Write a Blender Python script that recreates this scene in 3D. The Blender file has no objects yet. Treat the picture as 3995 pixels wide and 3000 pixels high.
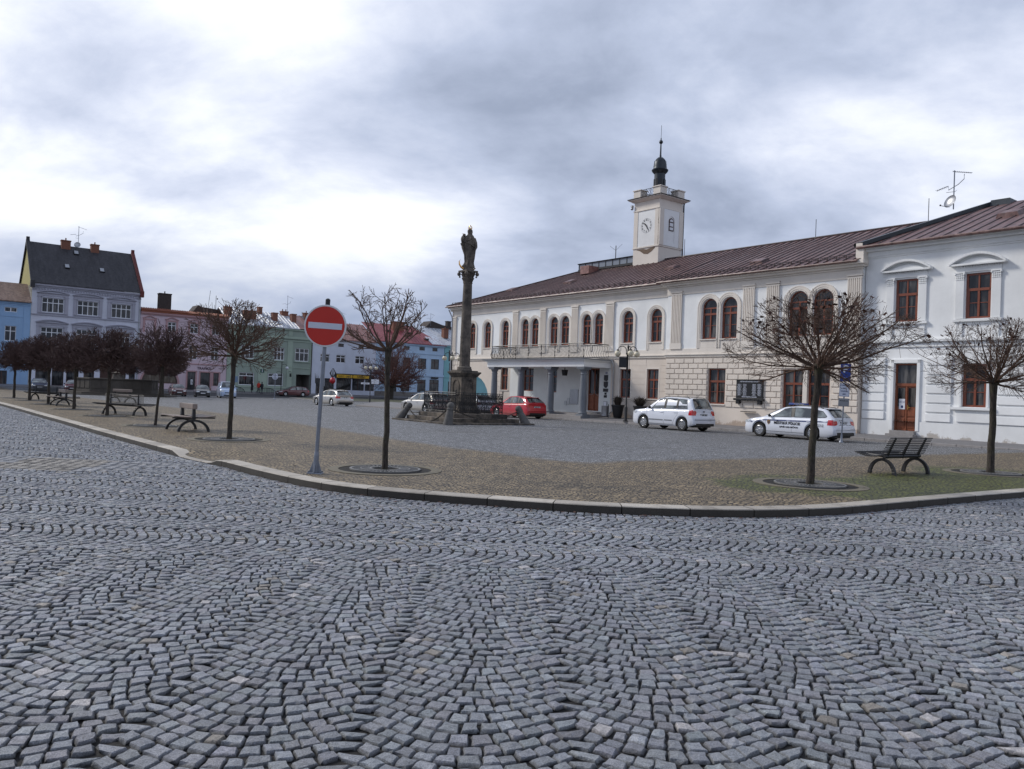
import bpy, bmesh, math, random
import numpy as np
from mathutils import Matrix, Vector
R=math.radians; PI=math.pi
sc=bpy.context.scene; C=sc.collection
rnd=random.Random(7)

# ---------------------------------------------------------------- helpers
class MB:
    """collects polygons, builds ONE mesh object"""
    def __init__(s): s.v=[]; s.f=[]; s.m=[]; s.M=Matrix.Identity(4); s.mi=0
    def P(s,p):
        s.v.append(tuple(s.M@Vector(p))); return len(s.v)-1
    def F(s,idx): s.f.append(tuple(idx)); s.m.append(s.mi)
    def poly(s,pts): s.F([s.P(p) for p in pts])
    def box(s,x0,x1,y0,y1,z0,z1):
        i=[s.P(p) for p in ((x0,y0,z0),(x1,y0,z0),(x1,y1,z0),(x0,y1,z0),(x0,y0,z1),(x1,y0,z1),(x1,y1,z1),(x0,y1,z1))]
        for q in ((0,3,2,1),(4,5,6,7),(0,1,5,4),(1,2,6,5),(2,3,7,6),(3,0,4,7)): s.F([i[k] for k in q])
    def frus(s,x0,x1,y0,y1,z0,z1,e):
        i=[s.P(p) for p in ((x0,y0,z0),(x1,y0,z0),(x1,y1,z0),(x0,y1,z0),(x0+e,y0+e,z1),(x1-e,y0+e,z1),(x1-e,y1-e,z1),(x0+e,y1-e,z1))]
        for q in ((0,3,2,1),(4,5,6,7),(0,1,5,4),(1,2,6,5),(2,3,7,6),(3,0,4,7)): s.F([i[k] for k in q])
    def prism(s,pts,y0,y1):
        """pts (x,z) polygon facing -y, extruded from y0 (front) to y1"""
        a=[s.P((x,y0,z)) for x,z in pts]; b=[s.P((x,y1,z)) for x,z in pts]
        s.F(a); s.F(b[::-1]); n=len(pts)
        for k in range(n): s.F((a[k],b[k],b[(k+1)%n],a[(k+1)%n]))
    def slab(s,pts,z0,z1):
        """pts (x,y) ccw, extruded in z"""
        a=[s.P((x,y,z0)) for x,y in pts]; b=[s.P((x,y,z1)) for x,y in pts]; n=len(pts)
        s.F(a[::-1]); s.F(b)
        for k in range(n): s.F((a[k],a[(k+1)%n],b[(k+1)%n],b[k]))
    def lathe(s,prof,n=16,c=(0,0,0),rx=1,ry=1,cap=True,wob=None):
        rows=[]
        for (r,z) in prof:
            row=[]
            for k in range(n):
                a=2*PI*k/n; rr=r*(wob(a,z) if wob else 1)
                row.append(s.P((c[0]+rr*rx*math.cos(a),c[1]+rr*ry*math.sin(a),c[2]+z)))
            rows.append(row)
        for i in range(len(rows)-1):
            for k in range(n): s.F((rows[i][k],rows[i][(k+1)%n],rows[i+1][(k+1)%n],rows[i+1][k]))
        if cap: s.F(rows[0][::-1]); s.F(rows[-1])
    def tube(s,pts,rad,n=6,cap=True):
        pts=[Vector(p) for p in pts]; rows=[]
        N=len(pts)
        for i,p in enumerate(pts):
            d=(pts[min(i+1,N-1)]-pts[max(i-1,0)])
            if d.length<1e-9: d=Vector((0,0,1))
            d.normalize()
            u=d.cross(Vector((0,0,1)) if abs(d.z)<.9 else Vector((1,0,0))).normalized(); w=d.cross(u)
            r=rad[i] if hasattr(rad,'__len__') else rad
            rows.append([s.P(p+u*(r*math.cos(2*PI*k/n))+w*(r*math.sin(2*PI*k/n))) for k in range(n)])
        for i in range(N-1):
            for k in range(n): s.F((rows[i][k],rows[i][(k+1)%n],rows[i+1][(k+1)%n],rows[i+1][k]))
        if cap: s.F(rows[0][::-1]); s.F(rows[-1])
    def sphere(s,c,r,n=14,m=8,sx=1,sy=1,sz=1):
        prof=[(max(r*math.sin(PI*i/m),1e-4),-r*math.cos(PI*i/m)*sz) for i in range(m+1)]
        s.lathe(prof,n,c,sx,sy,cap=False)
    def build(s,name,mats,parent=None,loc=(0,0,0),rot=(0,0,0),smooth=False,bevel=0):
        me=bpy.data.meshes.new(name); me.from_pydata(s.v,[],s.f)
        if not isinstance(mats,(list,tuple)): mats=[mats]
        for m in mats: me.materials.append(m)
        me.polygons.foreach_set('material_index',s.m)
        if smooth: me.polygons.foreach_set('use_smooth',[True]*len(s.f))
        me.update()
        bm=bmesh.new(); bm.from_mesh(me); bmesh.ops.recalc_face_normals(bm,faces=bm.faces); bm.to_mesh(me); bm.free()
        o=bpy.data.objects.new(name,me); C.objects.link(o); o.location=loc; o.rotation_euler=rot
        if parent: o.parent=parent
        if bevel:
            b=o.modifiers.new('bevel','BEVEL'); b.width=bevel; b.segments=2; b.limit_method='ANGLE'
        if smooth:
            try: me.set_sharp_from_angle(angle=R(38))
            except Exception: pass
        return o

def tag(o,label=None,cat=None,group=None,kind=None):
    if label: o['label']=label
    if cat: o['category']=cat
    if group: o['group']=group
    if kind: o['kind']=kind
    return o
def thing(name,label,cat,loc=(0,0,0),rz=0,group=None):
    o=bpy.data.objects.new(name,None); C.objects.link(o); o.location=loc; o.rotation_euler=(0,0,rz); o.empty_display_size=.2
    return tag(o,label,cat,group)
def inst(name,src,parent,loc=(0,0,0),rot=(0,0,0),scale=(1,1,1)):
    o=bpy.data.objects.new(name,src.data); C.objects.link(o); o.location=loc; o.rotation_euler=rot; o.scale=scale
    if parent: o.parent=parent
    return o
def copy_tree(o,parent=None):
    c=o.copy(); C.objects.link(c)
    if parent: c.parent=parent; c.matrix_parent_inverse=o.matrix_parent_inverse.copy()
    for ch in list(o.children): copy_tree(ch,c)
    return c
def text(name,body,mat,size,parent,loc,rot,bold=0.0,align='CENTER',ext=.001,sx=1):
    cu=bpy.data.curves.new(name,'FONT'); cu.body=body; cu.size=size; cu.align_x=align; cu.align_y='CENTER'; cu.offset=bold; cu.extrude=ext
    cu.resolution_u=3
    cu.materials.append(mat); o=bpy.data.objects.new(name,cu); C.objects.link(o); o.location=loc; o.rotation_euler=rot; o.scale=(sx,1,1)
    if parent: o.parent=parent
    return o

# ---------------------------------------------------------------- materials
def newmat(name):
    m=bpy.data.materials.new(name); m.use_nodes=True; nt=m.node_tree; b=nt.nodes['Principled BSDF']; return m,nt,b
def N(nt,t,**k):
    n=nt.nodes.new(t)
    for a,v in k.items():
        if a in n.inputs: n.inputs[a].default_value=v
        else: setattr(n,a,v)
    return n
def ramp(nt,fac,stops):
    r=nt.nodes.new('ShaderNodeValToRGB'); e=r.color_ramp.elements
    while len(e)<len(stops): e.new(.5)
    for i,(p,c) in enumerate(stops):
        e[i].position=p; e[i].color=(c,c,c,1) if not hasattr(c,'__len__') else (*c,1)
    nt.links.new(fac,r.inputs[0]); return r.outputs[0]
def mixc(nt,a,b,fac,mode='MIX'):
    n=nt.nodes.new('ShaderNodeMix'); n.data_type='RGBA'; n.blend_type=mode
    for s,v in ((6,a),(7,b)):
        if hasattr(v,'is_linked'): nt.links.new(v,n.inputs[s])
        else: n.inputs[s].default_value=(*v,1)
    if hasattr(fac,'is_linked'): nt.links.new(fac,n.inputs[0])
    else: n.inputs[0].default_value=fac
    return n.outputs[2]
def noise(nt,co,scale,detail=4,rough=.6,out=0):
    n=N(nt,'ShaderNodeTexNoise',Scale=scale,Detail=detail,Roughness=rough); nt.links.new(co,n.inputs['Vector']); return n.outputs[out]
def ocoord(nt): return nt.nodes.new('ShaderNodeTexCoord').outputs['Object']
def wcoord(nt): return nt.nodes.new('ShaderNodeNewGeometry').outputs['Position']
def bump(nt,b,h,st,dist=.02):
    n=N(nt,'ShaderNodeBump',Strength=st,Distance=dist); nt.links.new(h,n.inputs['Height']); nt.links.new(n.outputs[0],b.inputs['Normal'])
def simple(name,col,rough=.6,metal=0,var=.25,scale=3,bst=0,bscale=60,spec=.5,coat=0):
    m,nt,b=newmat(name); co=ocoord(nt)
    if var:
        f=noise(nt,co,scale,5)
        c=mixc(nt,[x*(1-var) for x in col],[min(x*(1+var),1) for x in col],f); nt.links.new(c,b.inputs['Base Color'])
        r=ramp(nt,noise(nt,co,scale*4,3),[(0,max(rough-.08,0)),(1,min(rough+.08,1))]); nt.links.new(r,b.inputs['Roughness'])
    else: b.inputs['Base Color'].default_value=(*col,1); b.inputs['Roughness'].default_value=rough
    b.inputs['Metallic'].default_value=metal; b.inputs['Specular IOR Level'].default_value=spec
    if coat: b.inputs['Coat Weight'].default_value=coat; b.inputs['Coat Roughness'].default_value=.04
    if bst: bump(nt,b,noise(nt,co,bscale,4),bst)
    return m
def plaster(name,col,stain=.3,dirt=(.22,.18,.14),zbase=None,lines=None):
    """painted render wall: large faint blotches, streaks, fine grain, damp stains near the ground"""
    m,nt,b=newmat(name); co=wcoord(nt)
    f=noise(nt,co,.35,6,.65); f2=noise(nt,co,6,4)
    c=mixc(nt,[x*.86 for x in col],[min(1,x*1.06) for x in col],ramp(nt,f,[(.3,0),(.7,1)]))
    mp=N(nt,'ShaderNodeMapping'); mp.inputs['Scale'].default_value=(1.6,1.6,.13); nt.links.new(co,mp.inputs[0])
    st=ramp(nt,noise(nt,mp.outputs[0],1.4,5,.7),[(.5,0),(.78,1)])
    k=N(nt,'ShaderNodeMath',operation='MULTIPLY'); nt.links.new(st,k.inputs[0]); k.inputs[1].default_value=stain
    c=mixc(nt,c,[col[0]*.55+dirt[0]*.2,col[1]*.55+dirt[1]*.2,col[2]*.55+dirt[2]*.2],k.outputs[0])
    if zbase is not None:
        sx=N(nt,'ShaderNodeSeparateXYZ'); nt.links.new(co,sx.inputs[0])
        a=N(nt,'ShaderNodeMath',operation='MULTIPLY_ADD'); nt.links.new(noise(nt,co,1.1,5,.7),a.inputs[0]); a.inputs[1].default_value=-2.0; nt.links.new(sx.outputs[2],a.inputs[2])
        a2=N(nt,'ShaderNodeMath',operation='ADD'); nt.links.new(a.outputs[0],a2.inputs[0]); a2.inputs[1].default_value=1.1
        fz=ramp(nt,a2.outputs[0],[(zbase-.1,.9),(zbase+.06,0)])
        c=mixc(nt,c,dirt,fz)
    nt.links.new(c,b.inputs['Base Color']); b.inputs['Roughness'].default_value=.85; b.inputs['Specular IOR Level'].default_value=.25
    h=mixc(nt,f2,noise(nt,co,45,3),.5); bump(nt,b,h,.25,.01)
    return m

def glassmat(name,tint=(.012,.012,.014),curtain=.5):
    """window pane: dark interior with pale curtains half seen, glossy front"""
    m,nt,b=newmat(name); co=wcoord(nt)
    mp=N(nt,'ShaderNodeMapping'); mp.inputs['Scale'].default_value=(5,5,.5); nt.links.new(co,mp.inputs[0])
    f=ramp(nt,noise(nt,mp.outputs[0],1.0,3),[(.40,0),(.66,curtain)]); fv=ramp(nt,noise(nt,co,.55,2),[(.42,.15),(.58,1)])
    fm=N(nt,'ShaderNodeMath',operation='MULTIPLY'); nt.links.new(f,fm.inputs[0]); nt.links.new(fv,fm.inputs[1]); f=fm.outputs[0]
    c=mixc(nt,tint,(.16,.15,.14),f); nt.links.new(c,b.inputs['Base Color'])
    b.inputs['Roughness'].default_value=.04; b.inputs['Specular IOR Level'].default_value=.55
    bump(nt,b,noise(nt,co,1.3,2),.06,.05)
    return m

M={}
M['white']=plaster('white_plaster',(.85,.86,.86),.12)
M['white_low']=plaster('white_plaster_low',(.78,.79,.79),.18,(.42,.38,.34),.33)
M['cream']=plaster('cream_plaster',(.75,.675,.595),.2)
M['cream_low']=plaster('cream_plaster_low',(.73,.65,.57),.22,(.42,.33,.26),.5)
M['trim']=plaster('cream_trim',(.77,.71,.64),.2)
M['trim_white']=plaster('white_trim',(.82,.83,.83),.12)
M['porch']=plaster('porch_white',(.74,.76,.75),.12)
M['wood']=simple('red_brown_wood',(.20,.055,.028),.38,var=.3,scale=8)
M['dwood']=simple('dark_wood',(.05,.020,.015),.4,var=.35,scale=9)
M['door']=simple('door_wood',(.21,.062,.026),.42,var=.35,scale=7)
M['glass']=glassmat('window_glass',(.012,.012,.014),.95)
M['glass2']=glassmat('window_glass_far',(.016,.018,.022),.8)
M['wframe']=simple('white_window_frame',(.72,.74,.78),.45,var=.08)
M['iron']=simple('black_iron',(.012,.012,.014),.45,var=.3,scale=12,bst=.1)
M['granite']=simple('granite',(.27,.255,.25),.7,var=.35,scale=5,bst=.35,bscale=90)
M['greystone']=simple('grey_column_stone',(.165,.18,.205),.7,var=.28,scale=3,bst=.3,bscale=50)
M['zinc']=simple('zinc',(.40,.41,.43),.4,.75,var=.25,scale=5)
M['black']=simple('black_plate',(.012,.012,.014),.35,var=.2)
M['steel']=simple('galvanised_steel',(.22,.24,.28),.42,.6,var=.3,scale=14,bst=.1)
M['gold']=simple('gilding',(.75,.42,.12),.25,1,var=.15)
def darkstone():
    m,nt,b=newmat('sooty_sandstone'); co=ocoord(nt)
    f=noise(nt,co,2.2,6,.7); c=mixc(nt,(.058,.050,.044),(.20,.17,.14),ramp(nt,f,[(.38,0),(.72,1)]))
    nt.links.new(c,b.inputs['Base Color']); b.inputs['Roughness'].default_value=.9
    bump(nt,b,noise(nt,co,14,6,.7),.6,.03); return m
M['soot']=darkstone()
def sandstone():
    m,nt,b=newmat('stained_sandstone'); co=ocoord(nt)
    f=noise(nt,co,1.7,6,.7); c=mixc(nt,(.038,.034,.031),(.20,.165,.13),ramp(nt,f,[(.4,0),(.68,1)]))
    nt.links.new(c,b.inputs['Base Color']); b.inputs['Roughness'].default_value=.9
    bump(nt,b,noise(nt,co,16,6,.7),.5,.03); return m
M['sand']=sandstone()
def seamroof(name,a,bb,rough=.42,scale=.5):
    m,nt,b=newmat(name); co=ocoord(nt)
    mp=N(nt,'ShaderNodeMapping'); mp.inputs['Scale'].default_value=(1.6,.35,.35); nt.links.new(co,mp.inputs[0])
    f=noise(nt,mp.outputs[0],1.1,6,.7); c=mixc(nt,a,bb,ramp(nt,f,[(.36,0),(.66,1)]))
    c=mixc(nt,c,[x*.35 for x in a],ramp(nt,noise(nt,co,3.5,6,.75),[(.45,0),(.66,.85)]))
    nt.links.new(c,b.inputs['Base Color']); nt.links.new(ramp(nt,f,[(.2,rough+.12),(.8,rough-.08)]),b.inputs['Roughness'])
    b.inputs['Specular IOR Level'].default_value=.6
    bump(nt,b,noise(nt,co,3,3),.2,.02); return m
M['roof']=seamroof('rusty_seam_roof',(.105,.042,.037),(.23,.135,.12))
M['seam']=simple('roof_seam',(.040,.021,.021),.5,var=.3)
M['roof_red']=seamroof('red_seam_roof',(.26,.035,.045),(.36,.10,.11))
M['roof_pink']=seamroof('faded_red_roof',(.25,.11,.095),(.36,.20,.17))
M['roof_white']=seamroof('pale_seam_roof',(.50,.53,.58),(.68,.71,.77),.3)
M['roof_slate']=seamroof('dark_shingle_roof',(.020,.019,.024),(.040,.037,.044),.6)
M['roof_brown']=seamroof('brown_tile_roof',(.17,.10,.075),(.27,.18,.14),.6)
M['brick']=simple('chimney_brick',(.20,.085,.055),.85,var=.4,scale=9,bst=.4,bscale=30)
M['dchim']=simple('dark_chimney',(.055,.045,.042),.9,var=.35,scale=6,bst=.4)
M['tile']=simple('terracotta_tile',(.30,.10,.055),.75,var=.35,scale=9,bst=.3)
M['tyre']=simple('tyre_rubber',(.010,.010,.010),.75,var=.2,scale=20)
M['alloy']=simple('alloy',(.55,.56,.58),.25,.9,var=.1)
M['trimblack']=simple('black_plastic',(.012,.012,.013),.5,var=.15)
M['cglass']=glassmat('car_glass',(.015,.018,.02),.35)
def pane_car():
    m,nt,b=newmat('car_window'); co=ocoord(nt); nt.links.new(mixc(nt,(.012,.015,.016),(.19,.22,.22),ramp(nt,noise(nt,co,1.7,3,.5),[(.42,0),(.62,1)])),b.inputs['Base Color']); b.inputs['Roughness'].default_value=.02; b.inputs['Specular IOR Level'].default_value=.5; b.inputs['IOR'].default_value=2.0  # pale blotches in the base colour stand in for light seen through the glass
    bump(nt,b,noise(nt,ocoord(nt),1.2,2),.12,.05); return m
M['cglass']=pane_car()
M['tail']=simple('tail_light_red',(.50,.012,.012),.12,var=.25,scale=20,coat=1)
M['head']=simple('headlight',(.62,.65,.68),.08,.2,var=.2,scale=25,coat=1)
M['plate']=simple('number_plate',(.72,.74,.76),.4,var=.05)
M['ink']=simple('black_ink',(.012,.012,.015),.5,var=0)
M['navy']=simple('navy_paint',(.012,.028,.13),.3,var=.1,coat=.5)
M['gunmetal']=simple('grey_mark',(.25,.26,.28),.4,.4,var=.05)
M['paper']=simple('paper',(.72,.74,.80),.7,var=.06)
M['asphalt']=simple('asphalt',(.055,.055,.058),.8,var=.3,scale=2,bst=.3,bscale=80)
def paint(name,col,metal=.0):
    m,nt,b=newmat(name); co=ocoord(nt)
    f=ramp(nt,noise(nt,co,2.5,4),[(.3,.93),(.7,1.0)])
    c=mixc(nt,[0,0,0],col,f)
    sx=N(nt,'ShaderNodeSeparateXYZ'); nt.links.new(co,sx.inputs[0])
    d=ramp(nt,sx.outputs[2],[(.18,.4),(.55,0)]); c=mixc(nt,c,(.16,.145,.13),d)
    nt.links.new(c,b.inputs['Base Color']); b.inputs['Metallic'].default_value=metal
    b.inputs['Roughness'].default_value=.28; b.inputs['Coat Weight'].default_value=.7; b.inputs['Coat Roughness'].default_value=.05
    return m
M['p_white']=paint('white_car_paint',(.72,.75,.82)); M['p_red']=paint('red_car_paint',(.48,.010,.022)); M['p_dred']=paint('dark_red_paint',(.10,.010,.016))
M['p_silver']=paint('silver_paint',(.52,.50,.47),.55); M['p_black']=paint('black_paint',(.012,.014,.022)); M['p_blue']=paint('pale_blue_paint',(.45,.56,.75),.25); M['p_navy']=paint('navy_car_paint',(.015,.022,.06))
def barkmat(name,a,bb,moss=0):
    m,nt,b=newmat(name); co=ocoord(nt)
    mp=N(nt,'ShaderNodeMapping'); mp.inputs['Scale'].default_value=(6,6,1.4); nt.links.new(co,mp.inputs[0])
    f=noise(nt,mp.outputs[0],6,6,.7); c=mixc(nt,a,bb,ramp(nt,f,[(.4,0),(.7,1)]))
    if moss: c=mixc(nt,c,(.055,.06,.018),ramp(nt,noise(nt,co,4,5,.7),[(.48,0),(.7,moss)]))
    nt.links.new(c,b.inputs['Base Color']); b.inputs['Roughness'].default_value=.9; bump(nt,b,f,.9,.02); return m
M['bark']=barkmat('mossy_bark',(.020,.016,.013),(.085,.068,.055),.5)
M['twig']=barkmat('brown_twigs',(.072,.042,.029),(.165,.10,.072))
M['twig_far']=barkmat('purple_brown_twigs',(.064,.038,.035),(.13,.080,.072))
M['twig_red']=barkmat('red_brown_twigs',(.10,.045,.038),(.17,.085,.07))
M['leaf']=simple('dead_leaf',(.055,.022,.014),.8,var=.5,scale=5)

# ---------------------------------------------------------------- terrain
FP=(-63.31,104.94); FD=(math.cos(R(38)),math.sin(R(38))); FN=(FD[1],-FD[0])     # the row of houses across the square
def far_dist(X,Y): return (X-FP[0])*FN[0]+(Y-FP[1])*FN[1]
def gz(X,Y):
    z=-min(max(Y-42,0)*.0083,.38); d=far_dist(X,Y)
    if d<13:
        t=(13-d)/13
        z=.16 if t>=1 else z+(.16-z)*t*t*(3-2*t)
    return z
TQ=(-5.285,69.22); TA=R(-52.05)                                               # town hall: u along the front, v out of the front
TU=(math.cos(TA),math.sin(TA)); TV=(-TU[1],TU[0])
def tw(u,v): return (TQ[0]+TU[0]*u+TV[0]*v, TQ[1]+TU[1]*u+TV[1]*v)
def tinv(X,Y): a,b=X-TQ[0],Y-TQ[1]; return a*TU[0]+b*TU[1], a*TV[0]+b*TV[1]
# ---------------------------------------------------------------- ground, road, kerb, square
KERB=[(-66,89.5),(-50,69.6),(-36,52.4),(-25.24,39.28),(-21,34.05),(-17.07,29.13),(-14.49,25.95),(-12.26,23.15),(-11.3,21.95),(-9.53,19.8),(-8.26,18.25),(-7.6,17.45),(-7.02,16.73),(-6.4,16.02),(-5.81,15.42),(-5.3,14.88),(-4.76,14.22),(-4.28,13.65),(-3.67,12.98),(-3.31,12.62),(-2.96,12.3),(-2.61,12.04),(-2.25,11.83),(-1.86,11.65),(-1.45,11.49),(-1.03,11.37),(-.63,11.26),(-.26,11.17),(.16,11.06),(.62,10.96),(1.07,10.89),(1.51,10.86),(2.04,10.86),(2.56,10.89),(3.05,10.95),(3.52,11.07),(3.97,11.22),(4.41,11.41),(4.88,11.67),(5.37,11.99),(5.82,12.31),(6.5,12.79),(7.66,13.6),(9.02,14.52),(9.74,15.0),(14,17.9),(22,23.3),(45,39)]
KN=np.array(KERB)
def kerb_dist(P):
    """distance of points (n,2) from the kerb line, positive on the square's side"""
    best=np.full(len(P),1e9); sg=np.ones(len(P))
    for a,b in zip(KN[:-1],KN[1:]):
        d=b-a; L=(d**2).sum(); t=np.clip(((P-a)@d)/L,0,1); q=a+t[:,None]*d; r=np.hypot(*(P-q).T)
        cr=d[0]*(P[:,1]-a[1])-d[1]*(P[:,0]-a[0]); m=r<best-1e-9
        best[m]=r[m]; sg[m]=np.sign(cr[m])
    return best*sg
def kerb_walk(step):
    seg=np.hypot(*(KN[1:]-KN[:-1]).T); s=np.concatenate([[0],np.cumsum(seg)]); n=int(s[-1]/step)
    t=np.linspace(0,s[-1],n+1); return np.stack([np.interp(t,s,KN[:,0]),np.interp(t,s,KN[:,1])],1)
def sstep(a,b,x): t=np.clip((x-a)/(b-a),0,1); return t*t*(3-2*t)
gzv=np.vectorize(gz)
def drop_at(X,Y):  # the dropped kerb of the crossing
    return 1-sstep(.7,1.25,np.hypot(X+6.35,Y-16.0))
def plaza_h(X,Y,kd):
    return .1*(1-sstep(6.,12.,kd))*(1-.82*drop_at(X,Y)*(1-sstep(.3,2.5,kd)))+.006
def fast_mesh(name,V,Fq,mat,smooth=False,cols=None,attrs=None):
    me=bpy.data.meshes.new(name); nf=len(Fq); k=Fq.shape[1]
    me.vertices.add(len(V)); me.vertices.foreach_set('co',V.astype(np.float32).ravel())
    me.loops.add(nf*k); me.loops.foreach_set('vertex_index',Fq.astype(np.int32).ravel())
    me.polygons.add(nf); me.polygons.foreach_set('loop_start',np.arange(0,nf*k,k,dtype=np.int32))
    try: me.polygons.foreach_set('loop_total',np.full(nf,k,dtype=np.int32))
    except Exception: pass
    me.polygons.foreach_set('use_smooth',np.full(nf,smooth))
    if cols is not None:
        a=me.attributes.new('col','FLOAT_COLOR','POINT'); a.data.foreach_set('color',cols.astype(np.float32).ravel())
    for nm,val in (attrs or {}).items():
        a=me.attributes.new(nm,'FLOAT','POINT'); a.data.foreach_set('value',val.astype(np.float32).ravel())
    me.materials.append(mat); me.update(calc_edges=True); me.validate()
    o=bpy.data.objects.new(name,me); C.objects.link(o); return o

# ground sheet to the horizon
gx=np.unique(np.concatenate([[-4000,-1500,-600,-300,-180],np.arange(-120,61,2.),[100,200,500,1500,4000]]))
gy=np.unique(np.concatenate([[-800,-200,-60,-20],np.arange(-10,175,2.),[200,260,400,800,2000,5000]]))
GX,GY=np.meshgrid(gx,gy); V=np.stack([GX.ravel(),GY.ravel(),gzv(GX.ravel(),GY.ravel())-.019],1)
nx,ny=len(gx),len(gy); I=np.arange(nx*ny).reshape(ny,nx)
Fq=np.stack([I[:-1,:-1],I[:-1,1:],I[1:,1:],I[1:,:-1]],-1).reshape(-1,4)
m,nt,b=newmat('joint_dirt'); co=wcoord(nt)
c=mixc(nt,(.007,.007,.008),(.024,.021,.019),noise(nt,co,3,6,.7)); nt.links.new(c,b.inputs['Base Color']); b.inputs['Roughness'].default_value=.9
bump(nt,b,noise(nt,co,70,4),.5)
tag(fast_mesh('ground',V,Fq,m),kind='structure')

# setts of the road
rg=np.random.default_rng(3)
def wave_courses(x0,x1,t0,t1,w,p,A,ds,c0):
    """quads (n,4,2): continuous scalloped courses, hanging between cusps at c0+k*w; x across, t along"""
    def sh(x):
        u=np.mod((x-c0)/w,1.)*2-1; return A*(.22*(1-np.cos(PI*u))/2*1.0+.78*u*u)
    def sl(x):
        e=.004; return np.clip((sh(x+e)-sh(x-e))/(2*e),-.85,.85)
    Q=[]
    for k in range(int((t1-t0)/p)):
        tk=t0+k*p; xs=[x0+rg.uniform(0,ds)]
        while xs[-1]<x1:
            m_=sl(np.array([xs[-1]+ds*.4]))[0]; xs.append(xs[-1]+ds*np.clip(rg.normal(1,.14),.7,1.4)/math.sqrt(1+m_*m_)**1.1)
        xb=np.array(xs); d_=sl(xb); up=xb-d_*p/(1+d_*d_)*.85
        if (np.diff(up)<ds*.25).any():
            for i in range(1,len(up)): up[i]=max(up[i],up[i-1]+ds*.3)
        wv=.012*np.sin(xb*1.7+k*.9); lo=tk+sh(xb)+wv; hi=tk+p+sh(up)+.012*np.sin(up*1.7+(k+1)*.9)
        Q.append(np.stack([np.stack([xb[:-1],lo[:-1]],1),np.stack([xb[1:],lo[1:]],1),np.stack([up[1:],hi[1:]],1),np.stack([up[:-1],hi[:-1]],1)],1))
    return np.concatenate(Q)
quads=[];kind=[]
YB=7.3
q=wave_courses(-7.2,7.2,2.2,YB+.4,1.03,.110,.25,.102,.36); c=q.mean(1)       # near field: scallops hang towards the road's near side
q=q[(c[:,1]<YB+.06)&(np.abs(c[:,0])<.72*c[:,1]+.9)]; quads.append(q); kind.append(np.zeros(len(q)))
q=wave_courses(YB-.02,43,-14,27,1.26,.110,.32,.101,YB); q=np.stack([-q[...,1],q[...,0]],-1)[:,::-1]; c=q.mean(1)   # beyond: scallops hang to the right
q=q[(np.abs(c[:,0])<.70*c[:,1]+.9)&((c[:,1]<18)|(c[:,0]<-3))&(c[:,1]>YB-.03)]; quads.append(q); kind.append(np.zeros(len(q)))
# the mirrored strip direction: t runs to -x so that the arcs bulge to +x
Q=np.concatenate(quads); K=np.concatenate(kind)
# a crossing of long setts laid in straight courses
BA=np.array([-6.6,14.05]); BD=np.array([-.93,.10]); BD=BD/np.hypot(*BD); BN=np.array([.62,.78]); 
def in_band(c):
    r=c-BA; A=np.stack([BD,BN],1); s=np.linalg.solve(A,r.T).T
    return (s[:,0]>-.0)&(s[:,1]>-1.0)&(s[:,1]<1.25)
cen=Q.mean(1); kd=kerb_dist(cen); keep=(kd<-.25)&~in_band(cen); Q=Q[keep]; K=K[keep]
B=[]
for r in range(-8,11):
    for k in range(0,46):
        o=BA+BD*(k*.2+(r%2)*.1)+BN*(r*.125); B.append([o,o+BD*.195,o+BD*.195+BN*.12,o+BN*.12])
B=np.array(B); B=B[kerb_dist(B.mean(1))<-.25]; Q=np.concatenate([Q,B]); K=np.concatenate([K,np.ones(len(B))])
# two straight courses along the kerb
w=kerb_walk(.105); d=np.gradient(w,axis=0); d/=np.hypot(*d.T)[:,None]; nrm=np.stack([d[:,1],-d[:,0]],1)
for o0 in (.012,.132):
    a=w[:-1]+nrm[:-1]*o0; bq=w[1:]+nrm[1:]*o0; c2=w[1:]+nrm[1:]*(o0+.112); d2=w[:-1]+nrm[:-1]*(o0+.112)
    q=np.stack([d2,c2,bq,a],1); c=q.mean(1); q=q[(np.abs(c[:,0])<.72*c[:,1]+1)&(c[:,1]<45)]; Q=np.concatenate([Q,q]); K=np.concatenate([K,np.zeros(len(q))])
n=len(Q); cen=Q.mean(1,keepdims=True)
Q=Q+rg.normal(0,.0045,Q.shape); e0=(Q[:,1]-Q[:,0]+Q[:,2]-Q[:,3])/2; e1=(Q[:,3]-Q[:,0]+Q[:,2]-Q[:,1])/2
g0=rg.uniform(.03,.065,(n,1)); g1=rg.uniform(.09,.155,(n,1))
Q=Q+np.stack([e0*g0/2+e1*g1/2,-e0*g0/2+e1*g1/2,-e0*g0/2-e1*g1/2,e0*g0/2-e1*g1/2],1)
par=np.array([0,.11,.5,.89,1.]); uu,vv=np.meshgrid(par,par); uu=uu.ravel();vv=vv.ravel()
W4=np.stack([(1-uu)*(1-vv),uu*(1-vv),uu*vv,(1-uu)*vv],1)
XY=np.einsum('gk,nkd->ngd',W4,Q)
edge=((uu==0)|(uu==1)|(vv==0)|(vv==1)); corner=((uu==0)|(uu==1))&((vv==0)|(vv==1))
cc=Q.mean(1,keepdims=True)
XY[:,corner]=cc+(XY[:,corner]-cc)*rg.uniform(.82,.96,(n,4,1))
XY+=rg.normal(0,.0028,XY.shape)
zb=rg.normal(0,.003,(n,1)); tilt=rg.normal(0,.02,(n,2))
Zs=zb+((XY-cc)*tilt[:,None,:]).sum(2)+np.where(edge,-.018,0)[None]+np.where((uu==.5)&(vv==.5),.002,0)[None]+rg.normal(0,.0017,(n,25))
Zs+=gzv(cc[:,0,0],cc[:,0,1])[:,None]
V=np.concatenate([XY,Zs[...,None]],-1).reshape(-1,3)
g=np.arange(25).reshape(5,5); fq=np.stack([g[:-1,:-1],g[:-1,1:],g[1:,1:],g[1:,:-1]],-1).reshape(-1,4)
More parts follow.
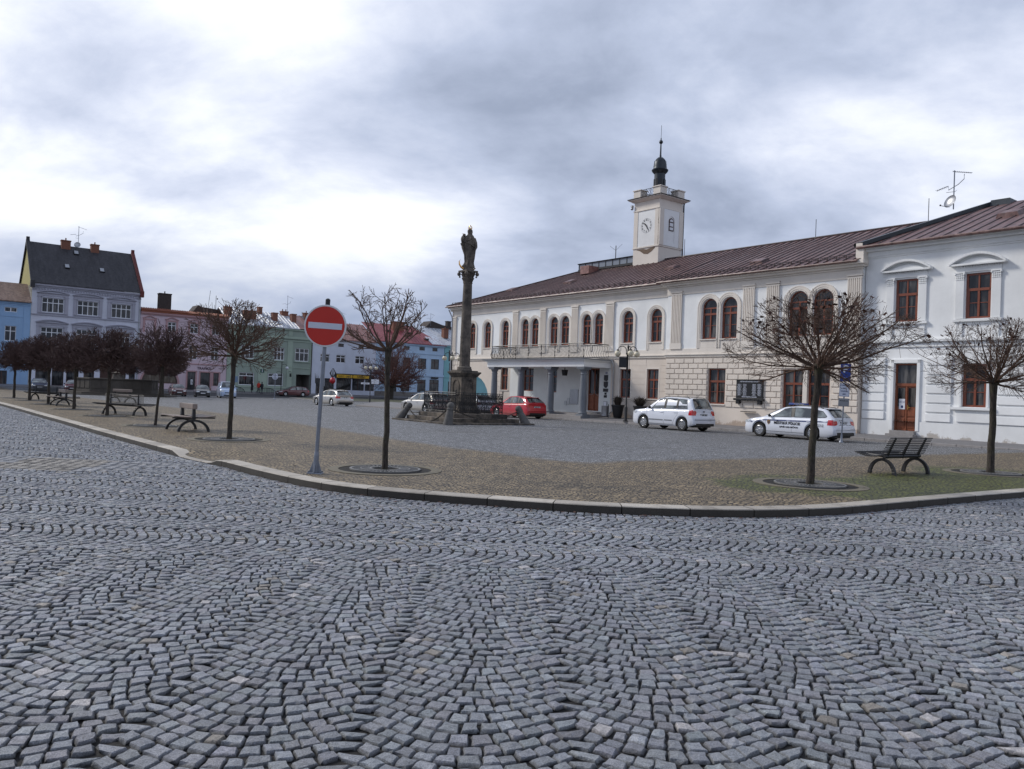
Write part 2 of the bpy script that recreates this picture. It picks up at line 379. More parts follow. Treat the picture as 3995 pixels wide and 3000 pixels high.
Fq=(fq[None]+25*np.arange(n)[:,None,None]).reshape(-1,4)
base=np.array([.228,.24,.264]); br=np.exp(rg.normal(0,.15,(n,1))); col=base*br*(1+rg.normal(0,.014,(n,3)))
u=rg.random(n)
warm=u<.012; col[warm]=np.array([.27,.245,.215])*br[warm]; wh=(u>.05)&(u<.064); col[wh]=np.array([.42,.40,.40])
pk=(u>.9); col[pk]=np.array([.222,.222,.245])*br[pk]
big=sstep(-.2,.9,np.sin(cc[:,0,0]*.9+1.3)*np.cos(cc[:,0,1]*.7)+.4*np.sin(cc[:,0,0]*.31))[:,None]; col*=(.93+.12*big)
bm_=K>0; ph=np.sin(cc[bm_,0,0]*2.1)>-.1; bc=np.where(ph[:,None],np.array([.245,.225,.20]),np.array([.25,.255,.27])); col[bm_]=bc*np.exp(rg.normal(0,.15,(bm_.sum(),1)))
cols=np.repeat(np.concatenate([col,np.ones((n,1))],1)[:,None,:],25,1); cols[:,edge,:3]*=.10; cols=cols.reshape(-1,4)   # sides darkened: the shade of the joints is painted into the stone colour
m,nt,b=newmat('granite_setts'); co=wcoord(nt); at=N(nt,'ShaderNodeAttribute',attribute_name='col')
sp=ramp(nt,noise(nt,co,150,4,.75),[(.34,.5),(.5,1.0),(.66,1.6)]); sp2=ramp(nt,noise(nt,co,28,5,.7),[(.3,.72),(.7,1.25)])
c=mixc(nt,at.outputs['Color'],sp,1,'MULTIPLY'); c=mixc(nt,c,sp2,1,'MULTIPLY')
nt.links.new(c,b.inputs['Base Color']); nt.links.new(ramp(nt,noise(nt,co,40,4),[(.3,.38),(.7,.62)]),b.inputs['Roughness']); b.inputs['Specular IOR Level'].default_value=.5
bump(nt,b,mixc(nt,noise(nt,co,60,5,.75),noise(nt,co,24,3),.45),1.0,.016)
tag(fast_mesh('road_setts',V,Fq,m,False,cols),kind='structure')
print('setts',n)

# the raised square: small setts, brown and mossy along its rim, grey inside
px=np.unique(np.concatenate([np.arange(-90,-24,2.),np.arange(-24,24,.6),np.arange(24,61,2.)]))
py=np.unique(np.concatenate([np.arange(8,36,.6),np.arange(36,140,2.)]))
PX,PY=np.meshgrid(px,py); P=np.stack([PX.ravel(),PY.ravel()],1); kd=kerb_dist(P)
near=(kd<.16)&(kd>-3.2)
def snap(P):
    P=P.copy()
    for _ in range(3):
        k0=kerb_dist(P); e=.01; gxx=(kerb_dist(P+[e,0])-k0)/e; gyy=(kerb_dist(P+[0,e])-k0)/e
        g2=np.maximum(gxx**2+gyy**2,.2); P=P+np.stack([gxx/g2*(.16-k0),gyy/g2*(.16-k0)],1)
    return P
inside=kd>=.16
I=np.arange(len(P)).reshape(len(py),len(px)); Fq=np.stack([I[:-1,:-1],I[:-1,1:],I[1:,1:],I[1:,:-1]],-1).reshape(-1,4)
Fq=Fq[inside[Fq].any(1)]
use=np.zeros(len(P),bool); use[Fq.ravel()]=True; mv=use&~inside; P[mv]=snap(P[mv]); kd2=np.where(mv,.16,kd)
Zp=gzv(P[:,0],P[:,1])+plaza_h(P[:,0],P[:,1],kd2)
rim=1-sstep(5.5,8.2,kd2-.9*np.clip((P[:,0]+2)/8,-1,0)*-1.5)
moss=np.maximum.reduce([np.exp(-((P[:,0]-x)**2+(P[:,1]-y)**2*1.0)/s**2) for x,y,s in ((5.7,14.7,1.9),(8.8,16.6,1.5),(10.4,17.4,1.6),(11.56,19.0,2.0),(7.3,15.1,1.6),(4.6,14.2,1.0),(6.4,13.6,1.3),(8.2,14.9,1.4),(9.7,16.0,1.4),(12.5,17.6,1.6))])
m,nt,b=newmat('small_setts'); co=wcoord(nt)
sx=N(nt,'ShaderNodeSeparateXYZ'); nt.links.new(co,sx.inputs[0])
def mth(op,a,bv=None):
    k=N(nt,'ShaderNodeMath',operation=op)
    for i,x in enumerate((a,bv)):
        if x is None: continue
        if hasattr(x,'is_linked'): nt.links.new(x,k.inputs[i])
        else: k.inputs[i].default_value=x
    return k.outputs[0]
fx=mth('FRACT',mth('MULTIPLY',sx.outputs[0],1.25)); t=mth('MULTIPLY',mth('POWER',mth('ABSOLUTE',mth('SUBTRACT',mth('MULTIPLY',fx,2.),1.)),2.),.22)
cb=N(nt,'ShaderNodeCombineXYZ'); nt.links.new(sx.outputs[0],cb.inputs[0]); nt.links.new(mth('ADD',sx.outputs[1],t),cb.inputs[1])
wv=N(nt,'ShaderNodeVectorMath',operation='MULTIPLY_ADD'); nt.links.new(noise(nt,co,7,2,.5,1),wv.inputs[0]); wv.inputs[1].default_value=(.07,.07,0)
wv2=N(nt,'ShaderNodeVectorMath',operation='MULTIPLY_ADD'); nt.links.new(noise(nt,co,1.1,2,.5,1),wv2.inputs[0]); wv2.inputs[1].default_value=(.5,.5,0); nt.links.new(cb.outputs[0],wv2.inputs[2]); nt.links.new(wv2.outputs[0],wv.inputs[2])
bk=N(nt,'ShaderNodeTexBrick',Scale=1.0); nt.links.new(wv.outputs[0],bk.inputs['Vector'])
for k_,v_ in (('Mortar Size',.015),('Mortar Smooth',.3),('Brick Width',.105),('Row Height',.098),('Bias',0)): bk.inputs[k_].default_value=v_
bk.inputs['Color1'].default_value=(.6,.6,.6,1); bk.inputs['Color2'].default_value=(1.4,1.4,1.4,1); bk.inputs['Mortar'].default_value=(.10,.09,.08,1)
ar=N(nt,'ShaderNodeAttribute',attribute_name='rim').outputs['Fac']; am=N(nt,'ShaderNodeAttribute',attribute_name='moss').outputs['Fac']
nz=noise(nt,co,.8,6,.7)
rimf=ramp(nt,mth('ADD',ar,mth('MULTIPLY',mth('SUBTRACT',nz,.5),.7)),[(.35,0),(.68,1)])
grey=mixc(nt,(.21,.218,.232),(.335,.34,.355),noise(nt,co,.45,5,.7)); brown=mixc(nt,(.20,.145,.078),(.30,.235,.145),noise(nt,co,1.6,5,.7))
grey=mixc(nt,grey,(.12,.11,.09),ramp(nt,noise(nt,co,.22,6,.7),[(.55,0),(.75,.6)]))
c=mixc(nt,grey,brown,rimf)
mf=ramp(nt,mth('ADD',am,mth('MULTIPLY',mth('SUBTRACT',noise(nt,co,2.2,6,.7),.5),.9)),[(.30,0),(.6,.95)]); c=mixc(nt,c,(.105,.12,.014),mf)
c=mixc(nt,c,bk.outputs['Color'],1,'MULTIPLY'); c=mixc(nt,c,ramp(nt,noise(nt,co,18,5,.75),[(.3,.6),(.7,1.35)]),1,'MULTIPLY'); c=mixc(nt,c,ramp(nt,noise(nt,co,3.3,6,.8),[(.36,.62),(.6,1.12)]),1,'MULTIPLY')
nt.links.new(c,b.inputs['Base Color']); b.inputs['Roughness'].default_value=.62
bump(nt,b,mixc(nt,mth('SUBTRACT',1.,bk.outputs['Fac']),noise(nt,co,20,4),.3),1.0,.035)
tag(fast_mesh('square_paving',np.stack([P[:,0],P[:,1],Zp],1),Fq,m,True,None,{'rim':rim,'moss':moss}),kind='structure')

# kerb stones
m,nt,b=newmat('kerb_granite'); co=wcoord(nt); oi=N(nt,'ShaderNodeAttribute',attribute_name='rim').outputs['Fac']
c=mixc(nt,(.27,.245,.215),(.50,.46,.40),oi); c=mixc(nt,c,(.10,.085,.065),ramp(nt,noise(nt,co,3,6,.7),[(.5,0),(.78,.7)])); c=mixc(nt,c,ramp(nt,noise(nt,co,120,3),[(.3,.75),(.7,1.25)]),1,'MULTIPLY')
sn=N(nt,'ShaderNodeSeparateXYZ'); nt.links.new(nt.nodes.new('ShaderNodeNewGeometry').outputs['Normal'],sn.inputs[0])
c=mixc(nt,mixc(nt,c,(.020,.016,.012),.93),c,ramp(nt,sn.outputs[2],[(.2,0),(.8,1)]))  # upright faces near black: the shaded kerb front is painted into the colour
nt.links.new(c,b.inputs['Base Color']); b.inputs['Roughness'].default_value=.75; bump(nt,b,noise(nt,co,40,5,.7),.4,.01)
wk=kerb_walk(.235); d=np.gradient(wk,axis=0); d/=np.hypot(*d.T)[:,None]; nr=np.stack([-d[:,1],d[:,0]],1)
Vk=[];Fk=[];Ak=[]
for i in range(0,len(wk)-4,4):
    sh=rg.uniform(.2,.95); 
    for e in range(4):
        for pp,tt in ((wk[i+e],.008 if e==0 else 0),):
            pass
    ring=[]
    for e in range(5):
        q=wk[i+e]+d[i+e]*(.007 if e==0 else -.007 if e==4 else 0); kdq=.0
        hgt=.108*(1-.85*float(drop_at(q[0],q[1]))); z0=gz(*q); o_=rg.normal(0,.0015)
        a_=q+nr[i+e]*(.004+o_); f_=q+nr[i+e]*(.016+o_); bk_=q+nr[i+e]*(.30); 
        ring.append([(a_[0],a_[1],z0-.06),(a_[0],a_[1],z0+hgt-.012),(f_[0],f_[1],z0+hgt),(bk_[0],bk_[1],z0+hgt+.004),(bk_[0],bk_[1],z0-.06)])
    s=len(Vk)
    for r_ in ring: Vk+=r_; Ak+=[sh]*5
    for e in range(4):
        for k in range(4): Fk.append((s+e*5+k,s+(e+1)*5+k,s+(e+1)*5+k+1,s+e*5+k+1))
    Fk.append((s,s+1,s+2,s+3)); Fk.append((s+20+3,s+20+2,s+20+1,s+20)); 
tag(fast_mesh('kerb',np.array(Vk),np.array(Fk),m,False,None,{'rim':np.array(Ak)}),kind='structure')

# pavement in front of the town hall with its own kerb, lawn and traffic island across the square
def sheet(name,rows,mat):
    V=[];nr_=len(rows[0])
    for r_ in rows: V+=r_
    F_=[(i*nr_+j,i*nr_+j+1,(i+1)*nr_+j+1,(i+1)*nr_+j) for i in range(len(rows)-1) for j in range(nr_-1)]
    mb=MB(); mb.v=[tuple(v) for v in V]; mb.f=F_; mb.m=[0]*len(F_)
    return tag(mb.build(name,mat),kind='structure')
def pave_mat(name,col,var):
    m,nt,b=newmat(name); co=wcoord(nt); c=mixc(nt,[x*(1-var) for x in col],[x*(1+var) for x in col],noise(nt,co,.7,6,.7))
    c=mixc(nt,c,ramp(nt,noise(nt,co,14,5,.7),[(.3,.75),(.7,1.25)]),1,'MULTIPLY'); nt.links.new(c,b.inputs['Base Color']); b.inputs['Roughness'].default_value=.7
    bump(nt,b,noise(nt,co,30,4),.5,.01); return m
M['pave']=pave_mat('pavement',(.16,.155,.16),.3); M['lawn']=pave_mat('winter_grass',(.050,.052,.022),.4); M['island']=pave_mat('island_paving',(.30,.29,.27),.2)
us=np.arange(-12,64,1.5); rows=[]
for u in us:
    r_=[]
    for v,dz in ((-3.0,.125),(-2.9,.13),(-2.88,.13),(-1.5,.17),(.3,.25)):
        X,Y=tw(u,v); r_.append((X,Y,gz(*tw(u,-3))+dz if v<-2 else max(gz(X,Y),-.12)*(.5 if v<0 else .2)+dz))
    rows.append(r_)
sheet('pavement',rows,M['pave'])
mb=MB()
for u in np.arange(-12,63,1.0):
    z0=gz(*tw(u,-3)); p=[tw(u+.01,-3.02),tw(u+.99,-3.02),tw(u+.99,-2.84),tw(u+.01,-2.84)]
    mb.slab(p,z0-.1,z0+.134+rnd.uniform(-.003,.003))
tag(mb.build('pavement_kerb',M['granite'],bevel=.012),kind='structure')
def island(name,pts,h,mat,edge=.25):
    mb=MB(); n=len(pts); cx=sum(p[0] for p in pts)/n; cy=sum(p[1] for p in pts)/n
    for ring,(k0,k1,h0,h1) in enumerate(((1.0,1.0,-.1,h),)):
        pass
    inner=[(p[0]+(cx-p[0])*.04,p[1]+(cy-p[1])*.04) for p in pts]
    for i in range(n):
        a,b_=pts[i],pts[(i+1)%n]; c_,d_=inner[(i+1)%n],inner[i]
        za,zb_=gz(*a),gz(*b_)
        mb.mi=1; mb.poly([(*a,za-.1),(*b_,zb_-.1),(*b_,zb_+h),(*a,za+h)]); mb.poly([(*a,za+h),(*b_,zb_+h),(*c_,zb_+h),(*d_,za+h)])
        mb.mi=0; mb.poly([(*d_,za+h),(*c_,zb_+h),(cx,cy,gz(cx,cy)+h+.05)])
    return tag(mb.build(name,[mat,M['granite']]),kind='structure')
island('lawn',[(-31.6,113.0),(-24.7,102.5),(-14,104.5),(-9,109),(-9,122),(-17,127),(-26,122)],.09,M['lawn'])
island('traffic_island',[(-16.4,88.5),(-13.6,82.3),(-10.6,79.3),(-6.5,75),(-4,78),(-9,87),(-14,93)],.12,M['island'])
# far pavement along the row of houses
rows=[]
for u in np.arange(-40,100,3.):
    r_=[]
    for dd,dz in ((6.2,-.1),(6.2,.1),(3,.09),(-.6,.06)):
        X=FP[0]+FD[0]*u+FN[0]*dd; Y=FP[1]+FD[1]*u+FN[1]*dd; r_.append((X,Y,gz(X,Y)+dz))
    rows.append(r_)
sheet('far_pavement',rows,M['pave'])
rows=[]
for u in np.arange(-40,62,3.):
    r_=[]
    for dd,dz in ((15.5,.018),(12,.018),(9,.018),(6.4,.018)):
        X=FP[0]+FD[0]*u+FN[0]*dd; Y=FP[1]+FD[1]*u+FN[1]*dd; r_.append((X,Y,gz(X,Y)+dz))
    rows.append(r_)
sheet('far_road',rows,M['asphalt'])
# pale edging line between the square and the roadway before the town hall
# ---------------------------------------------------------------- wall and window builders (local frame: x along the wall, -y outwards)
def arch_pts(x0,x1,zs,n=12):
    r=(x1-x0)/2; c=(x0+x1)/2
    return [(c-r*math.cos(PI*k/n),zs+r*math.sin(PI*k/n)) for k in range(n+1)]
def wall(mb,x0,x1,z0,z1,y,holes,dep=.22):
    """flat wall with holes (x0,x1,z0,z1,arched) and their reveals"""
    xs=sorted({x0,x1,*[h[0] for h in holes],*[h[1] for h in holes]}); zs=sorted({z0,z1,*[h[2] for h in holes],*[h[3] for h in holes]})
    xs=[x for x in xs if x0-1e-6<=x<=x1+1e-6]; zs=[z for z in zs if z0-1e-6<=z<=z1+1e-6]
    for a,b in zip(xs,xs[1:]):
        for c,d in zip(zs,zs[1:]):
            mx,mz=(a+b)/2,(c+d)/2
            if any(h[0]<mx<h[1] and h[2]<mz<h[3] for h in holes): continue
            mb.poly([(a,y,c),(b,y,c),(b,y,d),(a,y,d)])
    for h in holes:
        a,b,c,d=h[:4]; ar=len(h)>4 and h[4]
        zs_=d-(b-a)/2 if ar else d
        y2=y+dep
        mb.poly([(a,y,c),(a,y2,c),(a,y2,zs_),(a,y,zs_)]); mb.poly([(b,y,c),(b,y,zs_),(b,y2,zs_),(b,y2,c)]); mb.poly([(a,y,c),(b,y,c),(b,y2,c),(a,y2,c)])
        if ar:
            p=arch_pts(a,b,zs_)
            for (xa,za),(xb,zb) in zip(p,p[1:]):
                mb.poly([(xa,y,za),(xb,y,zb),(xb,y,d),(xa,y,d)]); mb.poly([(xa,y,za),(xa,y2,za),(xb,y2,zb),(xb,y,zb)])
        else: mb.poly([(a,y,d),(a,y2,d),(b,y2,d),(b,y,d)])
WCACHE={}
def window(parent,x0,x1,z0,z1,y,arched=False,style='t2',fm='wood',gm='glass',fw=.075,dep=.05,name='window'):
    """frame mesh (part) with its pane (sub-part); y = front of the frame"""
    w,h=round(x1-x0,3),round(z1-z0,3); key=(w,h,arched,style,fm,gm,fw,name)
    if key not in WCACHE:
        fr=MB(); g=MB(); r=w/2; zs=h-r if arched else h
        if arched:
            o=[(0,0)]+[(x,z) for x,z in arch_pts(0,w,zs,14)]+[(w,0)]; i=[(fw,fw)]+[(fw+(x)*(w-2*fw)/w,zs+(z-zs)*(r-fw)/r) for x,z in arch_pts(0,w,zs,14)]+[(w-fw,fw)]
        else:
            o=[(0,0),(0,h),(w,h),(w,0)]; i=[(fw,fw),(fw,h-fw),(w-fw,h-fw),(w-fw,fw)]
        n=len(o)
        for k in range(n):
            a,b_=o[k],o[(k+1)%n]; c_,d_=i[(k+1)%n],i[k]
            fr.poly([(a[0],0,a[1]),(b_[0],0,b_[1]),(c_[0],0,c_[1]),(d_[0],0,d_[1])]); fr.poly([(d_[0],0,d_[1]),(c_[0],0,c_[1]),(c_[0],dep,c_[1]),(d_[0],dep,d_[1])]); fr.poly([(a[0],0,a[1]),(a[0],dep,a[1]),(b_[0],dep,b_[1]),(b_[0],0,b_[1])])
        def bar(xa,xb,za,zb,pr=.0): fr.box(xa,xb,-pr+.004,dep,za,zb)
        t=.045; m_=w/2
        if style=='t2':       # transom, central mullion
            zt=h*.64 if not arched else h*.615
            bar(fw,w-fw,zt-.06,zt+.06,.03); bar(m_-.045,m_+.045,fw,zt-.06,.02); bar(m_-t*.7,m_+t*.7,zt+.06,(zs if arched else h-fw),.01)
            if arched: bar(fw,w-fw,zs-.04,zs+.04,.02)
            bar(fw,m_-.045,zt*.53,zt*.53+.03); bar(m_+.045,w-fw,zt*.53,zt*.53+.03)
            bar(fw,fw+.05,fw,zt-.06); bar(w-fw-.05,w-fw,fw,zt-.06)
        elif style=='g4':     # four sashes with a transom (far houses)
            zt=h*.66; bar(fw,w-fw,zt-.05,zt+.05,.01)
            for q in (1,2,3): bar(w*q/4-.045,w*q/4+.045,fw,zt-.05,.005); bar(w*q/4-.045,w*q/4+.045,zt+.05,h-fw,.005)
        elif style=='g3':
            zt=h*.66; bar(fw,w-fw,zt-.05,zt+.05,.01)
            for q in (1,2): bar(w*q/3-.05,w*q/3+.05,fw,zt-.05,.005); bar(w*q/3-.05,w*q/3+.05,zt+.05,h-fw,.005)
        elif style=='g2':
            zt=h*.66; bar(fw,w-fw,zt-.04,zt+.04,.01); bar(m_-.05,m_+.05,fw,zt-.04,.005); bar(m_-.05,m_+.05,zt+.04,h-fw,.005)
        elif style=='v2': bar(m_-.06,m_+.06,fw,h-fw)
        elif style=='shop':
            zt=h*.74; bar(fw,w-fw,zt-.05,zt+.05,.01); bar(m_-.05,m_+.05,zt+.05,h-fw,.005)
        gp=[(x,z) for x,z in i]; g.poly([(x,dep*.7,z) for x,z in gp])
        f=fr.build(name,M[fm],parent,(x0,y,z0)); p=g.build('pane',M[gm],f)
        WCACHE[key]=(f,p); return f
    f,p=WCACHE[key]; o=inst(name,f,parent,(x0,y,z0)); inst('pane',p,o); return o
def arch_band(mb,x0,x1,zb,zs,wd,y,pr,n=14):
    """moulded band round an arched opening, from zb up"""
    r=(x1-x0)/2; c=(x0+x1)/2
    for (a,b_,p_) in ((0.02,wd*.38,pr*.55),(wd*.38,wd*.80,pr*.8),(wd*.80,wd,pr)):
        inn=[(x0-a,zb)]+[(c-(r+a)*math.cos(PI*k/n),zs+(r+a)*math.sin(PI*k/n)) for k in range(n+1)]+[(x1+a,zb)]
        out=[(x0-b_,zb)]+[(c-(r+b_)*math.cos(PI*k/n),zs+(r+b_)*math.sin(PI*k/n)) for k in range(n+1)]+[(x1+b_,zb)]
        for k in range(len(inn)-1):
            i0,i1,o0,o1=inn[k],inn[k+1],out[k],out[k+1]
            mb.poly([(i0[0],y-p_,i0[1]),(i1[0],y-p_,i1[1]),(o1[0],y-p_,o1[1]),(o0[0],y-p_,o0[1])])
            mb.poly([(i0[0],y-p_,i0[1]),(i0[0],y,i0[1]),(i1[0],y,i1[1]),(i1[0],y-p_,i1[1])]); mb.poly([(o0[0],y-p_,o0[1]),(o1[0],y-p_,o1[1]),(o1[0],y,o1[1]),(o0[0],y,o0[1])])

# ---------------------------------------------------------------- town hall
TH=thing('town_hall','long cream and white town hall with a clock tower, arched windows and a columned porch','town hall',(TQ[0],TQ[1],0),TA)
ARCH=[(2.48,3.38),(4.6,5.55),(7.02,7.93),(9.52,10.42),(10.72,11.62),(12.9,13.85),(14.12,15.07),(16.42,17.33),(17.62,18.53),(20.38,21.35),(22.85,23.83)]
RARCH=[(27.28,28.42),(28.7,29.82),(33.12,34.3),(34.55,35.72)]
GW=[(7.1,8.05,1.8,3.6),(20.3,21.3,1.55,3.45),(22.72,23.72,1.55,3.45)]
PW=[(9.95,11.2,1.78,3.56),(12.85,13.9,1.74,3.56)]
RGW=[(27.9,29.15,1.4,3.46),(32.9,34.15,1.3,3.42),(34.4,35.66,1.3,3.42)]
DOOR=(17.15,18.35,.55,3.52)
# white upper storey
mb=MB(); wall(mb,0,24.62,4.35,8.0,0,[(a,b,5.2,7.32,True) for a,b in ARCH])
wall(mb,24.62,37.2,4.35,8.0,-.4,[(a,b,5.22,7.62,True) for a,b in RARCH])
mb.poly([(24.62,0,4.35),(24.62,-.4,4.35),(24.62,-.4,8),(24.62,0,8)])
mb.poly([(0,0,4.35),(0,12,4.35),(0,12,8),(0,0,8)]); mb.poly([(37.2,-.4,4.35),(37.2,.5,4.35),(37.2,.5,9),(37.2,-.4,9)]); mb.build('upper_wall',M['white'],TH)
# cream ground storey with an open corner arcade at its left end
mb=MB(); wall(mb,0,24.62,-.5,4.35,0,[(1.25,5.55,-.5,2.88,True)]+GW[:1]+[(8.32,19.45,-.5,3.6)]+GW[1:],.25)
for k in range(8):      # scored bands
    z=1.2+k*.41
    if z<4.2:
        for a,b in ((5.75,7.0),(19.6,20.2),(21.4,22.62),(23.82,24.6)):
            if z>.9: mb.box(a,b,-.012,0.02,z+.02,z+.39)
wall(mb,24.62,37.2,-.5,4.35,-.4,RGW,.25); mb.poly([(24.62,0,-.5),(24.62,-.4,-.5),(24.62,-.4,4.35),(24.62,0,4.35)])
mb.poly([(37.2,-.4,-.5),(37.2,.5,-.5),(37.2,.5,4.35),(37.2,-.4,4.35)])
Ms=mb.M; mb.M=Matrix.Rotation(R(-90),4,'Z')   # left end wall, seen through the arch
wall(mb,-12,0,-.5,4.35,0,[(-5.2,-.9,-.5,2.9,True)],.35); mb.M=Ms
mb.poly([(0.3,5.6,-.5),(6.3,5.6,-.5),(6.3,5.6,4.3),(.3,5.6,4.3)]); mb.poly([(6.3,.3,-.5),(6.3,5.6,-.5),(6.3,5.6,4.3),(6.3,.3,4.3)]); mb.poly([(.3,.3,3.6),(6.3,.3,3.6),(6.3,5.6,3.6),(.3,5.6,3.6)])
mb.build('ground_wall',M['cream_low'],TH)
mb=MB()
for r_ in range(4):
    z=2.55+r_*.42
    for k in range(3): mb.frus(.02+k*.44+(r_%2)*.1,.40+k*.44+(r_%2)*.1,-.05,0,z,z+.36,.0)
mb.build('corner_blocks',M['cream'],TH,bevel=.018); mb=MB()
# rusticated blocks of the projecting wing
for r_ in range(9):
    z=3.80-r_*.318; x=24.66-(r_%2)*.36
    while x<37.1:
        a,b=max(x+.025,24.64),min(x+.695,37.18); x+=.72
        segs=[(a,b)]
        for g in RGW+[(34.15,34.4,1.3,3.5)]:
            if z<g[3]+.02 and z+.26>g[2]-.1:
                ns=[]
                for (p,q) in segs:
                    lo,hi=g[0]-.06,g[1]+.06
                    if q<=lo or p>=hi: ns.append((p,q))
                    else:
                        if lo-p>.1: ns.append((p,lo))
                        if q-hi>.1: ns.append((hi,q))
                segs=ns
        for p,q in segs:
            if q-p>.08: mb.frus(p,q,-.45,-.4,z,z+.262,0)
mb.build('rusticated_blocks',M['cream'],TH,bevel=.018)
# back, right side and low plinth are plain
mb=MB(); mb.box(.2,37.1,11.6,12,-.5,8.3); mb.box(36.9,37.15,.3,11.6,-.5,9.0); mb.build('rear_wall',M['cream'],TH)
# string course, dado, frieze, cornice
mb=MB()
def band(mb,x0,x1,y,pr,z0,z1): mb.box(x0,x1,y-pr,y+.05,z0,z1)
for (a,b,y) in ((-.02,24.6,0),(24.58,37.22,-.4)):
    band(mb,a-.04,b+.04,y,.14,4.28,4.34); band(mb,a-.02,b+.02,y,.08,4.16,4.278); band(mb,a,b,y,.035,4.343,4.68)
    band(mb,a,b,y,.045,8.0,8.46); band(mb,a-.03,b+.03,y,.12,8.46,8.56); band(mb,a-.16,b+.16,y,.28,8.56,8.68); band(mb,a-.25,b+.25,y,.42,8.68,8.86)
mb.box(-.08,.0,-.1,12,8.0,8.46); mb.box(-.28,0,-.2,12,8.46,8.68); mb.box(-.42,0,-.4,12.3,8.68,8.86)
mb.build('cornice',M['trim'],TH,bevel=.012)
# fluted pilasters
def pil(x0,x1,y,zt,z0=4.68):
    mb=MB()
    mb.box(x0,x1,y-.06,y+.02,z0,zt); mb.box(x0-.05,x1+.05,y-.1,y+.02,z0-.02,z0+.34); mb.box(x0-.04,x1+.04,y-.10,y+.02,zt-.2,zt-.13); mb.box(x0-.06,x1+.06,y-.13,y+.02,zt-.08,zt+.03)
    n=6; w_=(x1-x0)/(n*2+1)
    for k in range(n+1): mb.box(x0+2*k*w_,x0+(2*k+1)*w_,y-.10,y-.058,z0+.34,zt-.2)
    mb.build('pilaster',M['trim'],TH)
for a,b in ((-.1,.5),(8.5,9.14),(11.86,12.46),(15.36,16.0),(18.86,19.58)): pil(a,b,0,7.96)
for a,b in ((25.0,25.78),(30.24,30.98),(31.78,32.54),(36.5,37.22)): pil(a,b,-.4,8.2)
# arched surrounds and windows of the upper storey
for k,(a,b) in enumerate(ARCH+RARCH):
    ris=k>=len(ARCH); y=-.4 if ris else 0; zt=7.62 if ris else 7.32; zb=5.22 if ris else 5.2
    mb=MB(); arch_band(mb,a,b,4.685,zt-(b-a)/2,.24 if not ris else .27,y,.075)
    mb.box(a-.02,b+.02,y-.03,y+.01,4.685,zb-.07); mb.box(a-.06,b+.06,y-.1,y+.1,zb-.07,zb-.01)
    mb.build('window_surround',M['trim'],TH)
    window(TH,a,b,zb,zt,y+.14,True,fw=.085)
for (a,b,c_,d_) in GW+PW: window(TH,a,b,c_,d_,.13)
for (a,b,c_,d_) in RGW: window(TH,a,b,c_,d_,-.27)
mb=MB()
for (a,b,c_,d_) in GW: mb.box(a-.1,b+.1,-.06,.1,c_-.07,c_-.005); mb.box(a-.09,a,-.02,.02,c_,d_+.09); mb.box(b,b+.09,-.02,.02,c_,d_+.09); mb.box(a,b,-.02,.02,d_,d_+.09)
for (a,b,c_,d_) in RGW: mb.box(a-.06,b+.06,-.48,-.3,c_-.07,c_-.005)
mb.box(34.15,34.4,-.45,-.38,1.3,3.42)
mb.build('window_sills',M['trim'],TH)
# porch back wall (white), door, meter boxes
mb=MB(); wall(mb,8.32,19.45,-.5,3.6,.004,PW+[DOOR],.3); mb.build('porch_wall',M['porch'],TH)
d=MB(); a,b,c_,e=DOOR; d.box(a,b,.2,.3,c_,e); d.box(a,a+.07,.14,.2,c_,e); d.box(b-.07,b,.14,.2,c_,e); d.box(a,b,.14,.2,e-.08,e); d.box((a+b)/2-.03,(a+b)/2+.03,.15,.2,c_,e-.08)
for s in (a+.09,(a+b)/2+.05):
    d.box(s,s+.42,.17,.2,c_+.12,c_+.55); d.box(s,s+.42,.17,.2,c_+.63,c_+.98)
D=d.build('door',M['door'],TH,bevel=.01)
g=MB()
for s in (a+.1,(a+b)/2+.06):
    for j in range(3): g.box(s+j*.14,s+j*.14+.11,.185,.199,c_+1.2,e-.12)
g.build('pane',M['glass'],D)
hd=MB(); hd.tube([(a+.1,.15,c_+1.12),(a+.3,.15,c_+1.1),(a+.5,.15,c_+1.2),((a+b)/2-.05,.15,c_+1.42)],.012); hd.tube([(b-.1,.15,c_+1.12),(b-.3,.15,c_+1.1),(b-.5,.15,c_+1.2),((a+b)/2+.05,.15,c_+1.42)],.012)
hd.build('handle',M['zinc'],D)
mb=MB(); mb.box(15.45,16.3,-.06,.0,.95,2.0); mb.build('meter_cabinet',M['zinc'],TH); mb=MB(); mb.box(14.85,15.1,-.05,0,.85,1.16); mb.box(15.15,15.4,-.05,0,.9,1.38); mb.build('meter_box',simple('pale_box',(.5,.52,.53),.5),TH)
# plaques beside the door
for nm,pts in (('plaque',[(18.83,2.69),(18.83,3.05),(19.2,3.05),(19.2,2.69),(19.03,2.62)]),('crest_plaque',[(18.82,2.3),(18.82,2.6),(19.2,2.6),(19.2,2.3),(19.12,2.2),(19.01,2.16),(18.9,2.2)]),('plaque',[(18.78,1.9),(18.78,2.12),(19.24,2.12),(19.24,1.9)]),('plaque',[(18.93,1.71),(18.93,1.85),(19.1,1.85),(19.1,1.71)]),('plaque',[(18.87,1.5),(18.87,1.67),(19.14,1.67),(19.14,1.5)])):
    mb=MB(); mb.prism(pts,-.03,.0); mb.build(nm,M['black'],TH)
mb=MB(); mb.box(18.86,19.2,-.05,.0,.52,1.26); o=mb.build('notice_case',M['zinc'],TH); mb=MB(); mb.box(18.9,19.16,-.056,-.05,.6,1.2); mb.build('notice',M['paper'],o)
mb=MB(); mb.box(18.95,19.12,-.02,0,3.14,3.26); o=mb.build('house_number',M['navy'],TH)
text('lettering','89',M['paper'],.11,o,(19.035,-.024,3.2),(R(90),0,0))
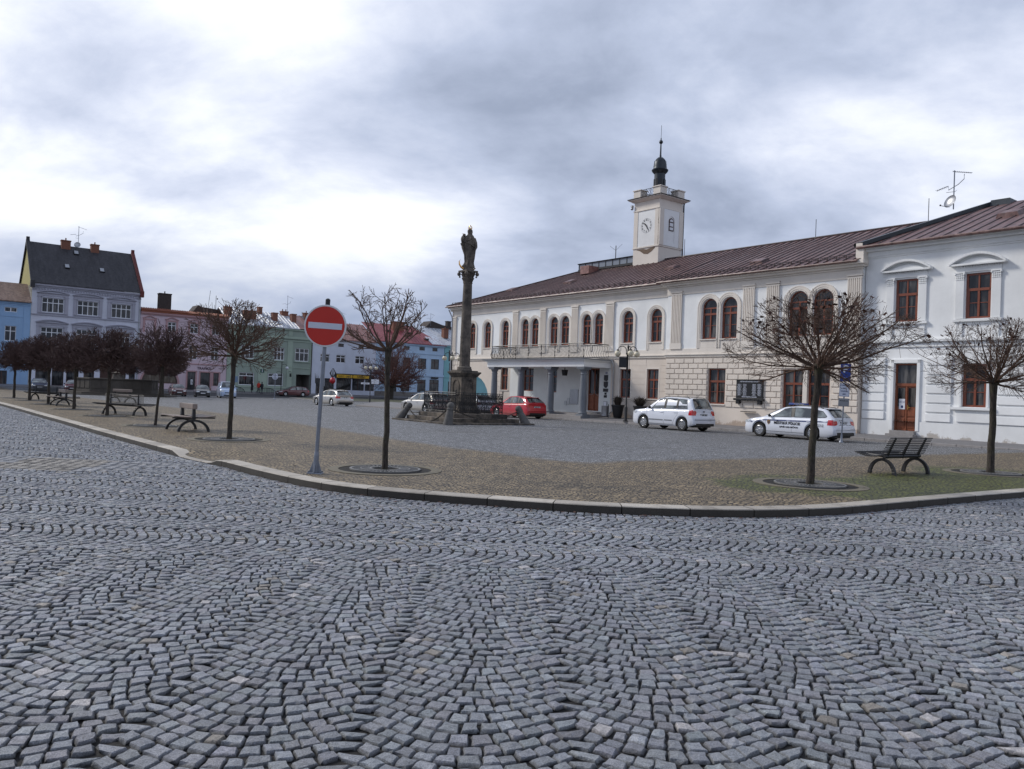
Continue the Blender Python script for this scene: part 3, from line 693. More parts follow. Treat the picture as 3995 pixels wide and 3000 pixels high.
# porch: steps, four stone columns, roof slab with gutter, balcony railing
mb=MB(); mb.box(8.4,19.4,-1.75,.0,-.3,.36); mb.box(8.2,19.4,-2.6,-1.75,-.3,.24); mb.box(16.9,18.6,-.35,.1,.36,.5); mb.build('porch_step',M['granite'],TH,bevel=.01)
cb_=MB(); prof=[(.27,.30),(.27,.52)]
cb_.box(-.36,.36,-.36,.36,-.35,.28); cb_.box(-.31,.31,-.31,.31,.28,.36)
cb_.lathe([(.29,.36),(.31,.42),(.26,.50),(.245,.56),(.25,1.2),(.235,2.2),(.205,2.95),(.23,2.98),(.23,3.03),(.205,3.06),(.21,3.16),(.27,3.26),(.30,3.32)],20)
cb_.box(-.33,.33,-.33,.33,3.32,3.42); cb_.box(-.39,.39,-.36,.36,3.42,3.50)
col0=None
for u in (9.15,12.42,15.75,19.08):
    if col0 is None: col0=cb_.build('column',M['greystone'],TH,(u,-2.15,0),smooth=True)
    else: inst('column',col0,TH,(u,-2.15,0))
mb=MB(); mb.box(8.62,19.44,-2.5,.0,3.5,3.86); mb.box(8.55,19.5,-2.56,.0,3.86,3.93); mb.box(8.42,19.6,-2.66,.0,3.93,4.0); mb.build('porch_beam',M['trim_white'],TH,bevel=.012)
mb=MB(); mb.slab([(8.3,-2.78),(19.7,-2.78),(19.7,0),(8.3,0)],4.0,4.05); mb.build('porch_roof',M['greystone'],TH)
mb=MB()
x0,x1,y0,z0,z1=9.0,19.2,-2.35,4.14,5.08
def rail_run(p,q,n):
    p=Vector(p); q=Vector(q); dv=(q-p); out=Vector((dv.y,-dv.x,0)).normalized()
    mb.tube([p+Vector((0,0,z1)),q+Vector((0,0,z1))],.03,6); mb.tube([p+Vector((0,0,z1-.12)),q+Vector((0,0,z1-.12))],.012,4); mb.tube([p+Vector((0,0,z0)),q+Vector((0,0,z0))],.014,4)
    for k in range(n+1):
        b_=p+dv*(k/n)
        mb.tube([b_+out*o_+Vector((0,0,z0+(z1-.12-z0)*t_)) for t_,o_ in ((0,.02),(.18,.10),(.36,.13),(.55,.06),(.75,-.01),(1,.0))],.017,4,False)
rail_run((x0,y0,0),(x1,y0,0),78); rail_run((x0,0,0),(x0,y0,0),15); rail_run((x1,y0,0),(x1,0,0),15)
for k in range(8): mb.tube([(x0+(x1-x0)*k/7,y0,4.05),(x0+(x1-x0)*k/7,y0,z1+.04)],.022,5)
mb.build('balcony_railing',M['iron'],TH)
mb=MB()
for x in (20.0,): mb.tube([(x-.35,-.22,4.1),(x-.2,-.16,3.75),(x-.2,-.12,3.6),(x-.2,-.1,.6),(x-.3,-.25,.45)],.05,8)
mb.tube([(-.3,-.35,8.6),(-.1,-.14,8.0),(-.06,-.12,7.8),(-.06,-.12,.3)],.05,8)
mb.build('downpipe',M['zinc'],TH,smooth=True)
lt=MB(); lt.frus(-.12,.12,-.12,.12,-.2,.2,-.04); lt.box(-.02,.02,-.02,.02,.2,.35); 
lt.build('wall_lantern',M['iron'],TH,(16.55,-1.6,3.12))
# main roof: hipped at the left end, standing seams
ey,rz,ry,ez=-.48,12.12,7.4,8.9
hx=ry+.6; back=15.2
mb=MB()
mb.poly([(-.5,ey,ez),(37.0,ey,ez),(37.0,ry,rz),(hx,ry,rz)]); mb.poly([(-.5,ey,ez),(hx,ry,rz),(-.5,back,ez)]); mb.poly([(37,back,ez),(-.5,back,ez),(hx,ry,rz),(37,ry,rz)])
mb.poly([(24.2,-.88,ez-.03),(37.2,-.88,ez-.03),(37.2,.9,9.5),(24.2,.9,9.5)])
mb.poly([(-.5,ey,ez-.06),(37.2,ey,ez-.06),(37.2,ey,ez),(-.5,ey,ez)]); mb.poly([(24.2,-.88,ez-.09),(37.2,-.88,ez-.09),(37.2,-.88,ez-.03),(24.2,-.88,ez-.03)])
rf=mb.build('roof',M['roof'],TH)
mb=MB(); sl=(rz-ez)/(ry-ey)
x=-.3
while x<37:
    yt=ry if x>hx else ey+(x+.5)/(hx+.5)*(ry-ey)
    ys=ey if not 24.2<x<37.2 else -.88
    zs_=ez if ys==ey else ez-.03
    mb.prism([(x-.014,0),(x+.014,0),(x+.014,.045),(x-.014,.045)],0,1) if False else None
    a=(x,ys,zs_); b=(x,yt,ez+(yt-ey)*sl) 
    mb.tube([(a[0],a[1],a[2]+.015),(b[0],b[1],b[2]+.02)],.028,4)
    x+=.54
mb.tube([(hx,ry,rz+.02),(37,ry,rz+.02)],.07,6); mb.tube([(-.5,ey,ez+.02),(hx,ry,rz+.02)],.06,6)
mb.build('seams',M['seam'],rf)
mb=MB()
for (xa,xb,y_,zz) in ((-.2,24.2,-.1,9.06),(24.4,37,-.52,9.06)):
    x=xa
    while x<xb: mb.box(x,x+.05,y_-.02,y_+.02,zz-.03,zz+.17); x+=.52
    mb.tube([(xa,y_,zz+.06),(xb,y_,zz+.06)],.016,4); mb.tube([(xa,y_,zz+.15),(xb,y_,zz+.15)],.016,4)
mb.build('snow_guard',M['seam'],rf)
mb=MB()
mb.tube([(-.6,ey-.03,ez-.08),(24.2,ey-.03,ez-.08)],.06,8); mb.tube([(24.1,-.95,ez-.1),(37.2,-.95,ez-.1)],.06,8); mb.build('gutter',M['roof'],rf,smooth=True)
for (x,y_) in ((4.3,3.0),(11.4,3.2),(21.4,3.6),(29.5,2.0)):
    z=ez+(y_-ey)*sl; mb=MB(); mb.M=Matrix.Translation((x,y_,z))@Matrix.Rotation(math.atan(sl),4,'X'); mb.frus(-.45,.45,-.4,.4,0,.16,.06); mb.build('roof_hatch',M['roof'],rf)
mb=MB(); mb.M=Matrix.Translation((10.5,6.0,ez+(6.0-ey)*sl)); mb.box(-.5,.5,-.5,.6,-.1,.55); mb.build('roof_hatch',M['roof_pink'],rf)
# glazed walkway along the ridge beside the tower
mb=MB(); mb.box(8.2,14.7,ry-.5,ry+.5,rz-.15,rz+.02)
for k in range(9): x=8.3+k*.79; mb.box(x-.03,x+.03,ry-.5,ry-.44,rz,rz+.5); mb.box(x-.03,x+.03,ry+.44,ry+.5,rz,rz+.5)
mb.box(8.2,14.7,ry-.55,ry-.42,rz+.46,rz+.52)
w_=mb.build('ridge_lantern',M['iron'],TH); mb=MB(); mb.poly([(8.25,ry-.47,rz),(14.7,ry-.47,rz),(14.7,ry-.47,rz+.48),(8.25,ry-.47,rz+.48)]); mb.poly([(8.1,ry-.6,rz+.53),(14.7,ry-.6,rz+.53),(14.7,ry+.6,rz+.62),(8.1,ry+.6,rz+.62)]); mb.build('pane',simple('ridge_glass',(.25,.28,.32),.12,var=.1),w_)
# ------------- clock tower
ty=6.6; tx0,tx1=14.78,17.36; td=2.6
T=MB(); T.box(tx0,tx1,ty,ty+td,10.5,13.1); T.box(tx0+.02,tx1-.02,ty+.02,ty+td-.02,13.1,16.0); T.box(tx0-.01,tx1+.01,ty-.01,ty+td+.01,16.0,16.78)
for (a,b) in ((tx0-.005,tx0+.42),(tx1-.42,tx1+.005)): T.box(a,b,ty-.03,ty+.1,13.15,15.95); 
for (a,b) in ((ty-.03,ty+.42),(ty+td-.42,ty+td+.03)): T.box(tx1-.1,tx1+.10,a,b,13.15,15.95)
T.box(tx0-.06,tx1+.06,ty-.06,ty+td+.06,13.05,13.15); T.box(tx0-.06,tx1+.06,ty-.06,ty+td+.06,15.93,16.02)
for (x,y_) in ((tx0+.28,ty+.28),(tx1-.28,ty+.28),(tx0+.28,ty+td-.28),(tx1-.28,ty+td-.28)):
    T.box(x-.36,x+.36,y_-.36,y_+.36,16.95,17.55); T.box(x-.42,x+.42,y_-.42,y_+.42,17.55,17.63)
tower=T.build('tower',M['trim'],TH,bevel=.01)
mb=MB(); mb.box(tx0-.42,tx1+.42,ty-.42,ty+td+.42,16.87,16.92); mb.frus(tx0-.42,tx1+.42,ty-.42,ty+td+.42,16.92,16.98,.3); mb.build('tower_flashing',M['dchim'],tower); mb=MB(); mb.box(tx0-.36,tx1+.36,ty-.36,ty+td+.36,16.8,16.868); mb.frus(tx0-.1,tx1+.1,ty-.1,ty+td+.1,16.66,16.798,-.2); mb.build('tower_cornice',M['trim'],tower)
mb=MB(); mb.box(tx0+.43,tx1-.43,ty-.005,ty+.05,13.17,15.92)
Ms=mb.M; mb.M=Matrix.Translation((tx1,ty,0))@Matrix.Rotation(R(90),4,'Z'); wall(mb,.43,td-.43,13.17,15.92,-.07,[(.95,1.66,13.45,15.45,True)],.09)
mb.M=Ms; mb.build('tower_panel',M['white'],tower)
mb=MB(); mb.M=Matrix.Translation((tx1+.012,ty,0))@Matrix.Rotation(R(90),4,'Z'); mb.prism([(.95,13.45)]+arch_pts(.95,1.66,15.1)+[(1.66,13.45)],-.012,0.03); mb.build('niche',M['white'],tower)
mb=MB(); mb.M=Matrix.Translation((tx1+.03,ty,0))@Matrix.Rotation(R(90),4,'Z'); mb.prism([(1.03,14.35)]+arch_pts(1.03,1.58,15.05)+[(1.58,14.35)],-.03,0); o=mb.build('tower_window',M['dwood'],tower)
mb=MB(); mb.M=Matrix.Translation((tx1+.03,ty,0))@Matrix.Rotation(R(90),4,'Z'); mb.poly([(1.12,-.034,14.42),(1.5,-.034,14.42),(1.5,-.034,14.62),(1.12,-.034,14.62)]); mb.poly([(1.12,-.034,14.7),(1.5,-.034,14.7),(1.5,-.034,14.95),(1.12,-.034,14.95)]); mb.prism([(x,z) for x,z in arch_pts(1.12,1.5,15.05)],-.034,-.03); mb.build('pane',M['wframe'],tower)
# clock
ck=MB(); cx,cz,cr=16.08,14.74,.52
ck.M=Matrix.Translation((cx,ty-.012,cz))
for k in range(12):
    pass
def ring(mb,r0,r1,y,n=40):
    for k in range(n):
        a,b=2*PI*k/n,2*PI*(k+1)/n
        mb.poly([(r0*math.sin(a),y,r0*math.cos(a)),(r0*math.sin(b),y,r0*math.cos(b)),(r1*math.sin(b),y,r1*math.cos(b)),(r1*math.sin(a),y,r1*math.cos(a))])
def hand(ang,l,w_,tail): 
    s,c_=math.sin(ang),math.cos(ang); P=lambda x,z:(x*c_+z*s,-.03,-x*s+z*c_)
    ck.poly([P(-w_,-tail),P(w_,-tail),P(w_*1.2,l*.6),P(0,l),P(-w_*1.2,l*.6)])
hand(R(150),.44,.035,.06); hand(R(313),.36,.045,.06)
ring(ck,0.0,.06,-.032); clock=ck.build('clock',M['ink'],tower)
for h in range(1,13):
    a=2*PI*h/12; text('numeral',str(h),M['ink'],.21,tower,(cx+.44*math.sin(a),ty-.02,cz+.44*math.cos(a)),(R(90),0,0),.006,sx=.8)
mb=MB()
for k in range(60):
    a=2*PI*k/60
    mb.box(0,0,0,0,0,0) if False else None
mb.M=Matrix.Translation((cx,ty-.012,cz)); ring(mb,.545,.56,-.004,48); mb.build('clock_rim',M['gunmetal'],tower)
# peeled render patches, railing, lantern, spire
mb=MB()
for pts in ([(15.1,12.98),(15.5,12.85),(15.9,12.6),(16.3,12.55),(16.7,12.72),(17.0,12.95),(17.05,13.05),(16.5,12.98),(16.2,12.9),(15.8,12.98)],): mb.prism(pts,ty-.012,ty-.004)
mb.build('peeled_plaster',simple('bare_render',(.17,.12,.085),.9,var=.4,scale=9),tower)
mb=MB()
def lat(p,q):
    p=Vector(p);q=Vector(q); mb.tube([p+Vector((0,0,.62)),q+Vector((0,0,.62))],.022,5); mb.tube([p+Vector((0,0,.08)),q+Vector((0,0,.08))],.015,4)
    n=3
    for k in range(n):
        a=p.lerp(q,k/n);b=p.lerp(q,(k+1)/n); up=Vector((0,0,1)); cen=(a+b)/2+up*.35
        mb.tube([a+up*.08,b+up*.62],.012,4); mb.tube([a+up*.62,b+up*.08],.012,4); mb.tube([b+up*0,b+up*.62],.018,4)
        dv=(b-a).normalized(); mb.tube([cen+dv*.2*math.cos(t)+up*.2*math.sin(t) for t in [2*PI*i/12 for i in range(13)]],.011,4)
for p,q in (((tx0+.6,ty+.1),(tx1-.6,ty+.1)),((tx1-.1,ty+.6),(tx1-.1,ty+td-.6)),((tx0+.1,ty+.6),(tx0+.1,ty+td-.6)),((tx0+.6,ty+td-.1),(tx1-.6,ty+td-.1))): lat((*p,16.98),(*q,16.98))
mb.build('tower_railing',M['iron'],tower)
cx2,cy2=(tx0+tx1)/2,ty+td/2
CK=.77
mb=MB(); mb.lathe([(r_*CK,z_) for r_,z_ in [(.60,16.9),(.60,17.1),(.56,17.15),(.55,18.95),(.60,18.98),(.72,19.08),(.82,19.18),(.84,19.26),(.70,19.34),(.66,19.5),(.64,19.72),(.56,19.95),(.42,20.12),(.24,20.22),(.11,20.28),(.085,20.5),(.07,21.1),(.06,21.5),(.05,21.75)]],20,(cx2,cy2,0))
for k in range(8):
    a=2*PI*k/8; mb.tube([(cx2+.5*math.cos(a),cy2+.5*math.sin(a),19.5),(cx2+.44*math.cos(a),cy2+.44*math.sin(a),19.95),(cx2+.19*math.cos(a),cy2+.19*math.sin(a),20.22)],.022,4)
mb.sphere((cx2,cy2,21.45),.155); mb.tube([(cx2,cy2,21.5),(cx2,cy2,22.75)],.016,5); mb.tube([(cx2+.1,cy2-.1,20.1),(cx2,cy2,21.35)],.008,4)
M['copper']=simple('dark_sheet_metal',(.035,.042,.050),.38,.5,var=.3,scale=4)
lan=mb.build('spire',M['copper'],tower,smooth=True)
mb=MB()
for k in range(8):
    a=2*PI*k/8+.2; mb.M=Matrix.Translation((cx2,cy2,0))@Matrix.Rotation(a,4,'Z'); mb.prism([(-.1,17.75)]+arch_pts(-.1,.1,18.45,6)+[(.1,17.75)],-.46,-.41)
mb.build('lantern_opening',M['black'],tower)
mb=MB(); mb.tube([(tx1+.1,ty+td+.08,16.8),(tx1+.06,ty+td+.06,16.5),(tx1+.06,ty+td+.06,12.0)],.06,6); mb.build('downpipe',M['dchim'],tower)
mb=MB(); mb.box(tx0-.25,tx0-.1,ty-.2,ty-.0,16.35,16.5); mb.sphere((tx0-.18,ty-.1,16.25),.12); mb.build('loudspeaker',M['zinc'],tower)
# lightning rods and small aerials on the ridge
for x,h in ((19.2,1.3),(29.8,1.2),(36.75,1.35)): mb=MB(); mb.tube([(x,ry,rz-.05),(x,ry,rz+h)],.02,5); mb.lathe([(.09,0),(.05,.1)],6,(x,ry,rz-.02)); mb.build('lightning_rod',M['iron'],TH)
mb=MB(); mb.tube([(12.1,ry,rz+.5),(12.1,ry,rz+1.7)],.035,5); mb.tube([(11.4,ry,rz+1.75),(12.1,ry,rz+1.3),(12.8,ry,rz+1.75)],.012,4)
mb.build('aerial',M['iron'],TH)

# ---------------------------------------------------------------- white house to the right of the town hall
WH=thing('white_house','white two storey house with curved window pediments, right of the town hall','house',(TQ[0],TQ[1],0),TA)
WU=[(38.77,39.84),(41.97,43.03),(45.2,46.27),(48.4,49.47)]
WG=[(41.95,42.97),(45.2,46.25),(48.4,49.45)]
WD=(38.84,39.92,.5,3.72)
mb=MB(); wall(mb,37.24,53,.95,9.3,-.1,[(a,b,5.74,7.79) for a,b in WU]+[(a,b,1.74,3.68) for a,b in WG]+[(WD[0],WD[1],.95,3.72)],.2)
mb.poly([(37.24,-.1,8.3),(37.24,12,8.3),(37.24,12,9.6),(37.24,-.1,9.6)]); mb.box(37.3,53,11.8,12,-.5,9.3); mb.build('wall',M['white'],WH)
mb=MB(); wall(mb,37.24,53,-.5,.95,-.14,[(WD[0],WD[1],.42,.95)],.24); mb.build('plinth',M['white_low'],WH)
for a,b in ((37.28,38.4),(40.36,41.5),(43.4,44.8),(46.7,48.0)):      # banded blocks of the ground storey
    mb=MB()
    for r_ in range(7): mb.frus(a,b,-.17,-.1,1.0+r_*.44,1.37+r_*.44,.0)
    mb.build('banded_rustication',M['white'],WH,bevel=.02)
mb=MB()
for z0,z1,p in ((4.5,4.56,.06),(4.56,4.66,.03),(4.74,4.84,.16),(4.84,4.9,.1)): mb.box(37.22,53,-.1-p,-.05,z0,z1)
for z0,z1,p in ((8.95,9.03,.05),(9.03,9.28,.1),(9.28,9.42,.3),(9.42,9.52,.42)): mb.box(37.2,53,-.1-p,-.05,z0,z1)
for a,b in WU:
    c_=(a+b)/2
    for s,t in ((a-.42,a-.05),(b+.05,b+.42)): mb.box(s,t,-.17,-.05,5.74,7.5); mb.box(s+.04,t-.04,-.16,-.05,4.9,5.6)
    mb.box(a-.5,b+.5,-.24,-.05,5.6,5.72); mb.box(a-.42,b+.42,-.16,-.05,7.86,8.1)
    for k in range(18): x=a-.38+k*(b-a+.76)/18; mb.box(x,x+.05,-.2,-.15,8.06,8.13)
    mb.box(a-.62,b+.62,-.36,-.05,8.14,8.22)
    n=16; hw=(b-a)/2+.66; p=[(c_-hw+2*hw*k/n) for k in range(n+1)]; f=lambda x:8.26+.46*(1-((x-c_)/hw)**2)
    for x,x2 in zip(p,p[1:]):
        mb.prism([(x,f(x)-.11),(x2,f(x2)-.11),(x2,f(x2)),(x,f(x))],-.38,-.05)
    inn=[(c_-hw*.72,8.22)]+[(x,8.22+.24*(1-((x-c_)/(hw*.72))**2)) for x in [c_-hw*.72+1.44*hw*k/n for k in range(1,n)]]+[(c_+hw*.72,8.22)]
    mb.prism(inn,-.2,-.05)
for a,b in WG: mb.box(a-.12,a-.01,-.16,-.05,1.74,3.85); mb.box(b+.01,b+.12,-.16,-.05,1.74,3.85); mb.box(a-.12,b+.12,-.16,-.05,3.7,3.85); mb.box(a-.4,b+.4,-.26,-.05,1.6,1.72); mb.frus(a-.2,b+.2,-.16,-.05,1.05,1.45,.0)
mb.box(WD[0]-.16,WD[0]-.01,-.17,-.05,.5,3.9); mb.box(WD[1]+.01,WD[1]+.16,-.17,-.05,.5,3.9); mb.box(WD[0]-.16,WD[1]+.16,-.17,-.05,3.74,3.92)
mb.build('mouldings',M['trim_white'],WH,bevel=.008)
cp=MB()    # leafy capitals
for k in range(3):
    for j in range(5): cp.sphere((-.15+j*.075,-.03-.01*k,.04+k*.1),.05,6,4,1,.8,1.1)
cp.box(-.22,.22,-.1,.05,.3,.36)
for s in (-.19,.19): cp.sphere((s,-.05,.27),.06,8,5)
c0=None
for a,b in WU:
    for x in (a-.235,b+.235):
        if c0 is None: c0=cp.build('capital',M['trim_white'],WH,(x,-.13,7.5),smooth=True)
        else: inst('capital',c0,WH,(x,-.13,7.5))
for a,b in WU: window(WH,a,b,5.74,7.79,-.02,fw=.09)
for a,b in WG: window(WH,a,b,1.74,3.68,-.0,fw=.09)
a,b,c_,e=WD
d=MB(); d.box(a,b,.08,.16,c_,e); d.box(a,a+.08,.02,.08,c_,e); d.box(b-.08,b,.02,.08,c_,e); d.box(a,b,.02,.08,2.62,2.76); d.box(a,b,.02,.08,e-.07,e); d.box((a+b)/2-.04,(a+b)/2+.04,.04,.08,c_,2.62)
for s in (a+.11,(a+b)/2+.07): d.box(s,s+.36,.055,.08,c_+.12,c_+.6); d.box(s,s+.36,.055,.08,c_+.68,c_+1.05)
D=d.build('door',M['door'],WH,bevel=.01); g=MB(); g.box(a+.1,b-.1,.068,.079,2.78,e-.08)
for s in (a+.12,(a+b)/2+.08): g.box(s,s+.34,.068,.079,c_+1.15,2.55)
g.build('pane',M['glass'],D); h=MB(); h.box((a+b)/2+.08,(a+b)/2+.12,-.0,.08,1.5,1.72); h.box((a+b)/2+.08,(a+b)/2+.22,-.02,.0,1.6,1.63); h.build('handle',M['gold'],D)
g=MB(); g.box(a+.2,a+.48,.04,.055,1.52,2.02); nt_=g.build('notice',M['paper'],D)
for k,(t_,s_) in enumerate((('MĚSTSKÁ POLICIE',.035),('ÚŘEDNÍ HODINY',.035))): text('lettering',t_,M['navy'],s_,nt_,(a+.34,.034,1.9-k*.06),(R(90),0,0))
g=MB(); g.box(a+.3,a+.4,.036,.041,1.58,1.7); g.build('lettering',M['navy'],nt_)
mb=MB(); mb.box(WD[0]-.12,WD[1]+.12,-.6,.1,-.3,.34); mb.box(WD[0]-.05,WD[1]+.05,-.35,.1,.34,.49); mb.build('door_step',M['granite'],WH,bevel=.01)
# roof: hip towards the town hall
mb=MB(); ez2=9.55; sl2=.375; ry2=7.6; rz2=ez2+(ry2+.6)*sl2; hx2=37.1+3.0
mb.poly([(37.05,-.6,ez2),(54,-.6,ez2),(54,ry2,rz2),(hx2,ry2,rz2)]); mb.poly([(37.05,-.6,ez2),(hx2,ry2,rz2),(37.05,15.5,ez2)]); mb.poly([(54,15.5,ez2),(37.05,15.5,ez2),(hx2,ry2,rz2),(54,ry2,rz2)]); mb.poly([(37.05,-.6,ez2-.08),(54,-.6,ez2-.08),(54,-.6,ez2),(37.05,-.6,ez2)])
rf=mb.build('roof',M['roof'],WH); mb=MB(); x=37.4
while x<54:
    yt=ry2 if x>hx2 else -.6+(x-37.05)/(hx2-37.05)*(ry2+.6)
    mb.tube([(x,-.6,ez2+.015),(x,yt,ez2+(yt+.6)*sl2+.02)],.028,4); x+=.62
mb.build('seams',M['seam'],rf); mb=MB(); mb.tube([(37.0,-.66,ez2-.06),(54,-.66,ez2-.06)],.075,8); mb.build('gutter',M['roof'],rf,smooth=True)
mb=MB(); P0=Vector((37.05,-.6,ez2)); P1=Vector((hx2,ry2,rz2)); up=Vector((0,0,.2)); side=Vector((-.28,.1,0))
mb.poly([P0+side,P0+side+up,P1+side*.6+up,P1+side*.6]); mb.poly([P0+up+side,P0+up-side,P1+up-side*.6,P1+up+side*.6]); mb.poly([P0-side,P0-side+up,P1-side*.6+up,P1-side*.6]); mb.build('hip_flashing',M['copper'],rf)
mb=MB(); z=ez2+3.6*sl2; mb.M=Matrix.Translation((42.6,3.0,z))@Matrix.Rotation(math.atan(sl2),4,'X'); mb.frus(-.5,.5,-.5,.5,0,.2,.08); mb.build('roof_hatch',M['roof'],rf)
mb=MB(); mb.box(36.95,37.35,-.62,2.2,8.6,9.72); mb.build('parapet_pier',M['trim'],WH)
mb=MB(); mb.frus(40.0,41.1,7.0,8.2,rz2-.3,rz2+.12,.1); mb.build('ridge_cap',M['copper'],WH)
def aerial(parent,x,y,z,h,dish=True,s=1.0,flip=1):
    mb=MB(); mb.tube([(x,y,z),(x,y,z+h)],.03*s,6)
    zz=z+h*.62; mb.tube([(x-flip*.9*s,y,zz-.15*s),(x-flip*.3*s,y,zz),(x-flip*.28*s,y,zz-.22*s),(x+flip*.2*s,y,zz),(x+flip*.5*s,y,zz+.25*s),(x+flip*.5*s,y,zz+.5*s)],.02*s,5)
    for k in range(7): mb.tube([(x-flip*(.9-.09*k)*s,y-.16*s,zz-.15*s+.02*k*s),(x-flip*(.9-.09*k)*s,y+.16*s,zz-.15*s+.02*k*s)],.008*s,4)
    z3=z+h*.93; mb.tube([(x-.1*s,y,z3+.1*s),(x+.9*s,y,z3-.15*s)],.014*s,4)
    for k in range(8): xx=x+(.0+.11*k)*s; mb.tube([(xx,y-.22*s,z3+.08*s-.03*k*s),(xx,y+.22*s,z3+.08*s-.03*k*s)],.008*s,4)
    mb.tube([(x-.35*s,y-.1,z+h*.45),(x+.05*s,y,z+h*.45),(x+.05*s,y+.2,z+h*.5)],.012*s,4)
    o=mb.build('aerial',M['steel'],parent)
    if dish:
        d=MB(); d.M=Matrix.Translation((x-.12*s,y-.15*s,z+.42*s))@Matrix.Rotation(R(-20),4,'Z')@Matrix.Rotation(R(70),4,'X'); d.lathe([(.01,-.08*s),(.2*s,-.06*s),(.36*s,0),(.37*s,.012)],18,cap=False); d.build('dish',M['zinc'],o,smooth=True)
        d=MB(); d.tube([(x-.12*s,y-.2*s,z+.1*s),(x-.45*s,y-.5*s,z+.18*s)],.015*s,4); d.sphere((x-.46*s,y-.5*s,z+.2*s),.05*s,8,5); d.build('dish_arm',M['iron'],o)
    return o
aerial(WH,38.6,6.2,12.35,2.1)
# ---------------------------------------------------------------- row of houses across the square
FR=R(38)
def house(name,label,u0): return thing(name,label,'house',(FP[0],FP[1],0),FR)
def gable(mb,x0,x1,ey,ez,ry,rz,by,over=.0):
    mb.poly([(x0-over,ey,ez),(x1+over,ey,ez),(x1+over,ry,rz),(x0-over,ry,rz)]); mb.poly([(x1+over,by,ez),(x0-over,by,ez),(x0-over,ry,rz),(x1+over,ry,rz)])
    mb.poly([(x0-over,ey,ez-.12),(x1+over,ey,ez-.12),(x1+over,ey,ez),(x0-over,ey,ez)])
def seams(parent,x0,x1,ey,ez,ry,rz,step=.7,mat='seam',xr=None):
    mb=MB(); x=x0+.2
    while x<x1:
        f=1
        if xr and x>xr[0]: f=max(.02,(xr[1]-x)/(xr[1]-xr[0]))
        mb.tube([(x,ey,ez+.03),(x,ey+(ry-ey)*f,ez+(rz-ez)*f+.03)],.035,4); x+=step
    return mb.build('seams',M[mat],parent)
def chim(parent,x0,x1,y,z0,z1,mat='brick',d=.9,pots=1):
    mb=MB(); mb.box(x0,x1,y-d/2,y+d/2,z0,z1-.15); mb.box(x0-.06,x1+.06,y-d/2-.06,y+d/2+.06,z1-.15,z1)
    for k in range(pots): xx=x0+(x1-x0)*(k+.5)/max(pots,1); mb.lathe([(.09,0),(.08,.32),(.11,.34)],8,(xx,y,z1))
    return mb.build('chimney',M[mat],parent)
def hwall(name,mat,parent,x0,x1,z0,z1,holes,side=None,depth=9):
    mb=MB(); wall(mb,x0,x1,z0,z1,0,holes,.2)
    for x in (x0,x1): mb.poly([(x,0,z0),(x,depth,z0),(x,depth,z1),(x,0,z1)])
    mb.poly([(x0,depth,z0),(x1,depth,z0),(x1,depth,z1),(x0,depth,z1)])
    return mb.build(name,mat,parent)
P=lambda n,c,s=.3: plaster(n,c,s,(.2,.17,.15))
M['blue']=P('blue_render',(.29,.45,.67)); M['lilac']=P('lilac_render',(.63,.65,.74)); M['lilac2']=P('lilac_mould',(.40,.40,.47)); M['yellow']=P('yellow_gable',(.42,.38,.16))
M['pink']=P('pink_render',(.61,.49,.545)); M['pink2']=P('pink_mould',(.47,.29,.30)); M['green']=P('green_render',(.30,.36,.31)); M['green2']=P('pale_green_render',(.37,.45,.37))
M['wht2']=P('bluish_white_render',(.63,.67,.77)); M['lblue']=P('light_blue_render',(.44,.58,.74)); M['teal']=P('teal_render',(.25,.49,.52)); M['plinth']=P('grey_plinth',(.20,.19,.18))
M['shopdark']=simple('dark_shopfront',(.030,.020,.018),.4,var=.4)
M['yellowsign']=simple('yellow_sign',(.72,.43,.035),.5,var=.1)

# blue house
H=house('blue_house','bright blue low house at the far left of the row with brown tiled roof',-14)
hs=[(-3.46,-2.06,9.6,10.2),(-3.34,-2.07,5.83,7.78),(-6.9,-5.6,5.83,7.78),(-6.9,-5.5,9.6,10.2),(-4.1,-2.88,.12,1.95),(-8.4,-6.2,.5,2.3)]
hwall('wall',M['blue'],H,-14,-.52,-.6,10.95,hs)
for h in hs[:4]: window(H,*h,.1,style='g2' if h[3]-h[2]>1 else 'v2',fm='wframe',gm='glass2')
for h in hs[4:]: window(H,*h,.1,style='v2',fm='dwood',gm='glass2')
mb=MB(); gable(mb,-14,-.5,-.4,11.05,4.6,13.85,9.6); mb.build('roof',M['roof_brown'],H)
mb=MB()
for z0,z1,p in ((10.5,10.7,.06),(10.7,10.95,.16),(9.0,9.1,.05)): mb.box(-14,-.55,-p,.02,z0,z1)
mb.box(-1.3,-.62,-.06,.02,-.5,10.4); mb.box(-3.9,-3.7,-.03,.02,9.2,10.3); mb.build('mouldings',M['blue'],H)

# lilac house
H=house('lilac_house','tall lilac three storey house with steep dark roof, brick chimneys and yellow gable wall',0)
up=[(.7,3.28,9.93,11.86),(4.9,7.46,9.93,11.86),(9.1,11.64,9.93,11.86)]; lo=[(a,b,6.0,7.93) for a,b,_,_ in up]
gr=[(.3,1.9,.6,3.0),(2.2,3.6,.2,3.0),(3.9,5.4,.6,3.0),(6.0,7.3,.5,3.0),(8.0,11.3,.1,3.4),(11.7,12.5,.6,3.0)]
hwall('wall',M['lilac'],H,-.5,12.88,-.6,13.6,up+lo+gr)
for h in up+lo: window(H,*h,.08,style='g4',fm='wframe',gm='glass2')
for h in gr: window(H,*h,.1,style='shop' if h[0]!=8.0 else 'v2',fm='dwood',gm='glass2' if h[0]!=8.0 else 'dwood')
mb=MB(); mb.box(-.5,12.9,-.14,.02,9.5,9.66); mb.box(-.5,12.9,-.1,.02,5.2,5.34); mb.box(-.5,12.9,-.2,.02,13.2,13.4); mb.box(-.5,12.9,-.36,.02,13.4,13.62)
k=-.4
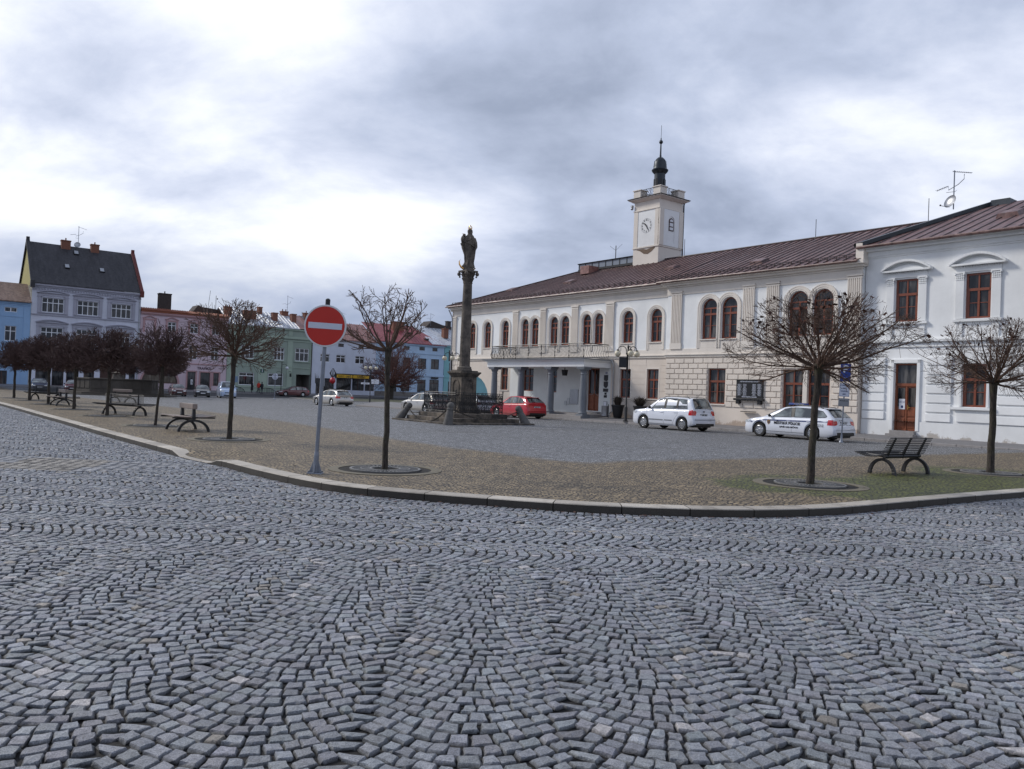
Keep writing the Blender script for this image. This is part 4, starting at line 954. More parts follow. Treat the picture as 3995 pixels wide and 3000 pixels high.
while k<12.8: mb.box(k,k+.16,-.14,.02,12.92,13.1); k+=.33
mb.box(-.5,12.9,-.06,.02,12.75,12.92)
for a,b,z0,z1 in up+lo:
    c_=(a+b)/2; hw=(b-a)/2+.62
    for s,t in ((a-.5,a-.14),(b+.14,b+.5)): mb.box(s,t,-.1,.02,z0-.2,z1+.2); mb.box(s-.05,t+.05,-.14,.02,z1+.1,z1+.24)
    mb.box(a-.5,b+.5,-.09,.02,z1+.24,z1+.6); mb.box(a-.12,a,-.06,.02,z0,z1+.12); mb.box(b,b+.12,-.06,.02,z0,z1+.12); mb.box(a-.12,b+.12,-.06,.02,z1,z1+.12)
    p=[c_-hw+2*hw*i/10 for i in range(11)]; f=lambda x:z1+.72+.34*(1-((x-c_)/hw)**2)
    for x,x2 in zip(p,p[1:]): mb.prism([(x,f(x)-.14),(x2,f(x2)-.14),(x2,f(x2)),(x,f(x))],-.3,.02)
    mb.box(c_-hw,c_+hw,-.24,.02,z1+.6,z1+.7)
    mb.box(a-.3,b+.3,-.2,.02,z0-.14,z0-.02)
mb.build('mouldings',M['lilac2'],H)
mb=MB(); gable(mb,-.45,12.85,-.42,13.75,6.4,20.0,13.2); rf=mb.build('roof',M['roof_slate'],H)
mb=MB(); mb.poly([(-.5,0,11),(-.5,13,11),(-.5,13,13.6),(-.5,6.4,19.9),(-.5,0,13.6)]); mb.box(-.52,-.48,0,13,-.5,11); mb.build('gable_wall',M['yellow'],H)
M['redcop']=simple('red_coping',(.13,.032,.028),.8,var=.3)
for x,mt in ((-.5,'roof_slate'),(12.9,'redcop')):
    mb=MB()
    for (ya,za),(yb,zb) in ((( -.5,13.7),(6.4,20.15)),((6.4,20.15),(13.2,13.7))):
        n=16
        for k in range(n):
            p=lambda t:(ya+(yb-ya)*t,za+(zb-za)*t)
            (y0_,z0_),(y1_,z1_)=p(k/n),p((k+1)/n)
            mb.poly([(x-.22,y0_,z0_+.16),(x+.22,y0_,z0_+.16),(x+.22,y1_,z1_+.16),(x-.22,y1_,z1_+.16)]); mb.poly([(x-.22,y0_,z0_-.3),(x-.22,y0_,z0_+.16),(x-.22,y1_,z1_+.16),(x-.22,y1_,z1_-.3)]); mb.poly([(x+.22,y0_,z0_-.3),(x+.22,y0_,z0_+.16),(x+.22,y1_,z1_+.16),(x+.22,y1_,z1_-.3)])
            mb.poly([(x-.22,y0_,z0_-.3),(x+.22,y0_,z0_-.3),(x+.22,y0_,z0_+.16),(x-.22,y0_,z0_+.16)])
    mb.box(x-.25,x+.25,-.55,.1,13.1,13.95); mb.box(x-.2,x+.2,6.2,6.6,20.1,20.6)
    mb.build('gable_coping',M[mt],H)
chim(H,3.5,4.65,6.2,18.5,20.7,pots=1); chim(H,7.25,8.3,6.2,18.5,20.65,pots=1)
for x,y_ in ((3.85,2.7),(8.2,2.7),(5.3,5.3)):
    z=13.75+(y_+.42)*.917; mb=MB(); mb.M=Matrix.Translation((x,y_,z))@Matrix.Rotation(R(42.5),4,'X'); mb.box(-.32,.32,-.45,.45,0,.14); o=mb.build('skylight',M['iron'],rf); mb=MB(); mb.M=Matrix.Translation((x,y_,z))@Matrix.Rotation(R(42.5),4,'X'); mb.box(-.25,.25,-.36,.36,.14,.15); mb.build('pane',M['zinc'],o)
aerial(H,5.65,6.2,19.8,3.2,True,1.15)
mb=MB(); mb.tube([(12.75,-.3,13.4),(12.7,-.12,12.8),(12.7,-.12,.3)],.07,6); mb.build('downpipe',M['zinc'],H)

# pink house
H=house('pink_house','pink house with terracotta tile parapet, arched shopfront and tobacconist doors',13)
ws=[(16.62,17.75,8.55,9.92),(19.75,20.88,8.55,9.92),(22.9,24.0,8.55,9.92)]; w2=[(13.6,14.75,4.7,6.7),(16.62,17.75,4.7,6.7),(19.75,20.88,4.7,6.7),(22.9,24.0,4.7,6.7)]
gr=[(13.35,18.3,-.1+1.1,3.47,True),(19.65,20.8,.1,2.88),(21.5,22.92,.1,2.85),(23.4,24.2,.9,2.85)]
hwall('wall',M['pink'],H,12.92,25.28,-.6,11.2,ws+w2+gr)
for h in ws+w2: window(H,*h,.08,style='g2',fm='wframe',gm='glass2')
window(H,13.35,18.3,1.0,3.47,.12,True,style='v2',fm='dwood',gm='glass2',fw=.16); 
for h in gr[1:]: window(H,*h[:4],.12,style='plain',fm='dwood',gm='glass2',fw=.1)
mb=MB()
for a,b,z0,z1 in ws+[(13.55,14.75,8.55,9.92)]:
    c_=(a+b)/2
    for s,t in ((a-.28,a-.02),(b+.02,b+.28)): mb.box(s,t,-.1,.02,z0-.3,z1+.1)
    mb.box(a-.28,b+.28,-.1,.02,z1+.08,z1+.28)
    p=[c_-.95+1.9*i/12 for i in range(13)]; f=lambda x:z1+.42+.32*math.cos((x-c_)/.95*PI/1.0)*.5+.16
    for x,x2 in zip(p,p[1:]): mb.prism([(x,f(x)-.13),(x2,f(x2)-.13),(x2,f(x2)),(x,f(x))],-.2,.02)
for h in gr[1:]: mb.box(h[0]-.2,h[0]-.02,-.07,.02,h[2],h[3]+.16); mb.box(h[1]+.02,h[1]+.2,-.07,.02,h[2],h[3]+.16); mb.box(h[0]-.2,h[1]+.2,-.07,.02,h[3]+.0,h[3]+.16)
arch_band(mb,13.35,18.3,.2,1.0,.22,0,.09) if False else None
mb.box(18.5,25.25,-.09,.02,3.95,4.1); mb.box(12.95,25.28,-.14,.02,10.75,10.9); mb.box(12.95,25.28,-.26,.02,10.9,11.15)
n=20; rr=2.475
for k in range(n):
    a0,a1=PI*k/n,PI*(k+1)/n; 
    mb.prism([(15.825-rr*math.cos(a0),.995+rr*math.sin(a0)),(15.825-(rr+.24)*math.cos(a0),.995+(rr+.24)*math.sin(a0)),(15.825-(rr+.24)*math.cos(a1),.995+(rr+.24)*math.sin(a1)),(15.825-rr*math.cos(a1),.995+rr*math.sin(a1))],-.08,.02)
mb.build('mouldings',M['pink2'],H)
mb=MB(); mb.box(12.95,25.3,-.34,.6,11.15,11.32); mb.poly([(12.95,-.4,11.34),(25.3,-.4,11.34),(25.3,.7,11.72),(12.95,.7,11.72)])
x=13.0
while x<25.25: mb.tube([(x+.1,-.46,11.38),(x+.1,.7,11.78)],.085,6); x+=.235
mb.poly([(12.95,.7,11.72),(25.3,.7,11.72),(25.3,9,11.0),(12.95,9,11.0)]); mb.build('roof',M['tile'],H)
chim(H,16.0,17.65,3.2,11.2,14.3,'dchim',1.2,1)
mb=MB(); mb.prism([(21.6,11.2),(21.6,12.2),(22.4,13.3),(23.0,13.05),(25.2,12.9),(25.2,11.2)],5.5,8.5); mb.build('roof_turret',M['dchim'],H)
mb=MB(); mb.tube([(24.0,6,12.9),(24.3,6,15.8)],.03,5); mb.tube([(25.2,6,12.5),(25.2,6,15.1)],.04,5); mb.sphere((25.4,6,14.6),.12,8,5); mb.build('aerial',M['iron'],H)
for t_,x,z,s in (('CUKRÁRNA',16.1,2.98,.62),('TRAFIKA',22.0,3.42,.52)): text('lettering',t_,M['wframe'] if x<17 else simple('sign_letters',(.06,.03,.05),.5),s,H,(x,-.05 if x>17 else .08,z),(R(90),0,0),.012)

# green house
H=house('green_house','sage green house with pale pilasters, shiny pale metal roof and many brick chimneys',25)
us_=[(27.4,29.4,5.3,7.35),(32.6,34.3,5.3,7.3),(36.1,38.4,5.32,7.4)]; gr=[(27.2,29.6,1.2,3.12),(31.8,34.25,1.25,3.2)]; ga=[(36.4,38.75,-.3,3.2)]
hwall('wall',M['green'],H,25.3,38.92,-.6,10.3,us_+gr+ga)
for h in us_: window(H,*h,.1,style='g3',fm='wframe',gm='glass2',fw=.1)
for h in gr: window(H,*h,.1,style='shop',fm='wframe',gm='glass2',fw=.1)
mb=MB(); mb.poly([(36.4,3.5,-.4),(38.75,3.5,-.4),(38.75,3.5,3.2),(36.4,3.5,3.2)]); mb.poly([(36.4,.1,-.4),(36.4,3.5,-.4),(36.4,3.5,3.2),(36.4,.1,3.2)]); mb.poly([(38.75,.1,-.4),(38.75,3.5,-.4),(38.75,3.5,3.2),(38.75,.1,3.2)]); mb.poly([(36.4,.1,3.2),(38.75,.1,3.2),(38.75,3.5,3.2),(36.4,3.5,3.2)]); mb.build('passage',M['plinth'],H)
mb=MB()
for a,b in ((25.32,26.5),(30.2,31.55),(34.8,35.65)): mb.box(a,b,-.08,.02,-.5,8.4); mb.box(a+.1,b-.1,-.06,.02,9.25,10.2)
mb.box(38.62,38.92,-.06,.02,3.3,8.4)
for z0,z1,p in ((8.4,8.52,.1),(8.8,8.95,.2),(8.95,9.2,.14),(4.15,4.25,.08),(10.15,10.4,.22),(.9,1.05,.08)): mb.box(25.3,38.92,-p,.02,z0,z1) if z0>1 else mb.box(25.3,36.3,-p,.02,z0,z1)
for a,b,z0,z1 in us_: mb.box(a-.15,b+.15,-.16,.02,z0-.16,z0-.02)
mb.build('mouldings',M['green2'],H)
mb=MB(); gable(mb,25.3,36.6,-.35,10.5,5.2,13.15,10.4); rf=mb.build('roof',M['roof_white'],H); seams(rf,25.3,36.6,-.35,10.5,5.2,13.15,.55,'zinc')
mb=MB(); mb.poly([(36.6,-.35,10.5),(38.95,-.35,10.5),(38.95,5.2,13.1),(35.8,5.2,13.1)]); mb.build('roof',M['roof_pink'],H)
for a,b,y_,z0,z1 in ((28.3,30.2,2.2,11.3,12.9),(31.4,32.0,4.6,12.4,13.85),(32.95,33.75,2.4,11.4,12.95),(35.35,36.45,4.8,12.2,13.55),(36.2,36.95,2.6,11.4,13.05),(25.6,26.7,3.2,11.6,13.3)): chim(H,a,b,y_,z0,z1,pots=2 if b-a>1 else 0)
mb=MB()
for k in range(6): x=28.7+k*.46; mb.tube([(x,5.2,13.0),(x,5.2,13.75)],.03,4); mb.tube([(x,5.2,13.0),(x+.46,5.2,13.75)],.02,4) if k<5 else None
mb.tube([(28.3,5.2,13.3),(28.7,5.2,13.78),(31.0,5.2,13.78)],.04,4); mb.tube([(28.7,5.2,13.05),(31.0,5.2,13.05)],.03,4); mb.build('roof_walkway',M['iron'],H)
aerial(H,36.35,4.6,12.6,3.6,False,1.0)
mb=MB(); mb.box(30.5,31.1,-.14,-.08,3.22,3.78); s=mb.build('information_sign',simple('dark_green_sign',(.02,.09,.075),.4),H); text('lettering','i',M['paper'],.6,s,(30.8,-.145,3.5),(R(90),0,0),.02)
mb=MB(); mb.tube([(35.1,-.1,3.6),(35.1,-.9,3.6),(35.1,-.95,3.4)],.03,5); mb.box(35.06,35.14,-1.15,-.55,2.75,3.3); mb.build('hanging_sign',M['iron'],H)
mb=MB(); mb.tube([(38.85,-.15,10.3),(38.85,-.12,.2)],.07,6); mb.build('downpipe',M['dchim'],H)

# white house with the yellow shop sign
H=house('white_shop_house','bluish white house with yellow paint shop sign and faded red metal roof',39)
us_=[(39.0+1.4,42.05,5.45,6.77),(43.2,44.9,5.45,6.77),(46.68,48.4,5.45,6.77)]; at_=[(43.5,44.5,8.1,8.65),(47.2,48.2,8.1,8.65)]; gr=[(39.8,40.9,.1,2.74),(41.3,43.0,.5,2.8),(43.4,46.1,.95,2.9),(46.3,48.5,.95,2.9),(48.7,50.4,.95,2.9)]
hwall('wall',M['wht2'],H,38.97,50.55,-.6,9.2,us_+at_+gr)
for h in us_: window(H,*h,.1,style='g2',fm='wframe',gm='glass2',fw=.09)
for h in at_: window(H,*h,.1,style='v2',fm='dwood',gm='glass2')
for h in gr: window(H,*h,.1,style='v2',fm='dwood',gm='glass2',fw=.07)
mb=MB(); mb.box(43.1,50.3,-.16,.02,2.92,3.66); mb.build('sign_board',M['black'],H)
for a,b,t_ in ((43.35,46.2,'BARVY - LAKY'),(46.35,49.3,'KOBERCE')):
    mb=MB(); mb.box(a,b,-.19,-.16,3.0,3.5); s=mb.build('shop_sign',M['yellowsign'],H); text('lettering',t_,M['ink'],.36,s,((a+b)/2,-.2,3.24),(R(90),0,0),.008)
mb=MB(); gable(mb,38.97,50.55,-.4,9.3,5.2,12.5,10.4); rf=mb.build('roof',M['roof_pink'],H); seams(rf,38.97,50.55,-.4,9.3,5.2,12.5,.6,'roof_red')
chim(H,39.2,40.1,4.6,12.0,13.6); chim(H,44.5,45.8,5.4,12.2,13.4,'brick',.9,1); aerial(H,39.0,4.8,12.2,1.5,True,1.1); aerial(H,46.5,5.4,12.2,2.2,True,.9)

# light blue house
H=house('light_blue_house','light blue house with bright red hipped metal roof and dark shop windows',51)
us_=[(53.14,54.85,5.1,7.05),(55.95,57.45,5.15,7.07),(58.95,60.63,5.2,7.07),(61.65,63.35,5.25,7.08)]; at_=[(56.0,57.1,8.45,9.05),(59.14,60.26,8.5,9.12),(61.87,62.95,8.5,9.14)]; gr=[(53.2,54.8,.9,3.2),(55.65,57.4,1.1,3.3),(58.98,60.7,1.05,3.3),(61.5,63.5,.9,3.35)]
hwall('wall',M['lblue'],H,50.6,64.4,.9,9.5,us_+at_+gr); mb=MB(); mb.box(50.6,64.42,-.06,.1,-.6,1.0); mb.build('plinth',M['plinth'],H)
for h in us_: window(H,*h,.1,style='g2',fm='dwood',gm='glass2')
for h in at_: window(H,*h,.1,style='v2',fm='dwood',gm='glass2')
for h in gr: window(H,*h,.1,style='shop',fm='dwood',gm='glass2')
mb=MB()
for z0,z1,p in ((3.9,4.1,.14),(4.1,4.25,.08),(7.85,8.0,.1),(9.3,9.55,.25)): mb.box(50.6,64.45,-p,.02,z0,z1)
for a,b,z0,z1 in us_: mb.box(a-.12,b+.12,-.07,.02,z1,z1+.12); mb.box(a-.12,a,-.05,.02,z0,z1); mb.box(b,b+.12,-.05,.02,z0,z1)
mb.build('mouldings',M['lblue'],H)
mb=MB(); ez3=9.65; mb.poly([(50.5,-.4,ez3),(64.7,-.4,ez3),(60.6,6,13.15),(50.5,6,13.15)]); mb.poly([(64.7,-.4,ez3),(64.7,12,ez3),(60.6,6,13.15)]); mb.poly([(50.5,-.4,ez3-.12),(64.7,-.4,ez3-.12),(64.7,-.4,ez3),(50.5,-.4,ez3)]); rf=mb.build('roof',M['roof_red'],H); seams(rf,50.5,64.5,-.4,ez3,6,13.15,.6,'roof_red',(60.6,64.7))
for x,y_ in ((54.5,3.2),(58.8,3.0),(61.2,1.2)): mb=MB(); mb.box(x-.4,x+.4,y_-.3,y_+.3,ez3+(y_+.4)*.55-.1,ez3+(y_+.4)*.55+.25); mb.build('roof_hatch',M['dchim'],rf)
chim(H,55.8,58.0,4.2,11.5,13.6,'brick',.9,0)
mb=MB(); mb.box(61.7,63.2,-.3,-.2,3.5,3.85); s=mb.build('shop_sign',M['black'],H)
# teal house
H=house('teal_house','narrow teal house with shiny pale roof, seen beside the town hall corner',65)
us_=[(65.4,66.6,6.9,8.9),(68,69.4,5.2,7.2),(65.6,66.9,5.0,6.6),(70.5,72,5.2,7.2)]; gr=[(65.5,67,.3,3.2),(68,70,.3,3.0)]
hwall('wall',M['teal'],H,64.5,78,-.6,9.7,us_+gr)
for h in us_: window(H,*h,.1,style='g2',fm='dwood',gm='glass2')
for h in gr: window(H,*h,.1,style='v2',fm='dwood',gm='glass2')
mb=MB(); mb.box(64.5,78,-.1,.02,3.85,4.0); mb.box(64.5,78,-.22,.02,9.4,9.7); mb.build('mouldings',M['teal'],H)
mb=MB(); gable(mb,61.5,78,-.35,9.8,7,13.5,14); rf=mb.build('roof',M['roof_white'],H); seams(rf,64.6,78,-.35,9.8,7,13.5,.7,'zinc')
chim(H,65.6,66.6,2.6,11.2,13.0); mb=MB(); mb.prism([(63.8,12.9),(71,12.9),(71,13.7),(68,14.0),(65.6,14.6)],6.5,9.5); mb.build('roof_dormer',M['dchim'],H); chim(H,69.2,70.0,7,13.2,14.9,'dchim',.8,0)
aerial(H,65.3,6.5,13.6,2.4,False,1.0)
# ---------------------------------------------------------------- column monument
CCX,CCY=-2.435,40.2
S=thing('column_monument','dark stone column with a robed statue on top standing on a stepped plinth','monument',(CCX,CCY,0),TA)
mb=MB(); mb.box(-2.6,2.6,-2.6,2.6,-.2,.085); mb.build('step',M['sand'],S,bevel=.02)
mb=MB(); mb.box(-2.05,2.05,-2.05,2.05,.08,.275); mb.build('step',M['sand'],S,bevel=.02)
mb=MB(); mb.box(-1.62,1.62,-1.62,1.62,.27,.48); mb.build('step',M['sand'],S,bevel=.02)
mb=MB(); mb.box(-.66,.66,-.66,.66,.48,.66); mb.frus(-.62,.62,-.62,.62,.66,.86,.13); mb.box(-.46,.46,-.46,.46,.86,2.3); mb.frus(-.62,.62,-.62,.62,2.48,2.56,.0); mb.frus(-.48,.48,-.48,.48,2.3,2.48,-.12); mb.box(-.5,.5,-.5,.5,2.56,2.62)
for a in range(4):
    mb.M=Matrix.Rotation(a*PI/2,4,'Z'); arch_band(mb,-.2,.2,1.45,1.9,.07,-.46,.035,8); mb.box(-.27,.27,-.5,-.46,1.38,1.45)
    mb.M=Matrix.Rotation(a*PI/2+PI/4,4,'Z'); mb.prism([(-.6,.5),(-.86,.5),(-.82,.68),(-.72,.85),(-.62,1.1)],-.12,.12)
mb.build('pedestal',M['sand'],S,bevel=.012)
mb=MB(); flu=lambda a,z:1-.045*(.5+.5*math.cos(a*18)) if 2.82<z<4.3 else 1
mb.lathe([(.38,2.62),(.38,2.7),(.34,2.72),(.36,2.76),(.33,2.81),(.285,2.83),(.272,2.9),(.27,3.6),(.266,4.24),(.268,4.26),(.275,4.3),(.272,4.34),(.262,4.4),(.25,5.4),(.235,6.4),(.222,7.02),(.245,7.04),(.245,7.08),(.22,7.1)],72,wob=flu); mb.build('shaft',M['soot'],S,smooth=True)
mb=MB(); lf=lambda a,z:1+.10*math.cos(a*8)*(1 if z<7.45 else .3)
mb.lathe([(.21,7.08),(.25,7.2),(.30,7.3),(.26,7.33),(.29,7.42),(.36,7.5),(.30,7.52),(.33,7.6)],48,wob=lf); mb.box(-.36,.36,-.36,.36,7.6,7.68)
for sx in (-1,1):
    for sy in (-1,1): mb.sphere((sx*.33,sy*.33,7.5),.1,10,6); mb.sphere((sx*.3,sy*.3,7.36),.05,8,5)
    mb.sphere((sx*.36,0,7.58),.07,8,5); mb.sphere((0,sx*.36,7.58),.07,8,5)
mb.build('capital',M['soot'],S,smooth=True)
# statue in world axes (counter-rotated)
st=MB(); st.M=Matrix.Rotation(-TA,4,'Z'); st.lathe([(.27,7.68),(.26,7.84)],20)
secs=[(7.84,.02,.30,.26),(7.92,.005,.305,.26),(8.02,.02,.25,.22),(8.12,.03,.225,.20),(8.3,.025,.25,.21),(8.5,.02,.265,.22),(8.7,.0,.30,.23),(8.85,-.01,.335,.24),(9.0,-.02,.34,.25),(9.12,-.03,.335,.25),(9.25,-.02,.31,.24),(9.36,.0,.27,.21),(9.45,.02,.19,.17),(9.51,.02,.13,.13),(9.56,.02,.115,.12),(9.62,.02,.13,.14),(9.69,.015,.133,.145),(9.75,.015,.115,.125),(9.79,.015,.07,.08)]
n=40; rows=[]
for z,cx,rx,ry_ in secs:
    row=[]
    for k in range(n):
        a=2*PI*k/n; fold=1+(.10*math.sin(9*a+z*1.5)+.06*math.sin(14*a-z*2.2))*(1 if z<9.3 else .25)+(.07*math.sin(a*1-2.4*(z-8.6)) if z>8.5 and z<9.4 else 0)
        row.append(st.P((cx+rx*fold*math.cos(a),ry_*fold*math.sin(a),z)))
    rows.append(row)
for i in range(len(rows)-1):
    for k in range(n): st.F((rows[i][k],rows[i][(k+1)%n],rows[i+1][(k+1)%n],rows[i+1][k]))
st.F(rows[-1]); 
st.sphere((-.27,-.08,9.46),.085,12,8); st.sphere((-.33,-.1,9.26),.13,12,8,.8,1,1.35); st.tube([(-.36,-.12,9.12),(-.40,-.16,9.02),(-.36,-.18,8.92)],[.06,.05,.04],8); st.tube([(.24,-.05,9.3),(.33,-.12,9.08),(.36,-.16,8.86),(.31,-.2,8.72)],[.09,.08,.07,.05],8); st.tube([(-.2,-.12,9.34),(-.28,-.2,9.18),(-.2,-.24,9.08)],[.07,.06,.045],8)
st.tube([(-.22,-.18,9.1),(.05,-.24,9.02),(.3,-.18,8.86)],[.05,.05,.03],8); st.tube([(.1,-.2,9.32),(.0,-.24,9.2),(-.2,-.2,9.16)],[.06,.05,.04],8)
st.build('statue',M['soot'],S,smooth=True)
g=MB(); g.M=Matrix.Rotation(-TA,4,'Z'); g.lathe([(.085,9.78),(.09,9.83)],14,(.015,0,0),cap=False); g.sphere((.015,0,9.985),.02,8,5)
for k in range(6): a=2*PI*k/6; g.tube([(.015+.088*math.cos(a),.088*math.sin(a),9.82),(.015+.1*math.cos(a),.1*math.sin(a),9.89),(.015+.05*math.cos(a),.05*math.sin(a),9.95),(.015,0,9.98)],.013,5)
g.build('crown',M['gold'],S); g=MB(); g.M=Matrix.Rotation(-TA,4,'Z'); g.tube([(-.24,-.1,7.76),(-.36,-.1,7.84),(-.45,-.1,7.98),(-.47,-.1,8.12),(-.41,-.1,8.24)],[.05,.045,.036,.026,.008],8); g.tube([(.24,.1,7.76),(.36,.1,7.84)],[.045,.02],8); g.build('crescent',M['gold'],S); g=MB(); g.M=Matrix.Rotation(-TA,4,'Z'); g.tube([(-.2,-.1,9.52),(-.38,-.12,9.545)],.008,4); g.build('sceptre',M['gold'],S)
# wrought iron fence round it
FN_=thing('iron_fence','ornate black wrought iron fence around the foot of the column','fence',(CCX,CCY,.48),TA)
def fence_side(mb,L):
    for z in (.10,.92,1.02): mb.tube([(-L,0,z),(L,0,z)],.013,5)
    n=26
    for k in range(n+1):
        x=-L+2*L*k/n; mb.tube([(x,0,0 if k%4==0 else .1),(x,0,1.02)],.010 if k%4 else .018,4)
        if k<n:
            xc=x+L/n
            mb.tube([(xc,0,.1),(xc-.03,0,.25),(xc+.03,0,.42),(xc-.03,0,.6),(xc+.02,0,.78),(xc,0,.92)],.009,4)
            mb.tube([(xc+.035*math.cos(t),.0,.5+.075*math.sin(t)) for t in [2*PI*i/8 for i in range(9)]],.008,4); mb.tube([(xc+.04*math.cos(t),.0,.78+.05*math.sin(t)) for t in [2*PI*i/8 for i in range(9)]],.008,4)
            if k%2==0: mb.sphere((xc,0,.3),.028,6,4)
src=None
for k in range(4):
    mb=MB(); 
    if src is None: fence_side(mb,1.42); src=mb.build('fence_panel',M['iron'],FN_,(0,-1.42,0))
    else: a=k*PI/2; inst('fence_panel',src,FN_,(1.42*math.sin(a),-1.42*math.cos(a),0),(0,0,a))
pm=MB(); pm.tube([(0,0,0),(0,0,1.1)],.025,6); pm.sphere((0,0,1.12),.04,8,5); p0=pm.build('post',M['iron'],FN_,(-1.42,-1.42,0))
for q in ((1.42,-1.42),(1.42,1.42),(-1.42,1.42)): inst('post',p0,FN_,(*q,0))
# stone bollards and chains
bm_=MB(); bm_.lathe([(.235,-.08),(.235,.0),(.15,.68),(.165,.70),(.165,.76),(.14,.78),(.135,.80),(.165,.86),(.168,.93),(.14,1.0),(.08,1.05),(.01,1.065)],20)
B0=None; heads=[]
for (x,y,tx,ty_,lb) in ((-5.72,40.7,.62,-.10,'stone bollard left of the column leaning far over to the right'),(-2.86,36.35,.10,.02,'upright stone bollard in front of the column steps'),(.78,40.0,-.46,.12,'stone bollard right of the column leaning to the left, before the red car'),(-2.0,44.2,.08,.1,'stone bollard behind the column, hidden by the steps')):
    if lb.endswith('by the steps'): continue
    if B0 is None: o=B0=bm_.build('stone_bollard',simple('bollard_stone',(.11,.105,.10),.85,var=.45,scale=6,bst=.6,bscale=40),smooth=True)
    else: o=inst('stone_bollard',B0,None)
    d=Vector((tx,ty_,.9)).normalized(); o.rotation_mode='QUATERNION'; o.rotation_quaternion=Vector((0,0,1)).rotation_difference(d); o.location=(x,y,0.0)
    tag(o,lb,'bollard','stone bollards around the column'); heads.append(Vector((x,y,0))+d*.74)
mb=None
def chain(p,q,sag,label):
    mb=MB(); L=0; N_=56; pts=[p.lerp(q,t/400)-Vector((0,0,sag*4*(t/400)*(1-t/400))) for t in range(401)]
    tot=sum((b-a).length for a,b in zip(pts,pts[1:])); n=int(tot/.10); acc=0; i=0; out=[]
    for k in range(n+1):
        tgt=tot*k/n
        while i<399 and acc+(pts[i+1]-pts[i]).length<tgt: acc+=(pts[i+1]-pts[i]).length; i+=1
        out.append(pts[i].copy())
    for k in range(n):
        a,b=out[k],out[k+1]; d=(b-a).normalized(); s_=d.cross(Vector((0,0,1))).normalized(); u_=s_.cross(d) 
        w_=s_ if k%2 else u_; c_=(a+b)/2
        mb.tube([c_+d*(.066*math.cos(t))+w_*(.034*math.sin(t)) for t in [2*PI*j/8 for j in range(9)]],.013,4,False)
    tag(mb.build('chain',simple('rusty_iron',(.03,.024,.02),.7,var=.4,scale=10)),label,'chain','iron chains between the bollards')
chain(heads[0]+Vector((.1,-.1,0)),heads[1]+Vector((-.15,.05,0)),.62,'iron chain sagging between the left leaning bollard and the upright bollard')
chain(heads[1]+Vector((.15,.08,0)),heads[2]+Vector((-.1,-.1,0)),.42,'iron chain in front of the column between the upright and the right bollard')
# ---------------------------------------------------------------- fountain basin
FX,FY=-43.6,88.0; fz=gz(FX,FY)
F_=thing('fountain','large octagonal grey stone fountain basin on low steps behind the row of trees','fountain',(FX,FY,fz),R(10))
oct_=lambda r:[(r*math.cos(PI/8+k*PI/4),r*math.sin(PI/8+k*PI/4)) for k in range(8)]
M['basin']=simple('basin_stone',(.075,.065,.055),.9,var=.5,scale=1.5,bst=.4,bscale=20)
mb=MB(); mb.slab(oct_(6.2),-.2,.18); mb.build('step',M['basin'],F_); mb=MB(); mb.slab(oct_(5.4),.18,.36); mb.build('step',M['basin'],F_)
mb=MB(); mb.slab(oct_(4.25),.36,.6); mb.slab(oct_(4.15),.6,1.72); mb.slab(oct_(4.3),1.72,1.86)
for k in range(8):
    mb.M=Matrix.Rotation(k*PI/4,4,'Z')
    for j in (-1.0,0,1.0): mb.box(3.82,3.88,j-.42,j+.42,.75,1.6)
mb.build('basin',M['basin'],F_,bevel=.02); mb=MB(); mb.lathe([(.7,1.6),(.6,2.4),(.75,2.5),(.3,2.6),(.25,3.3),(.4,3.5),(.1,3.8)],12); mb.build('pillar',M['soot'],F_)
# ---------------------------------------------------------------- street lamps
M['globe']=simple('opal_globe',(.62,.56,.42),.3,var=.08)
def lamp(x,y,z,rz,label,extra=()):
    t=thing('street_lamp',label,'street lamp',(x,y,z),rz,'street lamps with globes')
    mb=MB(); mb.lathe([(.17,0),(.17,.05),(.11,.08),(.095,.12),(.095,.85),(.07,.92),(.05,.96),(.045,3.0),(.04,4.5),(.06,4.55),(.05,4.62),(.005,4.72)],12)
    for a in (0,2.09,4.19): mb.tube([(.11*math.cos(a),.11*math.sin(a),3.2),(.11*math.cos(a),.11*math.sin(a),4.2)],.014,5)
    mb.build('pole',M['iron'],t,smooth=True)
    for k,a in enumerate((PI*.97,-PI*.46,PI*.07+.15)):
        c,s=math.cos(a),math.sin(a); m2=MB(); r=.26
        m2.tube([(.1*c,.1*s,4.1)]+[((.1+r-r*math.cos(q))*c,(.1+r-r*math.cos(q))*s,4.34+r*math.sin(q)) for q in [PI*i/10 for i in range(11)]]+[((.1+2*r)*c,(.1+2*r)*s,4.34)],.026,6)
        m2.lathe([(.07,4.30),(.09,4.36),(.03,4.4)],10,((.1+2*r)*c,(.1+2*r)*s,0)); ar=m2.build('arm',M['iron'],t)
        m2=MB(); m2.sphere(((.1+2*r)*c,(.1+2*r)*s,4.14),.19,20,12); m2.build('globe',M['globe'],ar,smooth=True)
    for e in extra:
        mb=MB(); mb.box(*e[1]); o=mb.build(e[0],M[e[2]],t)
        if len(e)>3: text('lettering',e[3],M['ink'],.12,o,((e[1][0]+e[1][1])/2,e[1][2]-.012,(e[1][4]+e[1][5])/2),(R(90),0,0))
    return t
lamp(7.02,48.6,.1,0,'black street lamp with three cream globes in front of the town hall windows',(('speaker_box',(-.52,-.1,-.16,.1,3.3,3.92),'black'),))
lamp(-16.6,93.2,-.28,0,'three globe street lamp with direction signs on the traffic island',(('direction_sign',(.1,1.0,-.06,-.02,2.55,2.8),'paper','HRAD'),('direction_sign',(.12,.98,-.06,-.02,2.28,2.52),'paper','WC  i'),('direction_sign',(-1.1,-.1,-.06,-.02,2.2,2.4),'paper','CENTRUM')))
